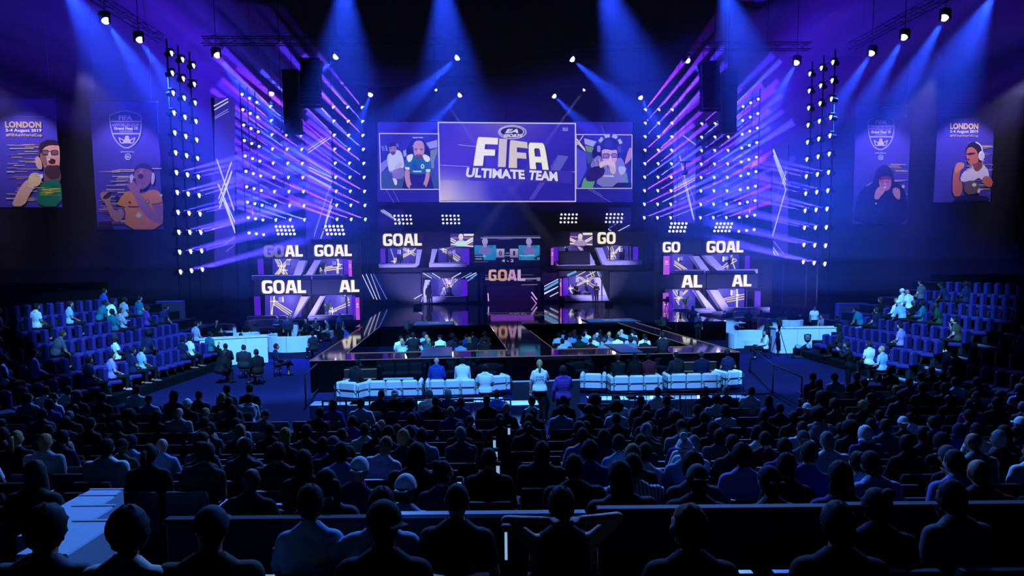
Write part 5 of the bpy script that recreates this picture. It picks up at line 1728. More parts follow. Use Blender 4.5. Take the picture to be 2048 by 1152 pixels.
def hair_mesh(kind):
    if kind in _hair:
        return _hair[kind]
    r = random.Random(hash(kind) % 1000 if False else sum(map(ord, kind)))
    b = MB()

    def dome(rx, ry, rz, dy, dz, cut, jit=.004, nu=20, nv=14):
        q = MB()
        q.ball((0, dy, dz), (rx, ry, rz), nu, nv)
        vs = [(x + r.uniform(-jit, jit), y + r.uniform(-jit, jit), z + r.uniform(-jit, jit)) for x, y, z in q.v]
        fs = [f for f in q.f if not cut(*[sum(vs[i][a] for i in f) / len(f) for a in range(3)])]
        ids = sorted({i for f in fs for i in f})
        mp = {i: k for k, i in enumerate(ids)}
        b.add([vs[i] for i in ids], [tuple(mp[i] for i in f) for f in fs], 0, True)
    face = lambda x, y, z: (y > .012 and z < .058) or (y > .05 and z < .075) or z < -.075 or (abs(x) > .06 and y > -.02 and z < .0)
    buzz = lambda x, y, z: (y > .02 and z < .062) or z < -.05 or (abs(x) > .06 and y > -.03 and z < .01)
    if kind == 'short':
        dome(.088, .108, .120, -.008, .012, face, .006)
    elif kind == 'buzz':
        dome(.0815, .100, .112, -.004, .008, buzz, .001)
    elif kind == 'bushy':
        dome(.105, .122, .132, -.012, .022, face, .008)
    elif kind == 'afro':
        dome(.150, .150, .150, -.03, .045, lambda x, y, z: (y > .05 and z < .05) or z < -.085, .009, 24, 16)
    elif kind in ('long', 'wavy'):
        dome(.092, .112, .122, -.008, .012, face, .006)
        pr = [(0, .085), (-.05, .094), (-.12, .10), (-.2, .098), (-.27, .08), (-.31, .04)]
        q = MB()
        vs, fs = [], []
        for z, w in pr:
            for j in range(12):
                a = math.pi + math.pi * j / 11
                wob = .008 * math.sin(j * 2.1 + z * 40) if kind == 'wavy' else .004 * math.sin(j * 3)
                vs.append(((w + wob) * math.cos(a), -.035 + (.062 + wob) * math.sin(a), z))
            for j in range(11, -1, -1):
                a = math.pi + math.pi * j / 11
                vs.append((w * .8 * math.cos(a), -.035 + .03 * math.sin(a), z))
        for i in range(len(pr) - 1):
            for j in range(24):
                k = (j + 1) % 24
                fs.append((i * 24 + j, (i + 1) * 24 + j, (i + 1) * 24 + k, i * 24 + k))
        fs.append(tuple(range(5 * 24, 6 * 24)))
        b.add(vs, fs, 0, True)
    elif kind == 'ponytail':
        dome(.087, .106, .118, -.008, .012, face, .003)
        b.tube([(0, -.10, .05), (0, -.145, .04), (0, -.155, -.04), (0, -.145, -.13), (0, -.13, -.2)], [.024, .034, .036, .026, .006], 8)
    elif kind == 'bun':
        dome(.087, .106, .118, -.008, .012, face, .003)
        b.ball((0, -.085, .105), (.045, .045, .04), 12, 8)
    elif kind == 'cap':
        dome(.091, .112, .116, -.006, .018, lambda x, y, z: z < .03, .0)
        pk = MB()
        pk.add([(.062 * math.cos(a) * k, .085 + (.09 if k > 1 else 0) * math.sin(a) + (.02 * math.sin(a)), .034 - (.012 if k > 1 else 0) + dz) for dz in (.004, -.004) for k in (1, 1.12) for a in [math.pi * j / 8 for j in range(9)]],
              [(j, j + 1, 9 + j + 1, 9 + j) for j in range(8)] + [(18 + j, 27 + j, 27 + j + 1, 18 + j + 1) for j in range(8)], 0, True)
        _hair['cap_peak'] = pk.mesh('peak', M['black'])
    elif kind == 'backcap':
        dome(.091, .112, .116, -.006, .018, lambda x, y, z: z < .03, .0)
        pk = MB()
        pk.box((0, -.125, .026), (.11, .09, .012), bev=.005)
        _hair['backcap_peak'] = pk.mesh('peak', M['black'])
    elif kind == 'beanie':
        dome(.096, .116, .118, -.008, .022, lambda x, y, z: z < .0, .005)
        b.tube([(.1 * math.cos(a), -.008 + .12 * math.sin(a), .02) for a in [6.2832 * j / 20 for j in range(20)]], .016, 6, 0, True, True)
        b.ball((-.02, -.02, .16), .05, 12, 8)
    elif kind == 'hood':
        dome(.108, .125, .138, -.016, .01, lambda x, y, z: (y > .06 and z < .085) or z < -.11, .004)
        b.tube([(.105 * math.cos(a), -.03 + .09 * math.sin(a), -.10) for a in [math.pi * 1.0 + math.pi * j / 10 for j in range(11)]], .035, 6)
    _hair[kind] = b.mesh(kind, M['black'])
    return _hair[kind]


_specs = {
    'sit_lap': dict(hands='lap', lean=.06), 'sit_back': dict(hands='cross', lean=-.12, legs='out'), 'sit_knees': dict(hands='knees', lean=.42),
    'sit_phone': dict(hands=('phone', 'lap'), lean=.05, nod=-.2), 'sit_chin': dict(hands=('lap', 'chin'), lean=.22, turn=.2), 'sit_slim': dict(hands='lap', slim=.88, nod=.05),
    'sit_turn': dict(hands=('rest', 'lap'), lean=.02, turn=.75), 'sit_turn_right': dict(hands=('lap', 'rest'), lean=.03, turn=-.7, slim=.93), 'sit_behind': dict(hands='behind', lean=-.12, legs='out'),
    'sit_tilt': dict(hands='lap', side=.14, lean=.1), 'sit_rest': dict(hands='rest', lean=-.1, slim=1.06), 'sit_broad': dict(hands='lap', slim=1.16, lean=.1),
    'sit_crossed': dict(hands='lap', lean=-.05, legs='crossed'), 'sit_fist': dict(hands=('raise', 'lap'), lean=0.0),
    'sit_wide': dict(hands=('wide', 'lap'), lean=-.08, legs='out'),
    'stand_down': dict(stand=True, hands='down', legs='stand'), 'stand_cross': dict(stand=True, hands='cross', legs='stand'), 'stand_hips': dict(stand=True, hands='hips', legs='stand'),
    'stand_slim': dict(stand=True, hands=('down', 'phone'), legs='stand', slim=.86, nod=-.15), 'stand_cam': dict(stand=True, hands='cam', legs='stand', lean=.12), 'stand_raise': dict(stand=True, hands=('chin', 'chin'), legs='stand', slim=.9)}

SKIN = {'pale': (205, 160, 140), 'tan': (170, 120, 95), 'brown': (105, 70, 52), 'dark': (62, 42, 34)}
HAIRC = {'dark': (18, 14, 14), 'brown': (58, 38, 26), 'fair': (165, 130, 80), 'grey': (120, 120, 122), 'ginger': (130, 62, 26), 'red': (120, 26, 30)}
CLOTH = {'white': (225, 228, 232), 'light grey': (150, 152, 156), 'pale blue': (140, 175, 215), 'grey': (84, 86, 92), 'black': (12, 12, 14), 'navy': (20, 26, 58), 'blue': (34, 62, 150),
         'dark green': (24, 60, 46), 'purple': (78, 46, 130), 'maroon': (92, 26, 40), 'olive': (66, 66, 44), 'teal': (22, 98, 110), 'lilac': (150, 130, 205), 'green': (90, 170, 60), 'cream': (205, 200, 180), 'charcoal': (32, 33, 38), 'orange': (200, 100, 40)}
EYE = mat('eye', (24, 18, 16), .3)
LIP = mat('lip', (120, 62, 58), .5)
STRIPE = mat('pinstripe', (170, 172, 196), .85)
nt = STRIPE.node_tree
tc, wv = nt.nodes.new('ShaderNodeTexCoord'), nt.nodes.new('ShaderNodeTexWave')
wv.inputs['Scale'].default_value = 9
wv.wave_type = 'BANDS'
cr = nt.nodes.new('ShaderNodeValToRGB')
cr.color_ramp.elements[0].position, cr.color_ramp.elements[0].color = .12, (.05, .04, .10, 1)
cr.color_ramp.elements[1].position, cr.color_ramp.elements[1].color = .3, (.62, .62, .72, 1)
nt.links.new(tc.outputs['Object'], wv.inputs['Vector'])
nt.links.new(wv.outputs['Fac'], cr.inputs[0])
nt.links.new(cr.outputs[0], nt.nodes['Principled BSDF'].inputs['Base Color'])


CROWD = []


def setm(o, i, m):
    o.material_slots[i].link = 'OBJECT'
    o.material_slots[i].material = m


N_PEOPLE = [0]


def person(pose, loc, rz, shirt, hair, label, group=None, pants='black', skin='pale', sleeves='short', scale=1.0, shirt_mat=None, shoes=False):
    """pose, shirt colour, (hair kind, colour); the body is one mesh, hair and clothes are its children"""
    f = figure(pose, **_specs[pose])
    N_PEOPLE[0] += 1
    o = put('person', f['body'], None, loc, rz)
    o.scale = (scale, scale, scale)
    setm(o, 0, cmat(SKIN[skin], .6, 'skin'))
    setm(o, 1, EYE)
    setm(o, 2, LIP)
    s = put({'short': 't_shirt', 'long': 'long_sleeved_top', 'vest': 'vest'}[sleeves], f[sleeves], o)
    setm(s, 0, shirt_mat or cmat(CLOTH[shirt]))
    t = put('trousers', f['trousers'], o)
    setm(t, 0, cmat(CLOTH[pants]))
    if shoes:
        t = put('shoes', f['shoes'], o)
        setm(t, 0, cmat((200, 200, 205) if shoes == 'white' else (14, 14, 16)))
    hk, hcol = hair
    if hk != 'bald':
        hw = hk in ('cap', 'backcap', 'beanie', 'hood')
        h = put({'cap': 'cap', 'backcap': 'cap', 'beanie': 'bobble_hat', 'hood': 'hood'}.get(hk, 'hair'), hair_mesh(hk), o)
        h.matrix_local = f['head']
        setm(h, 0, cmat(CLOTH[hcol] if hw else HAIRC[hcol], .8, 'cloth' if hw else 'hair'))
        if hk + '_peak' in _hair:
            pk = put('peak', _hair[hk + '_peak'], h)
            setm(pk, 0, cmat(CLOTH[hcol]))
    tag(o, label, 'person', group)
    return o


HWORD = {'short': 'short {} hair', 'buzz': 'cropped {} hair', 'bushy': 'bushy {} hair', 'afro': 'big {} afro', 'long': 'long {} hair', 'wavy': 'long wavy {} hair', 'ponytail': '{} ponytail', 'bun': '{} hair bun',
         'cap': '{} cap', 'backcap': 'backwards {} cap', 'beanie': '{} bobble hat', 'hood': '{} hood up', 'bald': 'bald head'}


def looks(shirt, sl_, hair):
    c = {'short': 't-shirt', 'long': 'top', 'vest': 'vest'}[sl_]
    return '%s %s, %s' % (shirt, c, HWORD[hair[0]].format(hair[1]))


def rnd_person(q, poses):
    """a random but plausible look"""
    pose = q.choice(poses)
    x = q.random()
    hair = (q.choice(['short', 'short', 'short', 'buzz', 'bushy', 'short', 'cap', 'backcap', 'bald', 'long', 'ponytail', 'wavy', 'bun', 'afro', 'short', 'hood']), None)
    if hair[0] in ('cap', 'backcap', 'hood'):
        hair = (hair[0], q.choice(['black', 'navy', 'charcoal', 'grey', 'white']))
    else:
        hair = (hair[0], q.choice(['dark', 'dark', 'dark', 'brown', 'brown', 'fair', 'grey' if hair[0] in ('short', 'buzz') else 'dark']))
    if hair[0] in ('afro', 'buzz'):
        hair = (hair[0], 'dark')
    shirt = q.choice(['black', 'black', 'charcoal', 'charcoal', 'navy', 'navy', 'white', 'grey', 'black', 'blue', 'pale blue', 'light grey', 'dark green', 'purple', 'olive', 'white', 'maroon', 'grey'])
    return pose, shirt, q.choice(['short', 'short', 'long']), hair, q.choice(['pale', 'pale', 'tan', 'tan', 'brown', 'dark'])


# ------------------------------------------------------------------ lounge furniture
def fl(px, py, z=0.0):
    return onz(px, py, z)


def curved_sofa(label, c, r, a0, a1, h=.82, z=0.0, group='curved white lounge sofas', tilt=0, cushions=0, depth=.62):
    """banquette along an arc (angles in degrees, outside is the back)"""
    t = thing('curved_sofa', label, 'sofa', c, 0, group)
    n = max(6, int(abs(a1 - a0) / 10))
    A = [R(a0 + (a1 - a0) * i / n) for i in range(n + 1)]

    def ring(prof):
        vs, fs = [], []
        k = len(prof)
        for a in A:
            for rr, zz in prof:
                vs.append((rr * math.cos(a), rr * math.sin(a), zz))
        for i in range(n):
            for j in range(k):
                j2 = (j + 1) % k
                fs.append((i * k + j, i * k + j2, (i + 1) * k + j2, (i + 1) * k + j))
        fs += [tuple(range(k - 1, -1, -1)), tuple(range(n * k, (n + 1) * k))]
        q = MB()
        q.add(vs, fs, 0, False)
        return q
    ring([(r - .2, .36), (r - .19, h - .03), (r - .16, h), (r - .03, h), (r, h - .03), (r, .04), (r - .2, .04)]).build('backrest', M['white_leather'], t)
    ring([(r - depth, .06), (r - depth, .36), (r - depth + .05, .42), (r - .21, .42), (r - .21, .06)]).build('seat', M['white_leather'], t)
    ring([(r - depth + .06, 0), (r - depth + .06, .06), (r - .06, .06), (r - .06, 0)]).build('base', M['black'], t)
    for i in (n // 3, 2 * n // 3):
        q = MB(); q.tube([(r * 1.003 * math.cos(A[i]), r * 1.003 * math.sin(A[i]), .06), (r * 1.003 * math.cos(A[i]), r * 1.003 * math.sin(A[i]), h - .02)], .008, 4); q.build('seam', M['black'], t)
    for k in range(cushions):
        a = R(a0 + (a1 - a0) * (k + 1) / (cushions + 1))
        q = MB(); q.box((0, 0, 0), (.42, .16, .40), bev=.07)
        o = tag(put('cushion', q.mesh('cushion', M['cushion']), None, Vector(c) + Vector(((r - .31) * math.cos(a), (r - .31) * math.sin(a), .62)), a - math.pi / 2),
                'dark violet cushion lying %s on the %s' % (['left', 'right', 'centre'][k], label[:label.find(' sofa') + 5]), 'cushion')
        o.rotation_euler.x = R(-10) if False else 0
    return t


def low_table(label, c, w=.7, h=.42, round_=False, items=(), rz=0.0, group='low white lounge tables', nick=None):
    t = thing('low_table', label, 'table', c, rz, group)
    b = MB()
    if round_:
        b.lathe([(w / 2 - .02, h - .03), (w / 2, h - .02), (w / 2, h), (w / 2 - .01, h + .005)], 24); b.build('table_top', M['white_lacquer'], t)
        b = MB(); b.lathe([(.035, .03), (.035, h - .03)], 10); b.build('column', M['chrome'], t)
        b = MB(); b.lathe([(.2, 0), (.2, .015), (.05, .04)], 16); b.build('foot', M['chrome'], t)
    else:
        b.box((0, 0, h - .03), (w, w * .9, .06), bev=.01); b.build('table_top', M['white_lacquer'], t)
        for sx in (-1, 1):
            b = MB(); b.box((sx * (w / 2 - .03), 0, (h - .06) / 2), (.05, w * .88, h - .06)); b.build('side_panel', M['white_lacquer'], t)
    for k, (kind, dx, dy) in enumerate(items):
        p = Vector(c) + Vector((dx, dy, h + .004))
        short = nick or label
        sd = ('left' if dx < 0 else 'right') + (' back' if dy > .08 else ' front' if dy < -.08 else '')
        if kind == 'bottle':
            b = MB(); b.lathe([(.035, 0), (.036, .13), (.014, .19), (.014, .235)], 10); o = b.build('bottle', M['bottle'], None, p)
            b = MB(); b.lathe([(.016, .235), (.016, .255)], 8); b.build('bottle_cap', M['black'], o)
            tag(o, 'small bottle, %s part of the %s' % (sd, short), 'bottle', 'bottles on the ' + short)
        elif kind == 'cup':
            b = MB(); b.lathe([(.028, 0), (.04, .10), (.036, .10), (.026, .01)], 10); tag(b.build('cup', M['white_lacquer'], None, p), 'white paper cup, %s part of the %s' % (sd, short), 'cup', 'cups on the ' + short)
        elif kind == 'paper':
            b = MB(); b.box((0, 0, .004), (.3, .22, .006), 0, .4); tag(b.build('paper', M['cloth'], None, p), 'white paper sheet, %s part of the %s' % (sd, short), 'paper', 'papers on the ' + short)
        else:
            b = MB(); b.lathe([(.05, 0), (.10, .05), (.11, .055), (.09, .045), (.04, .01)], 14); tag(b.build('bowl', M['white_lacquer'], None, p), 'white snack bowl, %s part of the %s' % (sd, short), 'bowl', 'bowls on the ' + short)
    return t


def bar(label, p0, p1, h, d, emblem=None):
    """white counter from floor point p0 to p1 (front edge)"""
    v = p1 - p0
    L, a = v.length, math.atan2(v.y, v.x)
    t = thing('bar_counter', label, 'counter', p0, a)
    b = MB(); b.span((0, 0, .04), (L, d, h), bev=.012); b.build('body', M['white_set'], t)
    b = MB(); b.span((-.04, -.04, h), (L + .04, d + .04, h + .05), bev=.01); b.build('top', M['white_lacquer'], t)
    b = MB(); b.span((.03, .03, 0), (L - .03, d - .03, .04)); b.build('plinth', M['black'], t)
    b = MB()
    for k in (1, 2):
        b.span((L * k / 3 - .004, -.004, .05), (L * k / 3 + .004, .002, h))
    b.build('panel_seam', M['black'], t)
    if emblem:
        e, s = MB(), .17
        pts = [(-1, 1), (-.3, 1.05), (0, 1.15), (.3, 1.05), (1, 1), (1, -.1), (.7, -.8), (0, -1.25), (-.7, -.8), (-1, -.1)]
        e.prism([(L * .49 + x * s, h * .62 + z * s * 1.1) for x, z in pts], -.012, 0)
        o = e.build('emblem', M['black'], t)
        e = MB(); text(e, 'FIFA', L * .49 - .1, L * .49 + .1, h * .62 + .08, h * .62 + .14, -.016, bold=.03); e.span((L * .49 - .12, -.015, h * .62 + .03), (L * .49 + .12, -.012, h * .62 + .045)); e.span((L * .49 - .1, -.015, h * .62 - .05), (L * .49 + .1, -.012, h * .62 - .035)); e.build('emblem_lettering', M['white_lacquer'], o)
    return t


# left lounge
bar('long white bar counter in the left lounge with a camera crew before it', fl(402, 736), fl(537, 727), 1.22, .75)
curved_sofa('big curved white sofa right of the left bar counter', fl(592, 700), 1.55, 150, 330, .86, cushions=2)
curved_sofa('curved white sofa at the back of the left lounge with two people sitting', fl(424, 677), 1.45, 20, 170, .84, cushions=2)
curved_sofa('small curved white sofa behind the left bar counter', fl(489, 692), .95, 170, 360, .84)
curved_sofa('curved white sofa in the middle of the left lounge below the GOAL sign', fl(528, 668), 1.35, 20, 165, .9)
curved_sofa('short curved white sofa near the left end of the stage', fl(610, 673), 1.2, 130, 265, .84)
low_table('square white table in the middle of the left lounge', fl(533, 684), .8, .44, items=(('paper', -.1, .1), ('bottle', .2, -.15), ('cup', .25, .15)), nick='square table in the left lounge')
low_table('white table with drinks near the left runway', fl(650, 676), .9, .44, items=(('bottle', -.25, .12), ('bottle', -.1, -.2), ('cup', .1, 0), ('paper', .2, -.1)))
low_table('round white table between people at the left edge of the lounge', fl(432, 690), .7, .44, True, items=(('paper', 0, 0), ('cup', .15, .1)), nick='round table at the lounge\'s left edge')
low_table('dark-lit round table right of the left bar with coloured cups', fl(548, 690), .6, .5, True, items=(('cup', -.1, 0), ('cup', .1, .05), ('bottle', 0, .15)), nick='dark-lit round table by the left bar')
# right lounge
bar('long white bar counter in the right lounge with a dark shield emblem', fl(1551, 709), fl(1680, 708), 1.24, .75, True)
curved_sofa('low white curved sofa just left of the right bar counter', fl(1515, 697), 1.45, 60, 200, .84)
curved_sofa('round white tub sofa with its back to the camera in the right lounge', fl(1447, 664), .95, 185, 375, .95)
curved_sofa('long white sofa at the back near the right runway', fl(1412, 648), 1.5, 20, 160, .9)
curved_sofa('white curved sofa behind the round tables of the right lounge', fl(1503, 648), 1.3, 35, 165, .9)
curved_sofa('white tub sofa behind the folding chair in the right lounge', fl(1543, 662), .95, 180, 350, .9)
curved_sofa('small white armchair sofa behind the right bar counter', fl(1581, 665), .75, 180, 360, .84)
curved_sofa('white sofa with several people behind the right bar counter', fl(1637, 656), 1.3, 30, 180, .86)
low_table('round white table with glasses in the right lounge', fl(1489, 655), .9, .72, True, items=(('cup', -.2, 0), ('cup', 0, .15), ('bottle', .2, .1), ('paper', .1, -.2)), nick='round table with glasses')
low_table('round white high table left of the folding chair', fl(1480, 668), .7, .72, True, items=(('cup', 0, 0),))
low_table('round white table in front of the long right sofa', fl(1414, 668), .7, .44, True, items=(('bottle', -.1, 0), ('cup', .1, 0)), nick='round table before the long right sofa')
low_table('white table lit violet beside the right runway', fl(1425, 654), .7, .44, items=(('cup', .1, 0), ('paper', -.1, 0)))
# white parapet with a black rail beside the right bar
t = thing('parapet', 'white parapet wall beside the right end of the right bar', 'partition', fl(1684, 700))
a = fl(1722, 676) - fl(1684, 700)
an = math.atan2(a.y, a.x)
t.rotation_euler = (0, 0, an)
b = MB(); b.span((0, 0, 0), (a.length, .15, 1.15), bev=.01); b.build('panel', M['white_set'], t)
b = MB(); b.span((-.03, -.03, 1.15), (a.length + .03, .18, 1.2), bev=.01); b.build('coping', M['white_lacquer'], t)


def railing(label, pts, h=1.05, bars=True, m='black', cat='railing'):
    t = thing('railing', label, cat)
    pts = [Vector(p) for p in pts]
    b = MB(); b.tube([p + V(0, 0, h) for p in pts], .022, 6); b.build('top_rail', M[m], t)
    b = MB(); b.tube([p + V(0, 0, .12) for p in pts], .016, 5); b.build('bottom_rail', M[m], t)
    for i, p in enumerate(pts):
        b = MB(); b.tube([p, p + V(0, 0, h)], .024, 6); b.build('post', M[m], t)
    if bars:
        b = MB()
        for p, q in zip(pts, pts[1:]):
            n = max(1, int((q - p).length / .13))
            for k in range(1, n):
                c = p.lerp(q, k / n)
                b.tube([c + V(0, 0, .12), c + V(0, 0, h)], .008, 4)
        b.build('balusters', M[m], t)
    return t


railing('black barred railing beside the right bar counter', [fl(1699, 708), fl(1722, 692)], 1.1)
railing('black barred railing at the left edge of the left lounge', [fl(322, 748), fl(352, 733)], 1.1)
railing('thin sloping handrail on the open floor right of the stage', [fl(1500, 745), fl(1545, 790), fl(1602, 822)], 1.0, False)
railing('thin sloping handrail on the open floor left of the stage', [fl(612, 812), fl(650, 770), fl(688, 738)], 1.0, False)
xs = [645 + 47 * k for k in range(9)]
railing('black barred crowd barrier behind the left white sofas', [at(x, 800, 16.6) * V(1, 1, 0) for x in xs], 1.08)
railing('black barred crowd barrier behind the right white sofas', [at(x, 800, 17.0) * V(1, 1, 0) for x in [1180 + 45 * k for k in range(9)]], 1.08)


# steel-framed leather sofas in a row before the stage
def box_sofa(label, px0, px1, py_top, seats, rz=0.0):
    """py_top: pixel row of the back's top edge, .68 m up"""
    p0, p1 = onz(px0, py_top, .68), onz(px1, py_top, .68)
    w = (p1 - p0).length
    c = (p0 + p1) / 2
    c.z = 0
    t = thing('leather_sofa' if seats > 1 else 'leather_armchair', label, 'sofa' if seats > 1 else 'armchair', c, YAW * .6 + rz, 'white steel-framed sofas before the stage')
    D, h = .74, .64
    for k in range(seats):
        u0, u1 = -w / 2 + .14 + (w - .28) * k / seats, -w / 2 + .14 + (w - .28) * (k + 1) / seats
        b = MB(); b.span((u0 + .008, .0, .16), (u1 - .008, .17, h + .05), bev=.05); b.build('back_cushion', M['white_leather'], t)
        b = MB(); b.span((u0 + .008, .18, .16), (u1 - .008, D, .42), bev=.05); b.build('seat_cushion', M['white_leather'], t)
    for s in (-1, 1):
        b = MB(); b.span((s * w / 2, .0, .16), (s * (w / 2 - .13), D, h + .03), bev=.05); b.build('arm_cushion', M['white_leather'], t)
    b = MB()
    for z in (.14, .44):
        b.tube([(-w / 2 - .01, -.02, z), (w / 2 + .01, -.02, z)], .013, 5)
        for s in (-1, 1):
            b.tube([(s * (w / 2 + .01), -.02, z), (s * (w / 2 + .01), D, z)], .013, 5)
    for s in (-1, 1):
        for y in (-.02, D):
            b.tube([(s * (w / 2 + .01), y, 0), (s * (w / 2 + .01), y, h - (.06 if y < 0 else .1))], .013, 5)
    for k in range(1, seats):
        b.tube([(-w / 2 + w * k / seats, -.022, .14), (-w / 2 + w * k / seats, -.022, .44)], .012, 5)
    b.build('steel_frame', M['steel'], t)
    return t, c, w


SOF = [('leftmost white armchair of the front row, turned towards the stage centre', 664, 722, 765, 1, -.5), ('white three-seat sofa with a table of drinks behind it', 730, 843, 762, 3, 0), ('white three-seat sofa where two people sit, left row', 851, 959, 760, 3, 0),
       ('white armchair at the right end of the left sofa row', 970, 1024, 752, 1, .35), ('white armchair at the left end of the right sofa row', 1160, 1212, 748, 1, -.2), ('white three-seat sofa with a dark red shirted person, right row', 1220, 1328, 752, 3, 0),
       ('white three-seat sofa behind the table with bottles, right row', 1334, 1446, 748, 3, 0), ('rightmost white armchair at the end of the right sofa row', 1448, 1490, 742, 1, .25)]
SPOT = [box_sofa(l, a, b_, y, n, rz) for l, a, b_, y, n, rz in SOF]
low_table('square white drinks table in front of the left three-seat sofa', fl(800, 778), 1.05, .46, items=(('bowl', -.2, .1), ('bowl', .2, .15), ('bottle', 0, -.1), ('paper', -.25, -.2), ('paper', .3, -.1)), rz=.05, nick='drinks table before the left sofa')
low_table('low white table with bottles in front of the right end sofa', fl(1424, 762), .8, .5, items=(('bottle', .2, .1), ('bottle', .25, -.05), ('cup', -.1, .05), ('cup', -.2, -.1), ('paper', 0, .15)), nick='bottle table before the right end sofa')
# white clothed tables behind the sofas
for i, (x, w, y) in enumerate(((672, 1.2, 806), (740, 1.0, 806), (828, 1.3, 804), (905, 1.1, 802), (960, 1.2, 800), (1040, .9, 806), (1225, 1.3, 796), (1300, 1.2, 796), (1372, 1.2, 794), (1440, 1.2, 792))):
    p = onz(x, y, .76)
    t = thing('clothed_table', ['white clothed table at the left end behind the sofas', 'white clothed table behind the leftmost armchair', 'white clothed table with bottles behind the left three-seat sofa', 'white clothed table behind the second left sofa', 'white clothed table with a violet folder behind the left row',
              'white clothed table beside the dark front panel', 'white clothed table at the left of the right row', 'white clothed table behind the middle of the right row', 'white clothed table behind the right sofa', 'white clothed table at the far right end'][i], 'table', p * V(1, 1, 0), .05, 'white clothed tables behind the sofas')
    b = MB(); b.box((0, 0, .74), (w, .6, .04), bev=.01); b.build('table_top', M['white_lacquer'], t)
    vs, fs = [], []
    n = 40
    for k in range(n):
        q = 4 * k / n
        s_, f = int(q), q - int(q)
        c = [(-1 + 2 * f, -1), (1, -1 + 2 * f), (1 - 2 * f, 1), (-1, 1 - 2 * f)][s_]
        wv_ = 1 + .03 * math.sin(k * 2.4)
        vs += [(c[0] * (w / 2 + .01), c[1] * .31, .765), (c[0] * (w / 2 + .02) * wv_, c[1] * .33 * wv_, .18)]
    fs = [(2 * k, 2 * k + 1, (2 * k + 3) % (2 * n), (2 * k + 2) % (2 * n)) for k in range(n)] + [tuple(range(0, 2 * n, 2))[::-1]]
    b = MB(); b.add(vs, fs, 0, True); b.build('tablecloth', M['cloth'], t)
    for sx in (-1, 1):
        b = MB(); b.box((sx * (w / 2 - .08), 0, .36), (.04, .5, .72)); b.build('leg', M['black'], t)
# dark front panel between the two sofa rows
a, c = at(1026, 765, 19.2), at(1160, 760, 19.4)
t = thing('front_panel', 'dark low panel with a pale top edge between the two sofa rows', 'panel', a * V(1, 1, 0), math.atan2(c.y - a.y, c.x - a.x))
L = (c - a).length
b = MB(); b.span((0, 0, 0), (L, .12, a.z), bev=.01); b.build('board', mat('panel_blue', (26, 30, 46), .6), t)
b = MB(); b.span((-.01, -.01, a.z), (L + .01, .13, a.z + .025)); b.build('top_strip', M['ledge'], t)


# tripods, cameras, floor lights
def tripod_camera(label, p, rz, h=1.5, cat='camera'):
    t = thing('studio_camera', label, cat, p, rz)
    for k in range(3):
        a = R(90 + 120 * k)
        b = MB(); b.tube([(0, 0, h - .1), (.45 * math.cos(a), .45 * math.sin(a), 0)], [.022, .016], 6); b.build('leg', M['black'], t)
    b = MB(); b.lathe([(.06, h - .14), (.08, h - .05), (.05, h)], 10); b.build('head', M['black'], t)
    b = MB(); b.box((0, -.05, h + .12), (.2, .5, .24), bev=.03); b.build('body', M['black'], t)
    b = MB(); b.lathe([(.07, 0), (.085, .2), (.1, .36)], 12, 0, (0, .2, h + .12), Matrix.Rotation(R(-90), 4, 'X')); b.build('lens', M['black'], t)
    b = MB(); b.box((-.02, -.2, h + .32), (.22, .05, .15), bev=.01); o = b.build('monitor', M['black'], t)
    b = MB(); b.tube([(0, -.3, h + .05), (.18, -.62, h - .08)], .014, 5); b.build('pan_handle', M['black'], t)
    return t


tripod_camera('camera on a black tripod just left of the right bar counter', fl(1557, 716), -.3)
tripod_camera('camera beside the pink banner of the right booth cluster', fl(1332, 651, 0.0) * V(1, 1, 0), .3, 1.7)
tripod_camera('large camera standing in the left seating pit', fl(818, 742), -.1, 1.75)
tripod_camera('large camera standing in the right seating pit', fl(1322, 735), .2, 1.75)
tripod_camera('camera on a tripod right of the right bar counter', fl(1690, 716), .5, 1.35)
for i, (x, y, tl) in enumerate(((1594, 716, .7), (1612, 712, 1.2), (1663, 718, .5))):
    t = thing('floor_light', ('dark floor light with a bright rim left of centre before the right bar', 'upright dark floor light before the right bar', 'dark floor light at the right end of the right bar')[i], 'stage light', fl(x, y), .3 * i)
    b = MB(); b.box((0, 0, .04), (.4, .4, .08), bev=.01); b.build('base', M['black'], t)
    b = MB()
    for s in (-1, 1):
        b.box((s * .17, 0, .24), (.03, .08, .36))
    b.build('yoke', M['black'], t)
    b = MB(); b.lathe([(.10, -.24), (.13, -.15), (.145, .16), (.13, .17)], 14, 0, (0, 0, .42), Matrix.Rotation(tl, 4, 'X')); o = b.build('head', M['black'], t)
    b = MB(); b.lathe([(.125, .165), (.12, .18), (.02, .185)], 14, 0, (0, 0, .42), Matrix.Rotation(tl, 4, 'X')); b.build('lens', M['ledge'], o)
# folding director's chair
t = thing('folding_chair', 'folding chair with crossed legs where a person in white sits', 'chair', fl(1531, 706), R(75))
for y in (-.22, .22):
    b = MB(); b.tube([(-.26, y, 0), (.24, y, .46)], .014, 5); b.build('leg', M['steel'], t)
    b = MB(); b.tube([(.26, y, 0), (-.24, y, .46)], .014, 5); b.build('leg', M['steel'], t)
b = MB(); b.box((0, 0, .455), (.5, .46, .02)); b.build('seat', M['black'], t)
b = MB(); b.box((0, -.24, .75), (.5, .02, .16)); b.tube([(-.25, -.24, .45), (-.25, -.24, .85)], .014, 5); b.tube([(.25, -.24, .45), (.25, -.24, .85)], .014, 5); b.build('backrest', M['black'], t)

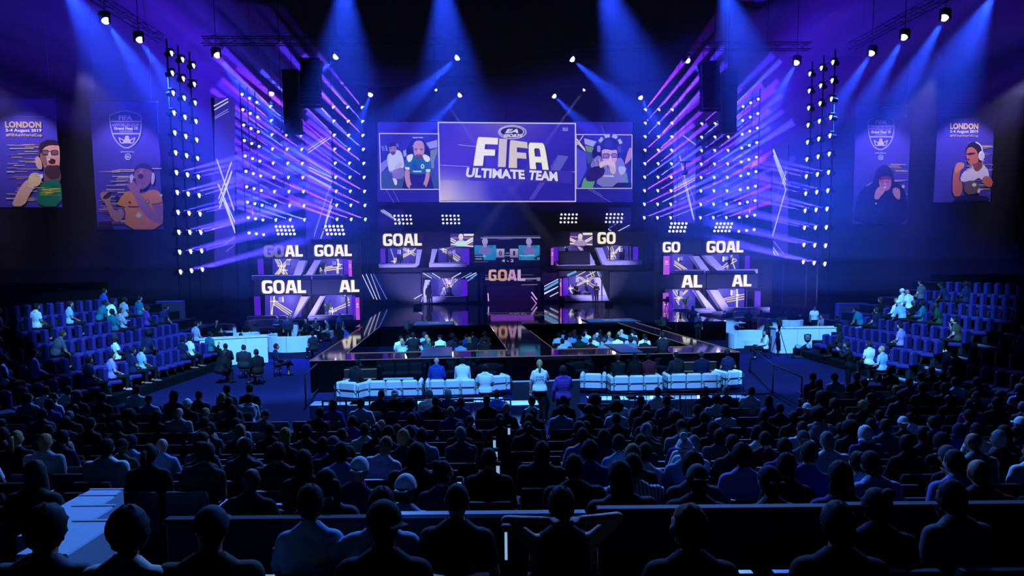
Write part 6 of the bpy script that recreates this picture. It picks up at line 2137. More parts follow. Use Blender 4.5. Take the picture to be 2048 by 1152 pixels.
# ------------------------------------------------------------------ seats
def seat_meshes(mcloth, mshell):
    bk, pn, bs, ar = MB(), MB(), MB(), MB()
    pts = [(-.235, .40), (.235, .40), (.245, .80), (.225, .87), (-.225, .87), (-.245, .80)]
    bk.add([(x, -.21 - .16 * (z - .4) + dy, z) for dy in (0, -.05) for x, z in pts], [tuple(range(5, -1, -1)), tuple(range(6, 12))] + [(i, (i + 1) % 6, 6 + (i + 1) % 6, 6 + i) for i in range(6)])
    pn.box((0, .03, .385), (.47, .46, .07), bev=.03)
    for s in (-1, 1):
        ar.box((s * .265, -.02, .62), (.045, .34, .035), bev=.01)
        ar.box((s * .265, -.14, .42), (.03, .08, .38))
    bs.box((0, -.08, .18), (.40, .10, .36))
    return [('backrest', bk.mesh('backrest', mshell)), ('seat', pn.mesh('seat', mcloth)), ('armrests', ar.mesh('armrests', mshell)), ('pedestal', bs.mesh('pedestal', mshell))]


SEAT = seat_meshes(M['seat_cloth'], M['seat_shell'])
PSEAT = seat_meshes(M['purple_seat'], M['purple_seat'])


def one_mesh(parts, name):
    b = MB()
    mats = []
    for i, (n, me) in enumerate(parts):
        mats.append(me.materials[0])
        b.add([tuple(v.co) for v in me.vertices], [tuple(p.vertices) for p in me.polygons], i)
    return b.mesh(name, mats)


_p = MB(); _p.box((0, -.25, .62), (.47, .13, .50), bev=.05)
_s = MB(); _s.box((0, .02, .34), (.47, .46, .16), bev=.05)
_f = MB(); _f.box((0, -.16, .14), (.34, .14, .28))
PSEAT = [('backrest', _p.mesh('backrest', M['purple_seat'])), ('seat', _s.mesh('seat', M['purple_seat'])), ('pedestal', _f.mesh('pedestal', M['black']))]
SEAT1, PSEAT1 = one_mesh(SEAT, 'auditorium_seat'), one_mesh([s for s in PSEAT if s[0] != 'armrests'], 'stand_seat')
N_SEAT = [0]
MASS, MASSM = MB(), []
_px = {}


def crowd_figure(pose, p, rz, shirt, hair, skin):
    """a small far figure, added to the one object that holds the rest of the crowd"""
    if pose not in _px:
        f = figure(pose, **_specs[pose])
        b = MB()
        for i, k in enumerate(('body', 'short', 'trousers')):
            b.add([tuple(v.co) for v in f[k].vertices], [tuple(x.vertices) for x in f[k].polygons], i, True)
        hm_ = hair_mesh('short')
        b.add([tuple(f['head'] @ v.co) for v in hm_.vertices], [tuple(x.vertices) for x in hm_.polygons], 3, True)
        o = b.build('tmp', [M['black']] * 4)
        m = o.modifiers.new('d', 'DECIMATE')
        m.ratio = .22
        me = bpy.data.meshes.new_from_object(o.evaluated_get(bpy.context.evaluated_depsgraph_get()))
        bpy.data.objects.remove(o)
        _px[pose] = ([v.co.copy() for v in me.vertices], [tuple(x.vertices) for x in me.polygons], [x.material_index for x in me.polygons])
        bpy.data.meshes.remove(me)
    vs, fs, mi = _px[pose]
    X = Matrix.Translation(p) @ Matrix.Rotation(rz, 4, 'Z')
    idx = []
    for m in (cmat(SKIN[skin], .6, 'skin'), cmat(CLOTH[shirt]), cmat(CLOTH['black']), cmat(HAIRC['dark'], .8, 'hair')):
        if m not in MASSM:
            MASSM.append(m)
        idx.append(MASSM.index(m))
    n = len(MASS.f)
    MASS.add([X @ v for v in vs], fs, 0, True)
    for i in range(len(fs)):
        MASS.mi[n + i] = idx[mi[i]]




def seat(p, rz, label, near, group):
    N_SEAT[0] += 1
    if near:
        t = thing('auditorium_seat', label, 'seat', p, rz, group)
        for n, me in SEAT:
            put(n, me, t)
        return t
    return tag(put('auditorium_seat', SEAT1, None, p, rz), label, 'seat', group)


SIT = ['sit_lap', 'sit_lap', 'sit_slim', 'sit_slim', 'sit_rest', 'sit_broad', 'sit_tilt', 'sit_back', 'sit_turn', 'sit_turn_right', 'sit_chin', 'sit_knees']
q = random.Random(21)

# people one can pick out: photo pixel of the head, row distance, look
HERO = [  # px, d, pose, shirt, sleeves, hair, skin, words
    (40, 3.6, 'sit_broad', 'grey', 'short', ('bushy', 'dark'), 'tan', 'in a grey t-shirt with thick dark hair in the bottom left corner'),
    (222, 3.6, 'sit_turn', 'cream', 'short', ('bushy', 'dark'), 'tan', 'with bushy dark hair and a cream t-shirt, second in the front row'),
    (388, 3.6, 'sit_broad', 'olive', 'short', ('cap', 'charcoal'), 'tan', 'in an olive t-shirt and dark cap, third in the front row'),
    (605, 4.5, 'sit_slim', 'pale blue', 'short', ('short', 'dark'), 'tan', 'in a pale t-shirt low in the picture, left of the seat ledge'),
    (755, 4.5, 'sit_wide', 'pale blue', 'short', ('short', 'dark'), 'pale', 'in a pale t-shirt with one arm spread over the next seat'),
    (905, 4.5, 'sit_lap', 'charcoal', 'short', ('buzz', 'dark'), 'pale', 'with a cropped head below the bright seat ledge'),
    (1120, 4.5, 'sit_behind', 'black', 'vest', ('short', 'dark'), 'pale', 'in a black vest with bare arms behind the head'),
    (1390, 3.6, 'sit_turn', 'black', 'short', ('short', 'ginger'), 'pale', 'in black turning a warm-lit face, bottom right of centre'),
    (1700, 3.6, 'sit_lap', 'black', 'long', ('short', 'dark'), 'tan', 'in a black top at the right of the front row'),
    (1150, 6.3, 'sit_broad', 'black', 'long', ('short', 'dark'), 'tan', 'in a rim-lit black jacket, left of the pinstriped shirt'),
    (1272, 6.3, 'sit_broad', 'pale blue', 'short', ('short', 'dark'), 'tan', 'in a pale pinstriped shirt beyond the seat ledge'),
    (1495, 7.2, 'sit_lap', 'lilac', 'short', ('bushy', 'dark'), 'tan', 'in a pale lilac t-shirt right of the bobble hat'),
    (1790, 6.3, 'sit_knees', 'pale blue', 'long', ('short', 'dark'), 'tan', 'in a pale shirt hunched forward at the right'),
    (1945, 6.3, 'sit_chin', 'lilac', 'long', ('short', 'brown'), 'pale', 'in a pale lilac shirt near the right edge'),
    (1585, 6.3, 'sit_turn_right', 'black', 'long', ('short', 'dark'), 'tan', 'in black with pale headphones, right of the lilac t-shirt'),
    (1377, 8.1, 'sit_lap', 'pale blue', 'long', ('beanie', 'white'), 'pale', 'in a white bobble hat and pale top'),
    (1670, 9.0, 'sit_broad', 'white', 'short', ('short', 'grey'), 'pale', 'in a white t-shirt with grey hair right of centre'),
    (1605, 11.7, 'sit_tilt', 'white', 'short', ('short', 'brown'), 'pale', 'in a white t-shirt leaning beside a fair head'),
    (190, 9.0, 'sit_broad', 'white', 'long', ('short', 'dark'), 'tan', 'in a broad white shirt at the left'),
    (42, 6.3, 'sit_turn', 'dark green', 'long', ('long', 'brown'), 'pale', 'with long brown hair and a dark green top at the left edge'),
    (672, 8.1, 'sit_lap', 'lilac', 'short', ('short', 'dark'), 'brown', 'in a lilac t-shirt left of centre'),
    (540, 8.1, 'sit_broad', 'charcoal', 'long', ('short', 'dark'), 'tan', 'in a charcoal top left of the lilac t-shirt'),
    (974, 7.2, 'sit_lap', 'black', 'long', ('buzz', 'dark'), 'tan', 'with a round cropped head beside the aisle lights'),
    (683, 6.3, 'sit_tilt', 'navy', 'long', ('backcap', 'white'), 'tan', 'in a backwards white cap left of centre'),
    (640, 5.4, 'sit_turn', 'grey', 'long', ('ponytail', 'dark'), 'pale', 'with a dark ponytail turning right beside the ledge'),
    (362, 15.6, 'sit_lap', 'black', 'short', ('cap', 'white'), 'pale', 'in a white cap at the back left of the crowd'),
    (395, 13.6, 'sit_lap', 'white', 'short', ('short', 'dark'), 'pale', 'in a striped white t-shirt below the white cap'),
    (468, 12.6, 'sit_turn', 'dark green', 'short', ('wavy', 'fair'), 'pale', 'with long wavy fair hair and a green t-shirt'),
    (1165, 10.8, 'sit_rest', 'pale blue', 'short', ('short', 'dark'), 'tan', 'in a pale blue t-shirt behind the dark front panel'),
    (838, 10.8, 'sit_lap', 'pale blue', 'short', ('short', 'dark'), 'tan', 'in a pale blue t-shirt left of the aisle'),
    (1240, 9.0, 'sit_slim', 'pale blue', 'short', ('short', 'brown'), 'pale', 'in a pale blue t-shirt right of the aisle'),
    (717, 15.6, 'sit_rest', 'white', 'short', ('short', 'dark'), 'tan', 'in a white t-shirt behind the leftmost armchair'),
    (757, 16.6, 'sit_lap', 'charcoal', 'short', ('buzz', 'dark'), 'tan', 'in charcoal behind the left three-seat sofa'),
    (785, 16.6, 'sit_broad', 'black', 'short', ('backcap', 'white'), 'pale', 'in a pale cap behind the left three-seat sofa'),
    (855, 16.6, 'sit_turn', 'white', 'short', ('short', 'grey'), 'pale', 'with grey hair and white t-shirt behind the left sofas'),
    (893, 16.6, 'sit_lap', 'navy', 'short', ('short', 'grey'), 'pale', 'with grey hair and navy t-shirt behind the left sofas'),
    (992, 16.6, 'sit_rest', 'blue', 'long', ('buzz', 'dark'), 'pale', 'in a blue shirt behind the armchair left of the dark panel'),
    (1063, 15.6, 'sit_slim', 'white', 'vest', ('short', 'dark'), 'dark', 'in a white vest in front of the dark panel'),
    (1190, 15.6, 'sit_behind', 'black', 'short', ('afro', 'dark'), 'brown', 'with a big dark afro and both arms raised'),
    (1235, 15.6, 'sit_lap', 'white', 'short', ('short', 'dark'), 'tan', 'in a white t-shirt right of the big afro'),
    (1318, 16.6, 'sit_phone', 'white', 'short', ('short', 'dark'), 'pale', 'in white holding up a lit phone behind the right sofas'),
    (1415, 16.6, 'sit_phone', 'navy', 'short', ('short', 'dark'), 'tan', 'in navy holding a lit phone behind the right sofas'),
    (1458, 16.6, 'sit_broad', 'navy', 'short', ('short', 'grey'), 'pale', 'in navy with grey hair at the right end of the sofas'),
    (1500, 16.6, 'sit_tilt', 'white', 'short', ('short', 'brown'), 'pale', 'in white leaning right of the rightmost armchair'),
]
DEEP = ROWS + [13.6, 14.6, 15.6, 16.6, 17.6, 18.6, 19.6]


def lim(d):
    """how far a row reaches to the left and the right"""
    m = .74 * d + .35
    if d < 13:
        return -m, m
    if d < 16:
        return max(-m, -12.2), min(m, 12.9)
    return max(-m, -12.2), min(m, 12.9)


def row_word(i):
    return nth(i) + ' row from the camera'


ridx = {d: i for i, d in enumerate(DEEP)}
heroes = {}
for hrow in HERO:
    d = min(DEEP, key=lambda v: abs(v - hrow[1]))
    heroes.setdefault(d, []).append(hrow)
TOTAL = [0]
for i, d in enumerate(DEEP):
    z = zf(d)
    a, c = lim(d)
    used = []
    folks = []
    for hrow in heroes.get(d, []):
        x = (hrow[0] - 1024) / FPX * d
        used.append(x)
        folks.append((x, hrow))
    n = int((c - a) / .58)
    off = .29 * (i % 2)
    for k in range(n + 1):
        x = a + off + .58 * k
        if x > c + .2:
            continue
        pxx = 1024 + x / d * FPX
        if any(abs(x - u) < .52 for u in used):
            continue
        if 5 < d < 13 and abs(x + .024 * d) < .42:      # the aisle
            continue
        if d > 16 and not (x < -6.3 if d < 18 else False) and not (x > (6.6 if d < 17 else 7.4 + .3 * (d - 17))):
            continue
        if 4.2 < d < 7.3 and -4.95 < x < -2.6:         # the stairs
            continue
        occ = .60
        if 5 < d < 11 and 830 < pxx < 1130:
            occ = .28
        if d < 5:
            occ = .42 if pxx < 1000 else .34
        if 11 < d < 16:
            occ = .66
        if 5 < d < 13 and pxx < 520:
            occ = .5
        if d > 16:
            occ = .62
        if q.random() < occ:
            folks.append((x, None))
        else:
            folks.append((x, 0))
    folks.sort(key=lambda f: f[0])
    m = 0
    for k, (x, hrow) in enumerate(folks):
        jx = x if hrow else x
        p = V(jx, d + (0 if hrow else q.uniform(-.03, .03)), z)
        if N_SEAT[0] < 296 and d < 16:
            seat(V(jx, d, z), 0, 'black folding seat%s, %s, %s from left' % (' left empty' if hrow == 0 else '', row_word(i), nth(k)), d < 7.5, 'black seats of the audience')
        elif True:
            TOTAL.append((jx, d, z))
        if hrow == 0:
            continue
        if hrow:
            _, _, pose, sh, sl_, hair, sk, words = hrow
            o = person(pose, p, q.uniform(-.1, .1), sh, hair, 'seated person ' + words, 'audience in the rows', skin=sk, sleeves=sl_, shirt_mat=STRIPE if words.startswith(('in a pale pinstriped', 'in a striped white')) else None)
            if pose == 'sit_phone':
                ph = MB(); ph.box((0, 0, 0), (.075, .009, .15), bev=.004)
                t = thing('phone', 'lit phone held up by the person ' + ('in white' if sh == 'white' else 'in navy') + ' behind the right sofas', 'phone', p + V(-.07, .40, 1.03), 0)
                ph.build('case', M['black'], t)
                ph = MB(); ph.box((0, -.006, 0), (.066, .003, .135)); ph.build('screen', M['phone'], t)
        else:
            pose, sh, sl_, hair, sk = rnd_person(q, SIT)
            if d > 17 or (12 < d < 14 and k % 3 == 0):
                crowd_figure('sit_lap', p, q.uniform(-.2, .2), sh, hair, sk)
                continue
            m += 1
            person(pose, p, q.uniform(-.22, .22) - x * .012, sh, hair, '%s, %s row from camera, seat %s from left' % (looks(sh, sl_, hair), nth(i), nth(k)), 'audience in the rows', skin=sk, sleeves=sl_, pants=q.choice(['black', 'navy', 'charcoal']), scale=q.uniform(.95, 1.04))
# the remaining far seats, too many to part
if len(TOTAL) > 1:
    b = MB()
    vs = [tuple(v.co) for v in SEAT1.vertices]
    fsx = [tuple(p.vertices) for p in SEAT1.polygons]
    for (x, y, z) in TOTAL[1:]:
        b.add([(v[0] + x, v[1] + y, v[2] + z) for v in vs], fsx)
    tag(b.build('far_seats', M['seat_shell']), 'dark seats under the crowd in the furthest rows', 'seats', None, 'stuff')

# seat ledge in front of the nearest section
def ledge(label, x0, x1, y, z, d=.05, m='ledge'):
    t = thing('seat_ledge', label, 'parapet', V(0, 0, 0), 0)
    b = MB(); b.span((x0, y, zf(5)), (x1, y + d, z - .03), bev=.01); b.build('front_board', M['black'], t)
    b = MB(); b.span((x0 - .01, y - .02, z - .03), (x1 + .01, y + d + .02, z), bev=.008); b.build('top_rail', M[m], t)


ZL = 2.42
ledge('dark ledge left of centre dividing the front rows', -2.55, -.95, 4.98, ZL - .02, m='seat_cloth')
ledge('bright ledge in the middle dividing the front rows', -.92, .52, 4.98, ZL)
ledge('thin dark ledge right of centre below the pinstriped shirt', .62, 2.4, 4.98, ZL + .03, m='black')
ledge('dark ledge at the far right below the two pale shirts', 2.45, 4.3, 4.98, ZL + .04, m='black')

# lit stairs at the lower left
t = thing('aisle_stairs', 'pale blue-lit stairs going down between seats at the lower left', 'stairs', V(0, 0, 0))
for k, (d0, d1, z) in enumerate(((4.3, 4.92, 2.42), (4.92, 5.6, 2.30), (5.6, 6.3, 2.16), (6.3, 6.98, 2.0))):
    x0, x1 = ((-3.18, -2.84), (-3.62, -3.26), (-4.0, -3.65), (-4.32, -3.98))[k]
    b = MB(); b.span((x0, d0, 0), (x1, d1, z), bev=.012); o = b.build('step', M['stair'], t)
    b = MB(); b.span((x0, d1 - .03, z), (x1, d1 + .004, z + .006)); b.build('nosing', M['white_lacquer'], o)

# small lights along the aisle
AIS = glow('aisle_light', (150, 200, 250), .75)
for k, (x, y, d) in enumerate(((989, 887, 9.3), (992, 911, 8.1), (996, 940, 7.2), (919, 974, 6.0), (1012, 1078, 4.1), (1018, 862, 10.4))):
    p = at(x, y, d)
    t = thing('aisle_marker', 'small upright light strip beside the centre aisle, %s' % ['uppermost but one', 'third from the top', 'above the round cropped head', 'left of the aisle above the ledge', 'tall one below the bright ledge', 'uppermost of all'][k], 'light', V(p.x, p.y, zf(d)), 0, 'aisle marker lights')
    b = MB(); b.span((-.028, -.02, 0), (.028, .03, p.z - zf(d) + .09), bev=.008); b.build('post', M['black'], t)
    w_ = .008 if k == 4 else .018
    b = MB(); b.span((-w_, -.026, p.z - zf(d) - (.12 if k == 4 else .05)), (w_, -.02, p.z - zf(d) + .05)); b.build('strip', AIS, t)

# ------------------------------------------------------------------ side stands
def inframe(p, m=20):
    d = p - CAM
    t = d.dot(_F)
    if t < .5:
        return False
    u, v = d.dot(CR) / t * FPX + PX0, PY0 - d.dot(CU) / t * FPX
    return -m < u < 2048 + m and -m < v < 1152 + m


for sg, nm, x0, occ, seed in ((-1, 'left', STL, .30, 5), (1, 'right', STR, .24, 6)):
    qq = random.Random(seed)
    for k in range(6 if sg < 0 else 7):
        x = x0 + sg * (.9 * k + .45)
        z = .3 + .38 * k
        n = 0
        for j in range(24):
            y = 17 + .62 * j + .1 * (k % 2)
            p = V(x, y, z)
            if not inframe(p + V(0, 0, .8), 10):
                continue
            if sg > 0 and 22.8 < y < 24.2:        # the gangway
                continue
            n += 1
            rz = R(36) if sg > 0 else R(-36)
            lab = '%s stand %s row, %s from camera' % (nm, nth(k), nth(n - 1))
            tag(put('stand_seat', PSEAT1, None, p, rz), 'purple plastic seat, ' + lab, 'seat', 'purple seats of the side stands')
            if qq.random() < occ * (1.15 if 2 <= k <= 6 else .7):
                pose, sh, sl_, hair, sk = rnd_person(qq, ['sit_lap', 'sit_back', 'sit_knees', 'sit_rest', 'sit_chin', 'sit_crossed', 'sit_slim'])
                if qq.random() < .45:
                    sh = qq.choice(['white', 'pale blue', 'light grey', 'teal', 'lilac'])
                if (sg < 0 and not 1 <= k <= 3) or (sg > 0 and not 2 <= k <= 4) or n > 13:
                    crowd_figure('sit_lap' if qq.random() < .6 else 'sit_knees', p, rz + qq.uniform(-.2, .2), sh, hair, sk)
                    continue
                person(pose, p, rz + qq.uniform(-.25, .25), sh, hair, '%s, %s' % (looks(sh, sl_, hair), lab), 'people in the side stands', skin=sk, sleeves=sl_)
    # pale step edges of the stand's gangway
for k in range(6):
    x, z = STR + .9 * k, .3 + .38 * k
    t = thing('gangway_nosing', 'thin pale step edge in the right stand gangway, %s' % ['lowest step', 'second step up', 'third step up', 'fourth step up', 'fifth step up', 'highest step'][k], 'step edge', V(x, 23.5, z), 0, 'pale step edges of the right stand')
    b = MB(); b.span((-.012, -.55, -.06), (.0, .55, .0)); b.build('riser_strip', M['ledge'], t)
    b = MB(); b.span((-.012, -.55, 0), (.06, .55, .012)); b.build('edge', M['white_lacquer'], t)

# ------------------------------------------------------------------ seating pits of the stage
def chair_proto():
    t = thing('stacking_chair', 'x', 'chair', (0, 0, 0))
    b = MB(); b.box((0, .02, .44), (.44, .44, .05), bev=.02); b.build('seat', M['black'], t)
    b = MB(); b.box((0, -.21, .70), (.44, .04, .36), bev=.015); b.build('backrest', M['black'], t)
    b = MB()
    for sx in (-1, 1):
        b.tube([(sx * .21, .2, 0), (sx * .21, .2, .43), (sx * .21, -.2, .43)], .012, 5)
        b.tube([(sx * .21, -.24, 0), (sx * .21, -.2, .44), (sx * .21, -.22, .86)], .012, 5)
    b.build('frame', M['black'], t)
    return freeze(t)


CH = chair_proto()
first = [True]


def chair(p, rz, label, group):
    if first[0]:
        first[0] = False
        CH.location, CH.rotation_euler = p, (0, 0, rz)
        tag(CH, label, None, group)
        return CH
    return dup(CH, p, rz, label, group)


for nm, x0, x1, seed in (('left', 792, 1003, 8), ('right', 1122, 1322, 9)):
    qq = random.Random(seed)
    for r in range(4):
        d = 28.3 + 1.35 * r
        xa, xb = (x0 - 1024) / FPX * 29.5, (x1 - 1024) / FPX * 29.5
        n = int((xb - xa) / .56)
        for k in range(n):
            x = xa + .56 * (k + .5 * (r % 2)) + qq.uniform(-.04, .04)
            p = V(x, d + (x * .087), 0)
            lab = '%s stage pit %s row, %s from left' % (nm, nth(r), nth(k))
            chair(p, YAW, 'black chair, ' + lab, 'black chairs in the stage pits')
            if qq.random() < (.78 if r < 3 else .6):
                pose, sh, sl_, hair, sk = rnd_person(qq, ['sit_lap', 'sit_slim', 'sit_rest', 'sit_broad', 'sit_tilt', 'sit_chin', 'sit_turn'])
                if qq.random() < .5:
                    sh = qq.choice(['white', 'white', 'light grey', 'pale blue'])
                person(pose, p, YAW + qq.uniform(-.2, .2), sh, hair, '%s, %s' % (looks(sh, sl_, hair), lab), 'people in the stage pits', skin=sk, sleeves=sl_)

# ------------------------------------------------------------------ people on the floor, the sofas and the stage
def by_head(px, py, hz):
    """floor point under a head seen at a pixel, hz above the floor"""
    p = onz(px, py, hz)
    return V(p.x, p.y, 0)


FLOOR = [  # px, py of head, pose, rz, shirt, sleeves, hair, skin, words
    (401, 646, 'sit_rest', -70, 'grey', 'short', ('short', 'dark'), 'tan', 'man in grey leaning back on the back left sofa'),
    (433, 643, 'sit_chin', -150, 'black', 'short', ('short', 'dark'), 'tan', 'person in black sitting on the back left sofa facing the camera'),
    (447, 668, 'sit_back', 60, 'charcoal', 'long', ('short', 'dark'), 'tan', 'person in charcoal seated low behind the left bar counter'),
    (366, 655, 'sit_lap', -60, 'black', 'long', ('short', 'dark'), 'tan', 'person in black at the far left of the left lounge'),
    (482, 672, 'sit_lap', 30, 'black', 'short', ('short', 'dark'), 'brown', 'head showing just above the left bar counter'),
    (492, 647, 'sit_turn', -20, 'black', 'short', ('short', 'dark'), 'tan', 'person in black on the small sofa, left one'),
    (510, 650, 'sit_lap', 20, 'charcoal', 'long', ('short', 'dark'), 'brown', 'person in charcoal on the small sofa, right one'),
    (556, 634, 'stand_cross', 170, 'black', 'long', ('short', 'dark'), 'tan', 'dark standing person below the white ledge, left of a pair'),
    (575, 634, 'stand_down', 190, 'charcoal', 'long', ('short', 'dark'), 'tan', 'dark standing person below the white ledge, right of a pair'),
    (611, 641, 'sit_wide', 150, 'black', 'short', ('short', 'dark'), 'tan', 'person in black stretching an arm on the short left sofa'),
    (631, 640, 'sit_slim', -140, 'charcoal', 'short', ('long', 'dark'), 'pale', 'person with long dark hair by the left drinks table'),
    (655, 643, 'sit_lap', 110, 'grey', 'short', ('short', 'brown'), 'pale', 'person in grey at the right of the left drinks table'),
    (679, 630, 'stand_down', 150, 'black', 'short', ('buzz', 'dark'), 'brown', 'tall dark person standing at the left runway'),
    (698, 655, 'sit_knees', 100, 'blue', 'short', ('short', 'dark'), 'tan', 'person in blue bending beside the left runway'),
    (626, 669, 'sit_lap', 40, 'charcoal', 'short', ('short', 'dark'), 'tan', 'person in charcoal sitting at the end of the big curved sofa'),
    (451, 694, 'sit_fist', 20, 'black', 'long', ('short', 'dark'), 'tan', 'broad person in black bending with a camera before the left bar'),
    (486, 697, 'sit_broad', 0, 'charcoal', 'long', ('bun', 'brown'), 'pale', 'person with a hair bun in the middle of the left camera crew'),
    (514, 706, 'sit_lap', 50, 'black', 'long', ('short', 'dark'), 'tan', 'person in black at the right of the left camera crew'),
    (437, 705, 'sit_knees', -30, 'black', 'long', ('bald', ''), 'dark', 'bald person in black at the left end of the left bar'),
    (553, 694, 'sit_crossed', -60, 'navy', 'long', ('short', 'dark'), 'tan', 'person in navy with crossed legs between bar and big sofa'),
    (1361, 628, 'sit_lap', 160, 'black', 'long', ('short', 'dark'), 'tan', 'person in black seated at the right runway, left of the pair'),
    (1386, 616, 'stand_hips', 180, 'black', 'long', ('bushy', 'dark'), 'brown', 'tall dark person with bushy hair standing at the right runway'),
    (1396, 628, 'stand_slim', 200, 'charcoal', 'long', ('short', 'dark'), 'tan', 'slim dark person behind the bushy-haired one at the right runway'),
    (1450, 628, 'sit_turn', 120, 'navy', 'long', ('short', 'dark'), 'pale', 'person in navy sitting above the round tub sofa'),
    (1497, 622, 'sit_lap', 165, 'charcoal', 'short', ('short', 'dark'), 'tan', 'person in charcoal facing the camera behind the round table'),
    (1523, 624, 'sit_back', 190, 'grey', 'short', ('short', 'dark'), 'brown', 'person in grey facing the camera right of the round table'),
    (1531, 666, 'sit_crossed', 75, 'white', 'long', ('short', 'brown'), 'pale', 'person in white with crossed legs on the folding chair'),
    (1538, 641, 'sit_lap', 20, 'charcoal', 'long', ('ponytail', 'dark'), 'tan', 'person with a ponytail on the tub sofa above the folding chair'),
    (1549, 622, 'sit_chin', 170, 'charcoal', 'long', ('short', 'dark'), 'tan', 'dark person behind the tub sofa of the right lounge'),
    (1570, 624, 'sit_lap', 200, 'grey', 'short', ('buzz', 'dark'), 'tan', 'person in grey among the guests behind the right bar, leftmost'),
    (1590, 626, 'sit_rest', 150, 'black', 'short', ('short', 'dark'), 'brown', 'person in black among the guests behind the right bar, second'),
    (1610, 624, 'sit_slim', 190, 'charcoal', 'short', ('long', 'dark'), 'pale', 'long haired guest behind the right bar, left of the standing one'),
    (1629, 616, 'stand_down', 175, 'white', 'short', ('short', 'dark'), 'tan', 'person in a white t-shirt standing behind the right bar'),
    (1648, 632, 'sit_knees', 120, 'light grey', 'short', ('short', 'brown'), 'pale', 'person in light grey leaning on the back right sofa'),
    (1674, 634, 'stand_cross', 10, 'black', 'long', ('short', 'dark'), 'tan', 'person in black at the right end of the right bar'),
    (1700, 690, 'stand_cam', 60, 'black', 'long', ('short', 'dark'), 'tan', 'camera operator in black right of the right bar'),
    (1740, 690, 'sit_lap', 20, 'white', 'short', ('short', 'brown'), 'pale', 'person in white reading right of the right bar'),
    (1765, 700, 'sit_turn', 30, 'pale blue', 'short', ('short', 'fair'), 'pale', 'fair haired person right of the reader in white'),
    (1326, 671, 'stand_cam', -10, 'black', 'long', ('short', 'dark'), 'tan', 'camera operator in black in the right seating pit'),
    (826, 671, 'stand_cam', 10, 'black', 'long', ('short', 'dark'), 'tan', 'camera operator in black in the left seating pit'),
    (1079, 728, 'stand_slim', 0, 'white', 'short', ('ponytail', 'fair'), 'pale', 'crew member in a white t-shirt with STAFF on the back'),
    (1126, 740, 'stand_slim', 10, 'purple', 'long', ('long', 'dark'), 'brown', 'person in a purple top right of the crew member in white'),
    (970, 738, 'sit_lap', 0, 'white', 'short', ('short', 'dark'), 'tan', 'person in a white t-shirt between the left sofas and armchair'),
]
for px, py, pose, rz, sh, sl_, hair, sk, words in FLOOR:
    st_ = pose.startswith('stand')
    hz = 1.63 if st_ else 1.20
    p = by_head(px, py, hz)
    o = person(pose, p, R(rz), sh, hair, words, None, skin=sk, sleeves=sl_, pants='black', shoes=True)
    if 'STAFF' in words:
        b = MB(); text(b, 'STAFF', -.11, .11, 1.27, 1.32, -.165, bold=.04)
        b.build('lettering', M['black'], o)
    if not st_ and ('guests' in words or 'drinks table' in words or 'crew' in words or 'runway' in words or 'reading' in words or 'reader' in words or 'far left' in words or 'pair' in words or 'facing' in words or 'behind the tub' in words or 'bar counter' in words or 'between' in words):
        t = thing('stool', 'low dark stool under the %s' % ' '.join(words.split()[:11]), 'stool', p, R(rz))
        b = MB(); b.lathe([(.17, .345), (.19, .36), (.19, .385), (.17, .395)], 16); b.build('seat', M['black'], t)
        for k in range(4):
            a = R(45 + 90 * k)
            b = MB(); b.tube([(.13 * math.cos(a), .13 * math.sin(a), .35), (.17 * math.cos(a), .17 * math.sin(a), 0)], .013, 5); b.build('leg', M['steel'], t)

# people on the steel-framed sofas: sofa number, place across it
for n, u, pose, sh, sl_, hair, sk, words in ((0, 0, 'sit_tilt', 'charcoal', 'long', ('short', 'dark'), 'tan', 'person in charcoal slumped in the leftmost white armchair'),
                                             (2, -.30, 'sit_lap', 'blue', 'long', ('bald', ''), 'pale', 'bald person in a blue suit on the left row sofa'),
                                             (2, .18, 'sit_knees', 'white', 'long', ('short', 'dark'), 'pale', 'person in a white shirt leaning forward on the left row sofa'),
                                             (5, -.28, 'sit_knees', 'black', 'short', ('short', 'dark'), 'tan', 'person in black leaning forward on the right row sofa'),
                                             (5, .02, 'sit_slim', 'black', 'long', ('long', 'dark'), 'tan', 'long haired person in black on the right row sofa'),
                                             (5, .28, 'sit_lap', 'maroon', 'short', ('short', 'dark'), 'brown', 'person in a dark red t-shirt on the right row sofa'),
                                             (6, -.28, 'sit_turn', 'charcoal', 'long', ('short', 'dark'), 'tan', 'person in charcoal on the right sofa near the bottles'),
                                             (6, .2, 'sit_lap', 'navy', 'long', ('short', 'brown'), 'pale', 'person in navy on the right sofa near the bottles'),
                                             (7, 0, 'sit_turn_right', 'navy', 'short', ('bushy', 'dark'), 'tan', 'bushy haired person in the rightmost white armchair')):
    t, c, w = SPOT[n]
    a = t.rotation_euler.z
    p = c + V(math.cos(a), math.sin(a), 0) * (u * w) + V(-math.sin(a), math.cos(a), 0) * .40
    person(pose, p + V(0, 0, .03), a, sh, hair, words, 'guests on the white sofas', skin=sk, sleeves=sl_)


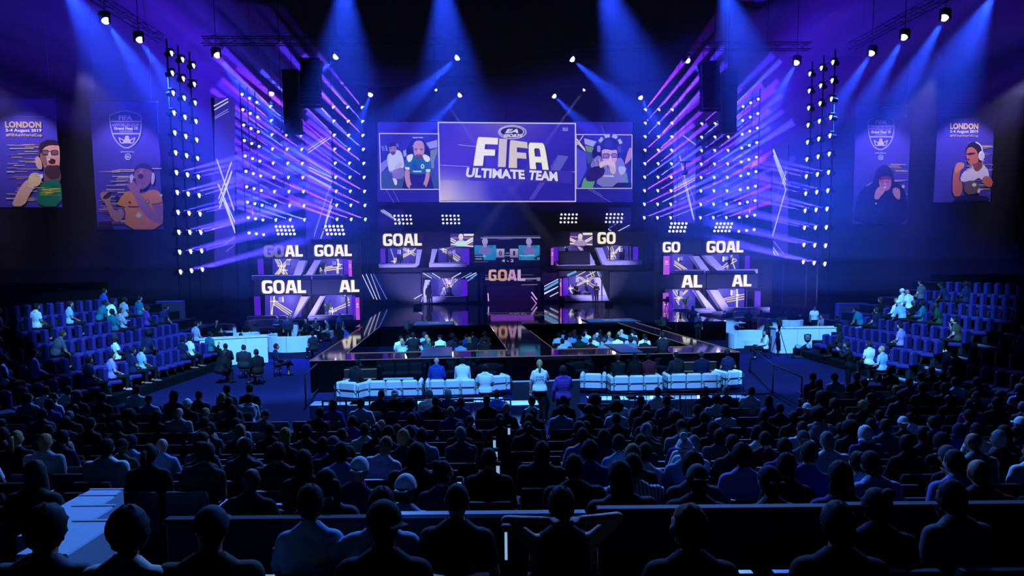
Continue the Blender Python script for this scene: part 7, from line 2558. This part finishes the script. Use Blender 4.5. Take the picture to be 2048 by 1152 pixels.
# players and hosts in the stage booths
def on_set(px, py, sy, hz):
    x, z = sl(px, py, sy)
    return st(x, sy, z - hz)


zb1 = prect(845, 593, 932, 605, -.6)[2]
zb2 = prect(1131, 590, 1212, 602, -.6)[2]
for (px, sy, zb, pose, rz, sh, sl_, hair, sk, pants, words) in (
        (884, .75, zb1, 'sit_knees', -75, 'white', 'long', ('short', 'dark'), 'tan', 'light grey', 'man in white crouching in the left stage booth'),
        (900, .6, zb1, 'sit_chin', 60, 'teal', 'short', ('buzz', 'dark'), 'tan', 'black', 'player in a teal shirt seated in the left stage booth'),
        (1152, .6, zb2, 'sit_lap', -150, 'black', 'short', ('short', 'dark'), 'tan', 'black', 'player in a dark shirt seated in the right stage booth'),
        (1175, .75, zb2, 'sit_knees', 75, 'navy', 'short', ('bushy', 'dark'), 'tan', 'light grey', 'person in navy leaning towards the player in the right booth')):
    x = sl(px, 575, sy)[0]
    base = st(x, sy, zb + (.30 if 'crouch' not in words else .25))
    person(pose, base, R(rz), sh, hair, words, None, skin=sk, sleeves=sl_, pants=pants, shoes='white')
    t = thing('booth_stool', 'low block seat under the ' + words, 'seat', st(x, sy, zb), R(rz))
    b = MB(); b.box((0, 0, .345), (.5, .5, .69), bev=.04); b.build('seat_block', M['white_set'] if 'white' in words else M['black'], t)
for px, py, pose, rz, red, words in ((857, 572, 'stand_down', 20, 0, 'dark figure of a man standing before the left stage booth'), (1193, 569, 'stand_cross', 185, 1, 'man in black with a red collar standing before the right stage booth')):
    x = sl(px, 590, -1.5)[0]
    o = person(pose, st(x, -1.5, ZS), R(rz), 'black', ('short', 'dark'), words, None, skin='tan', sleeves='long', shoes=True)
    if red:
        b = MB(); b.tube([(.10 * math.cos(a), -.02 + .085 * math.sin(a), 1.455 + .02 * math.sin(a)) for a in [6.283 * k / 16 for k in range(16)]], .022, 6, 0, True, True)
        b.build('red_collar', cmat((190, 40, 40)), o)
tag(MASS.build('crowd', MASSM), 'rest of the seated crowd, small and dark in the far rows and side stands', 'crowd', None, 'stuff')
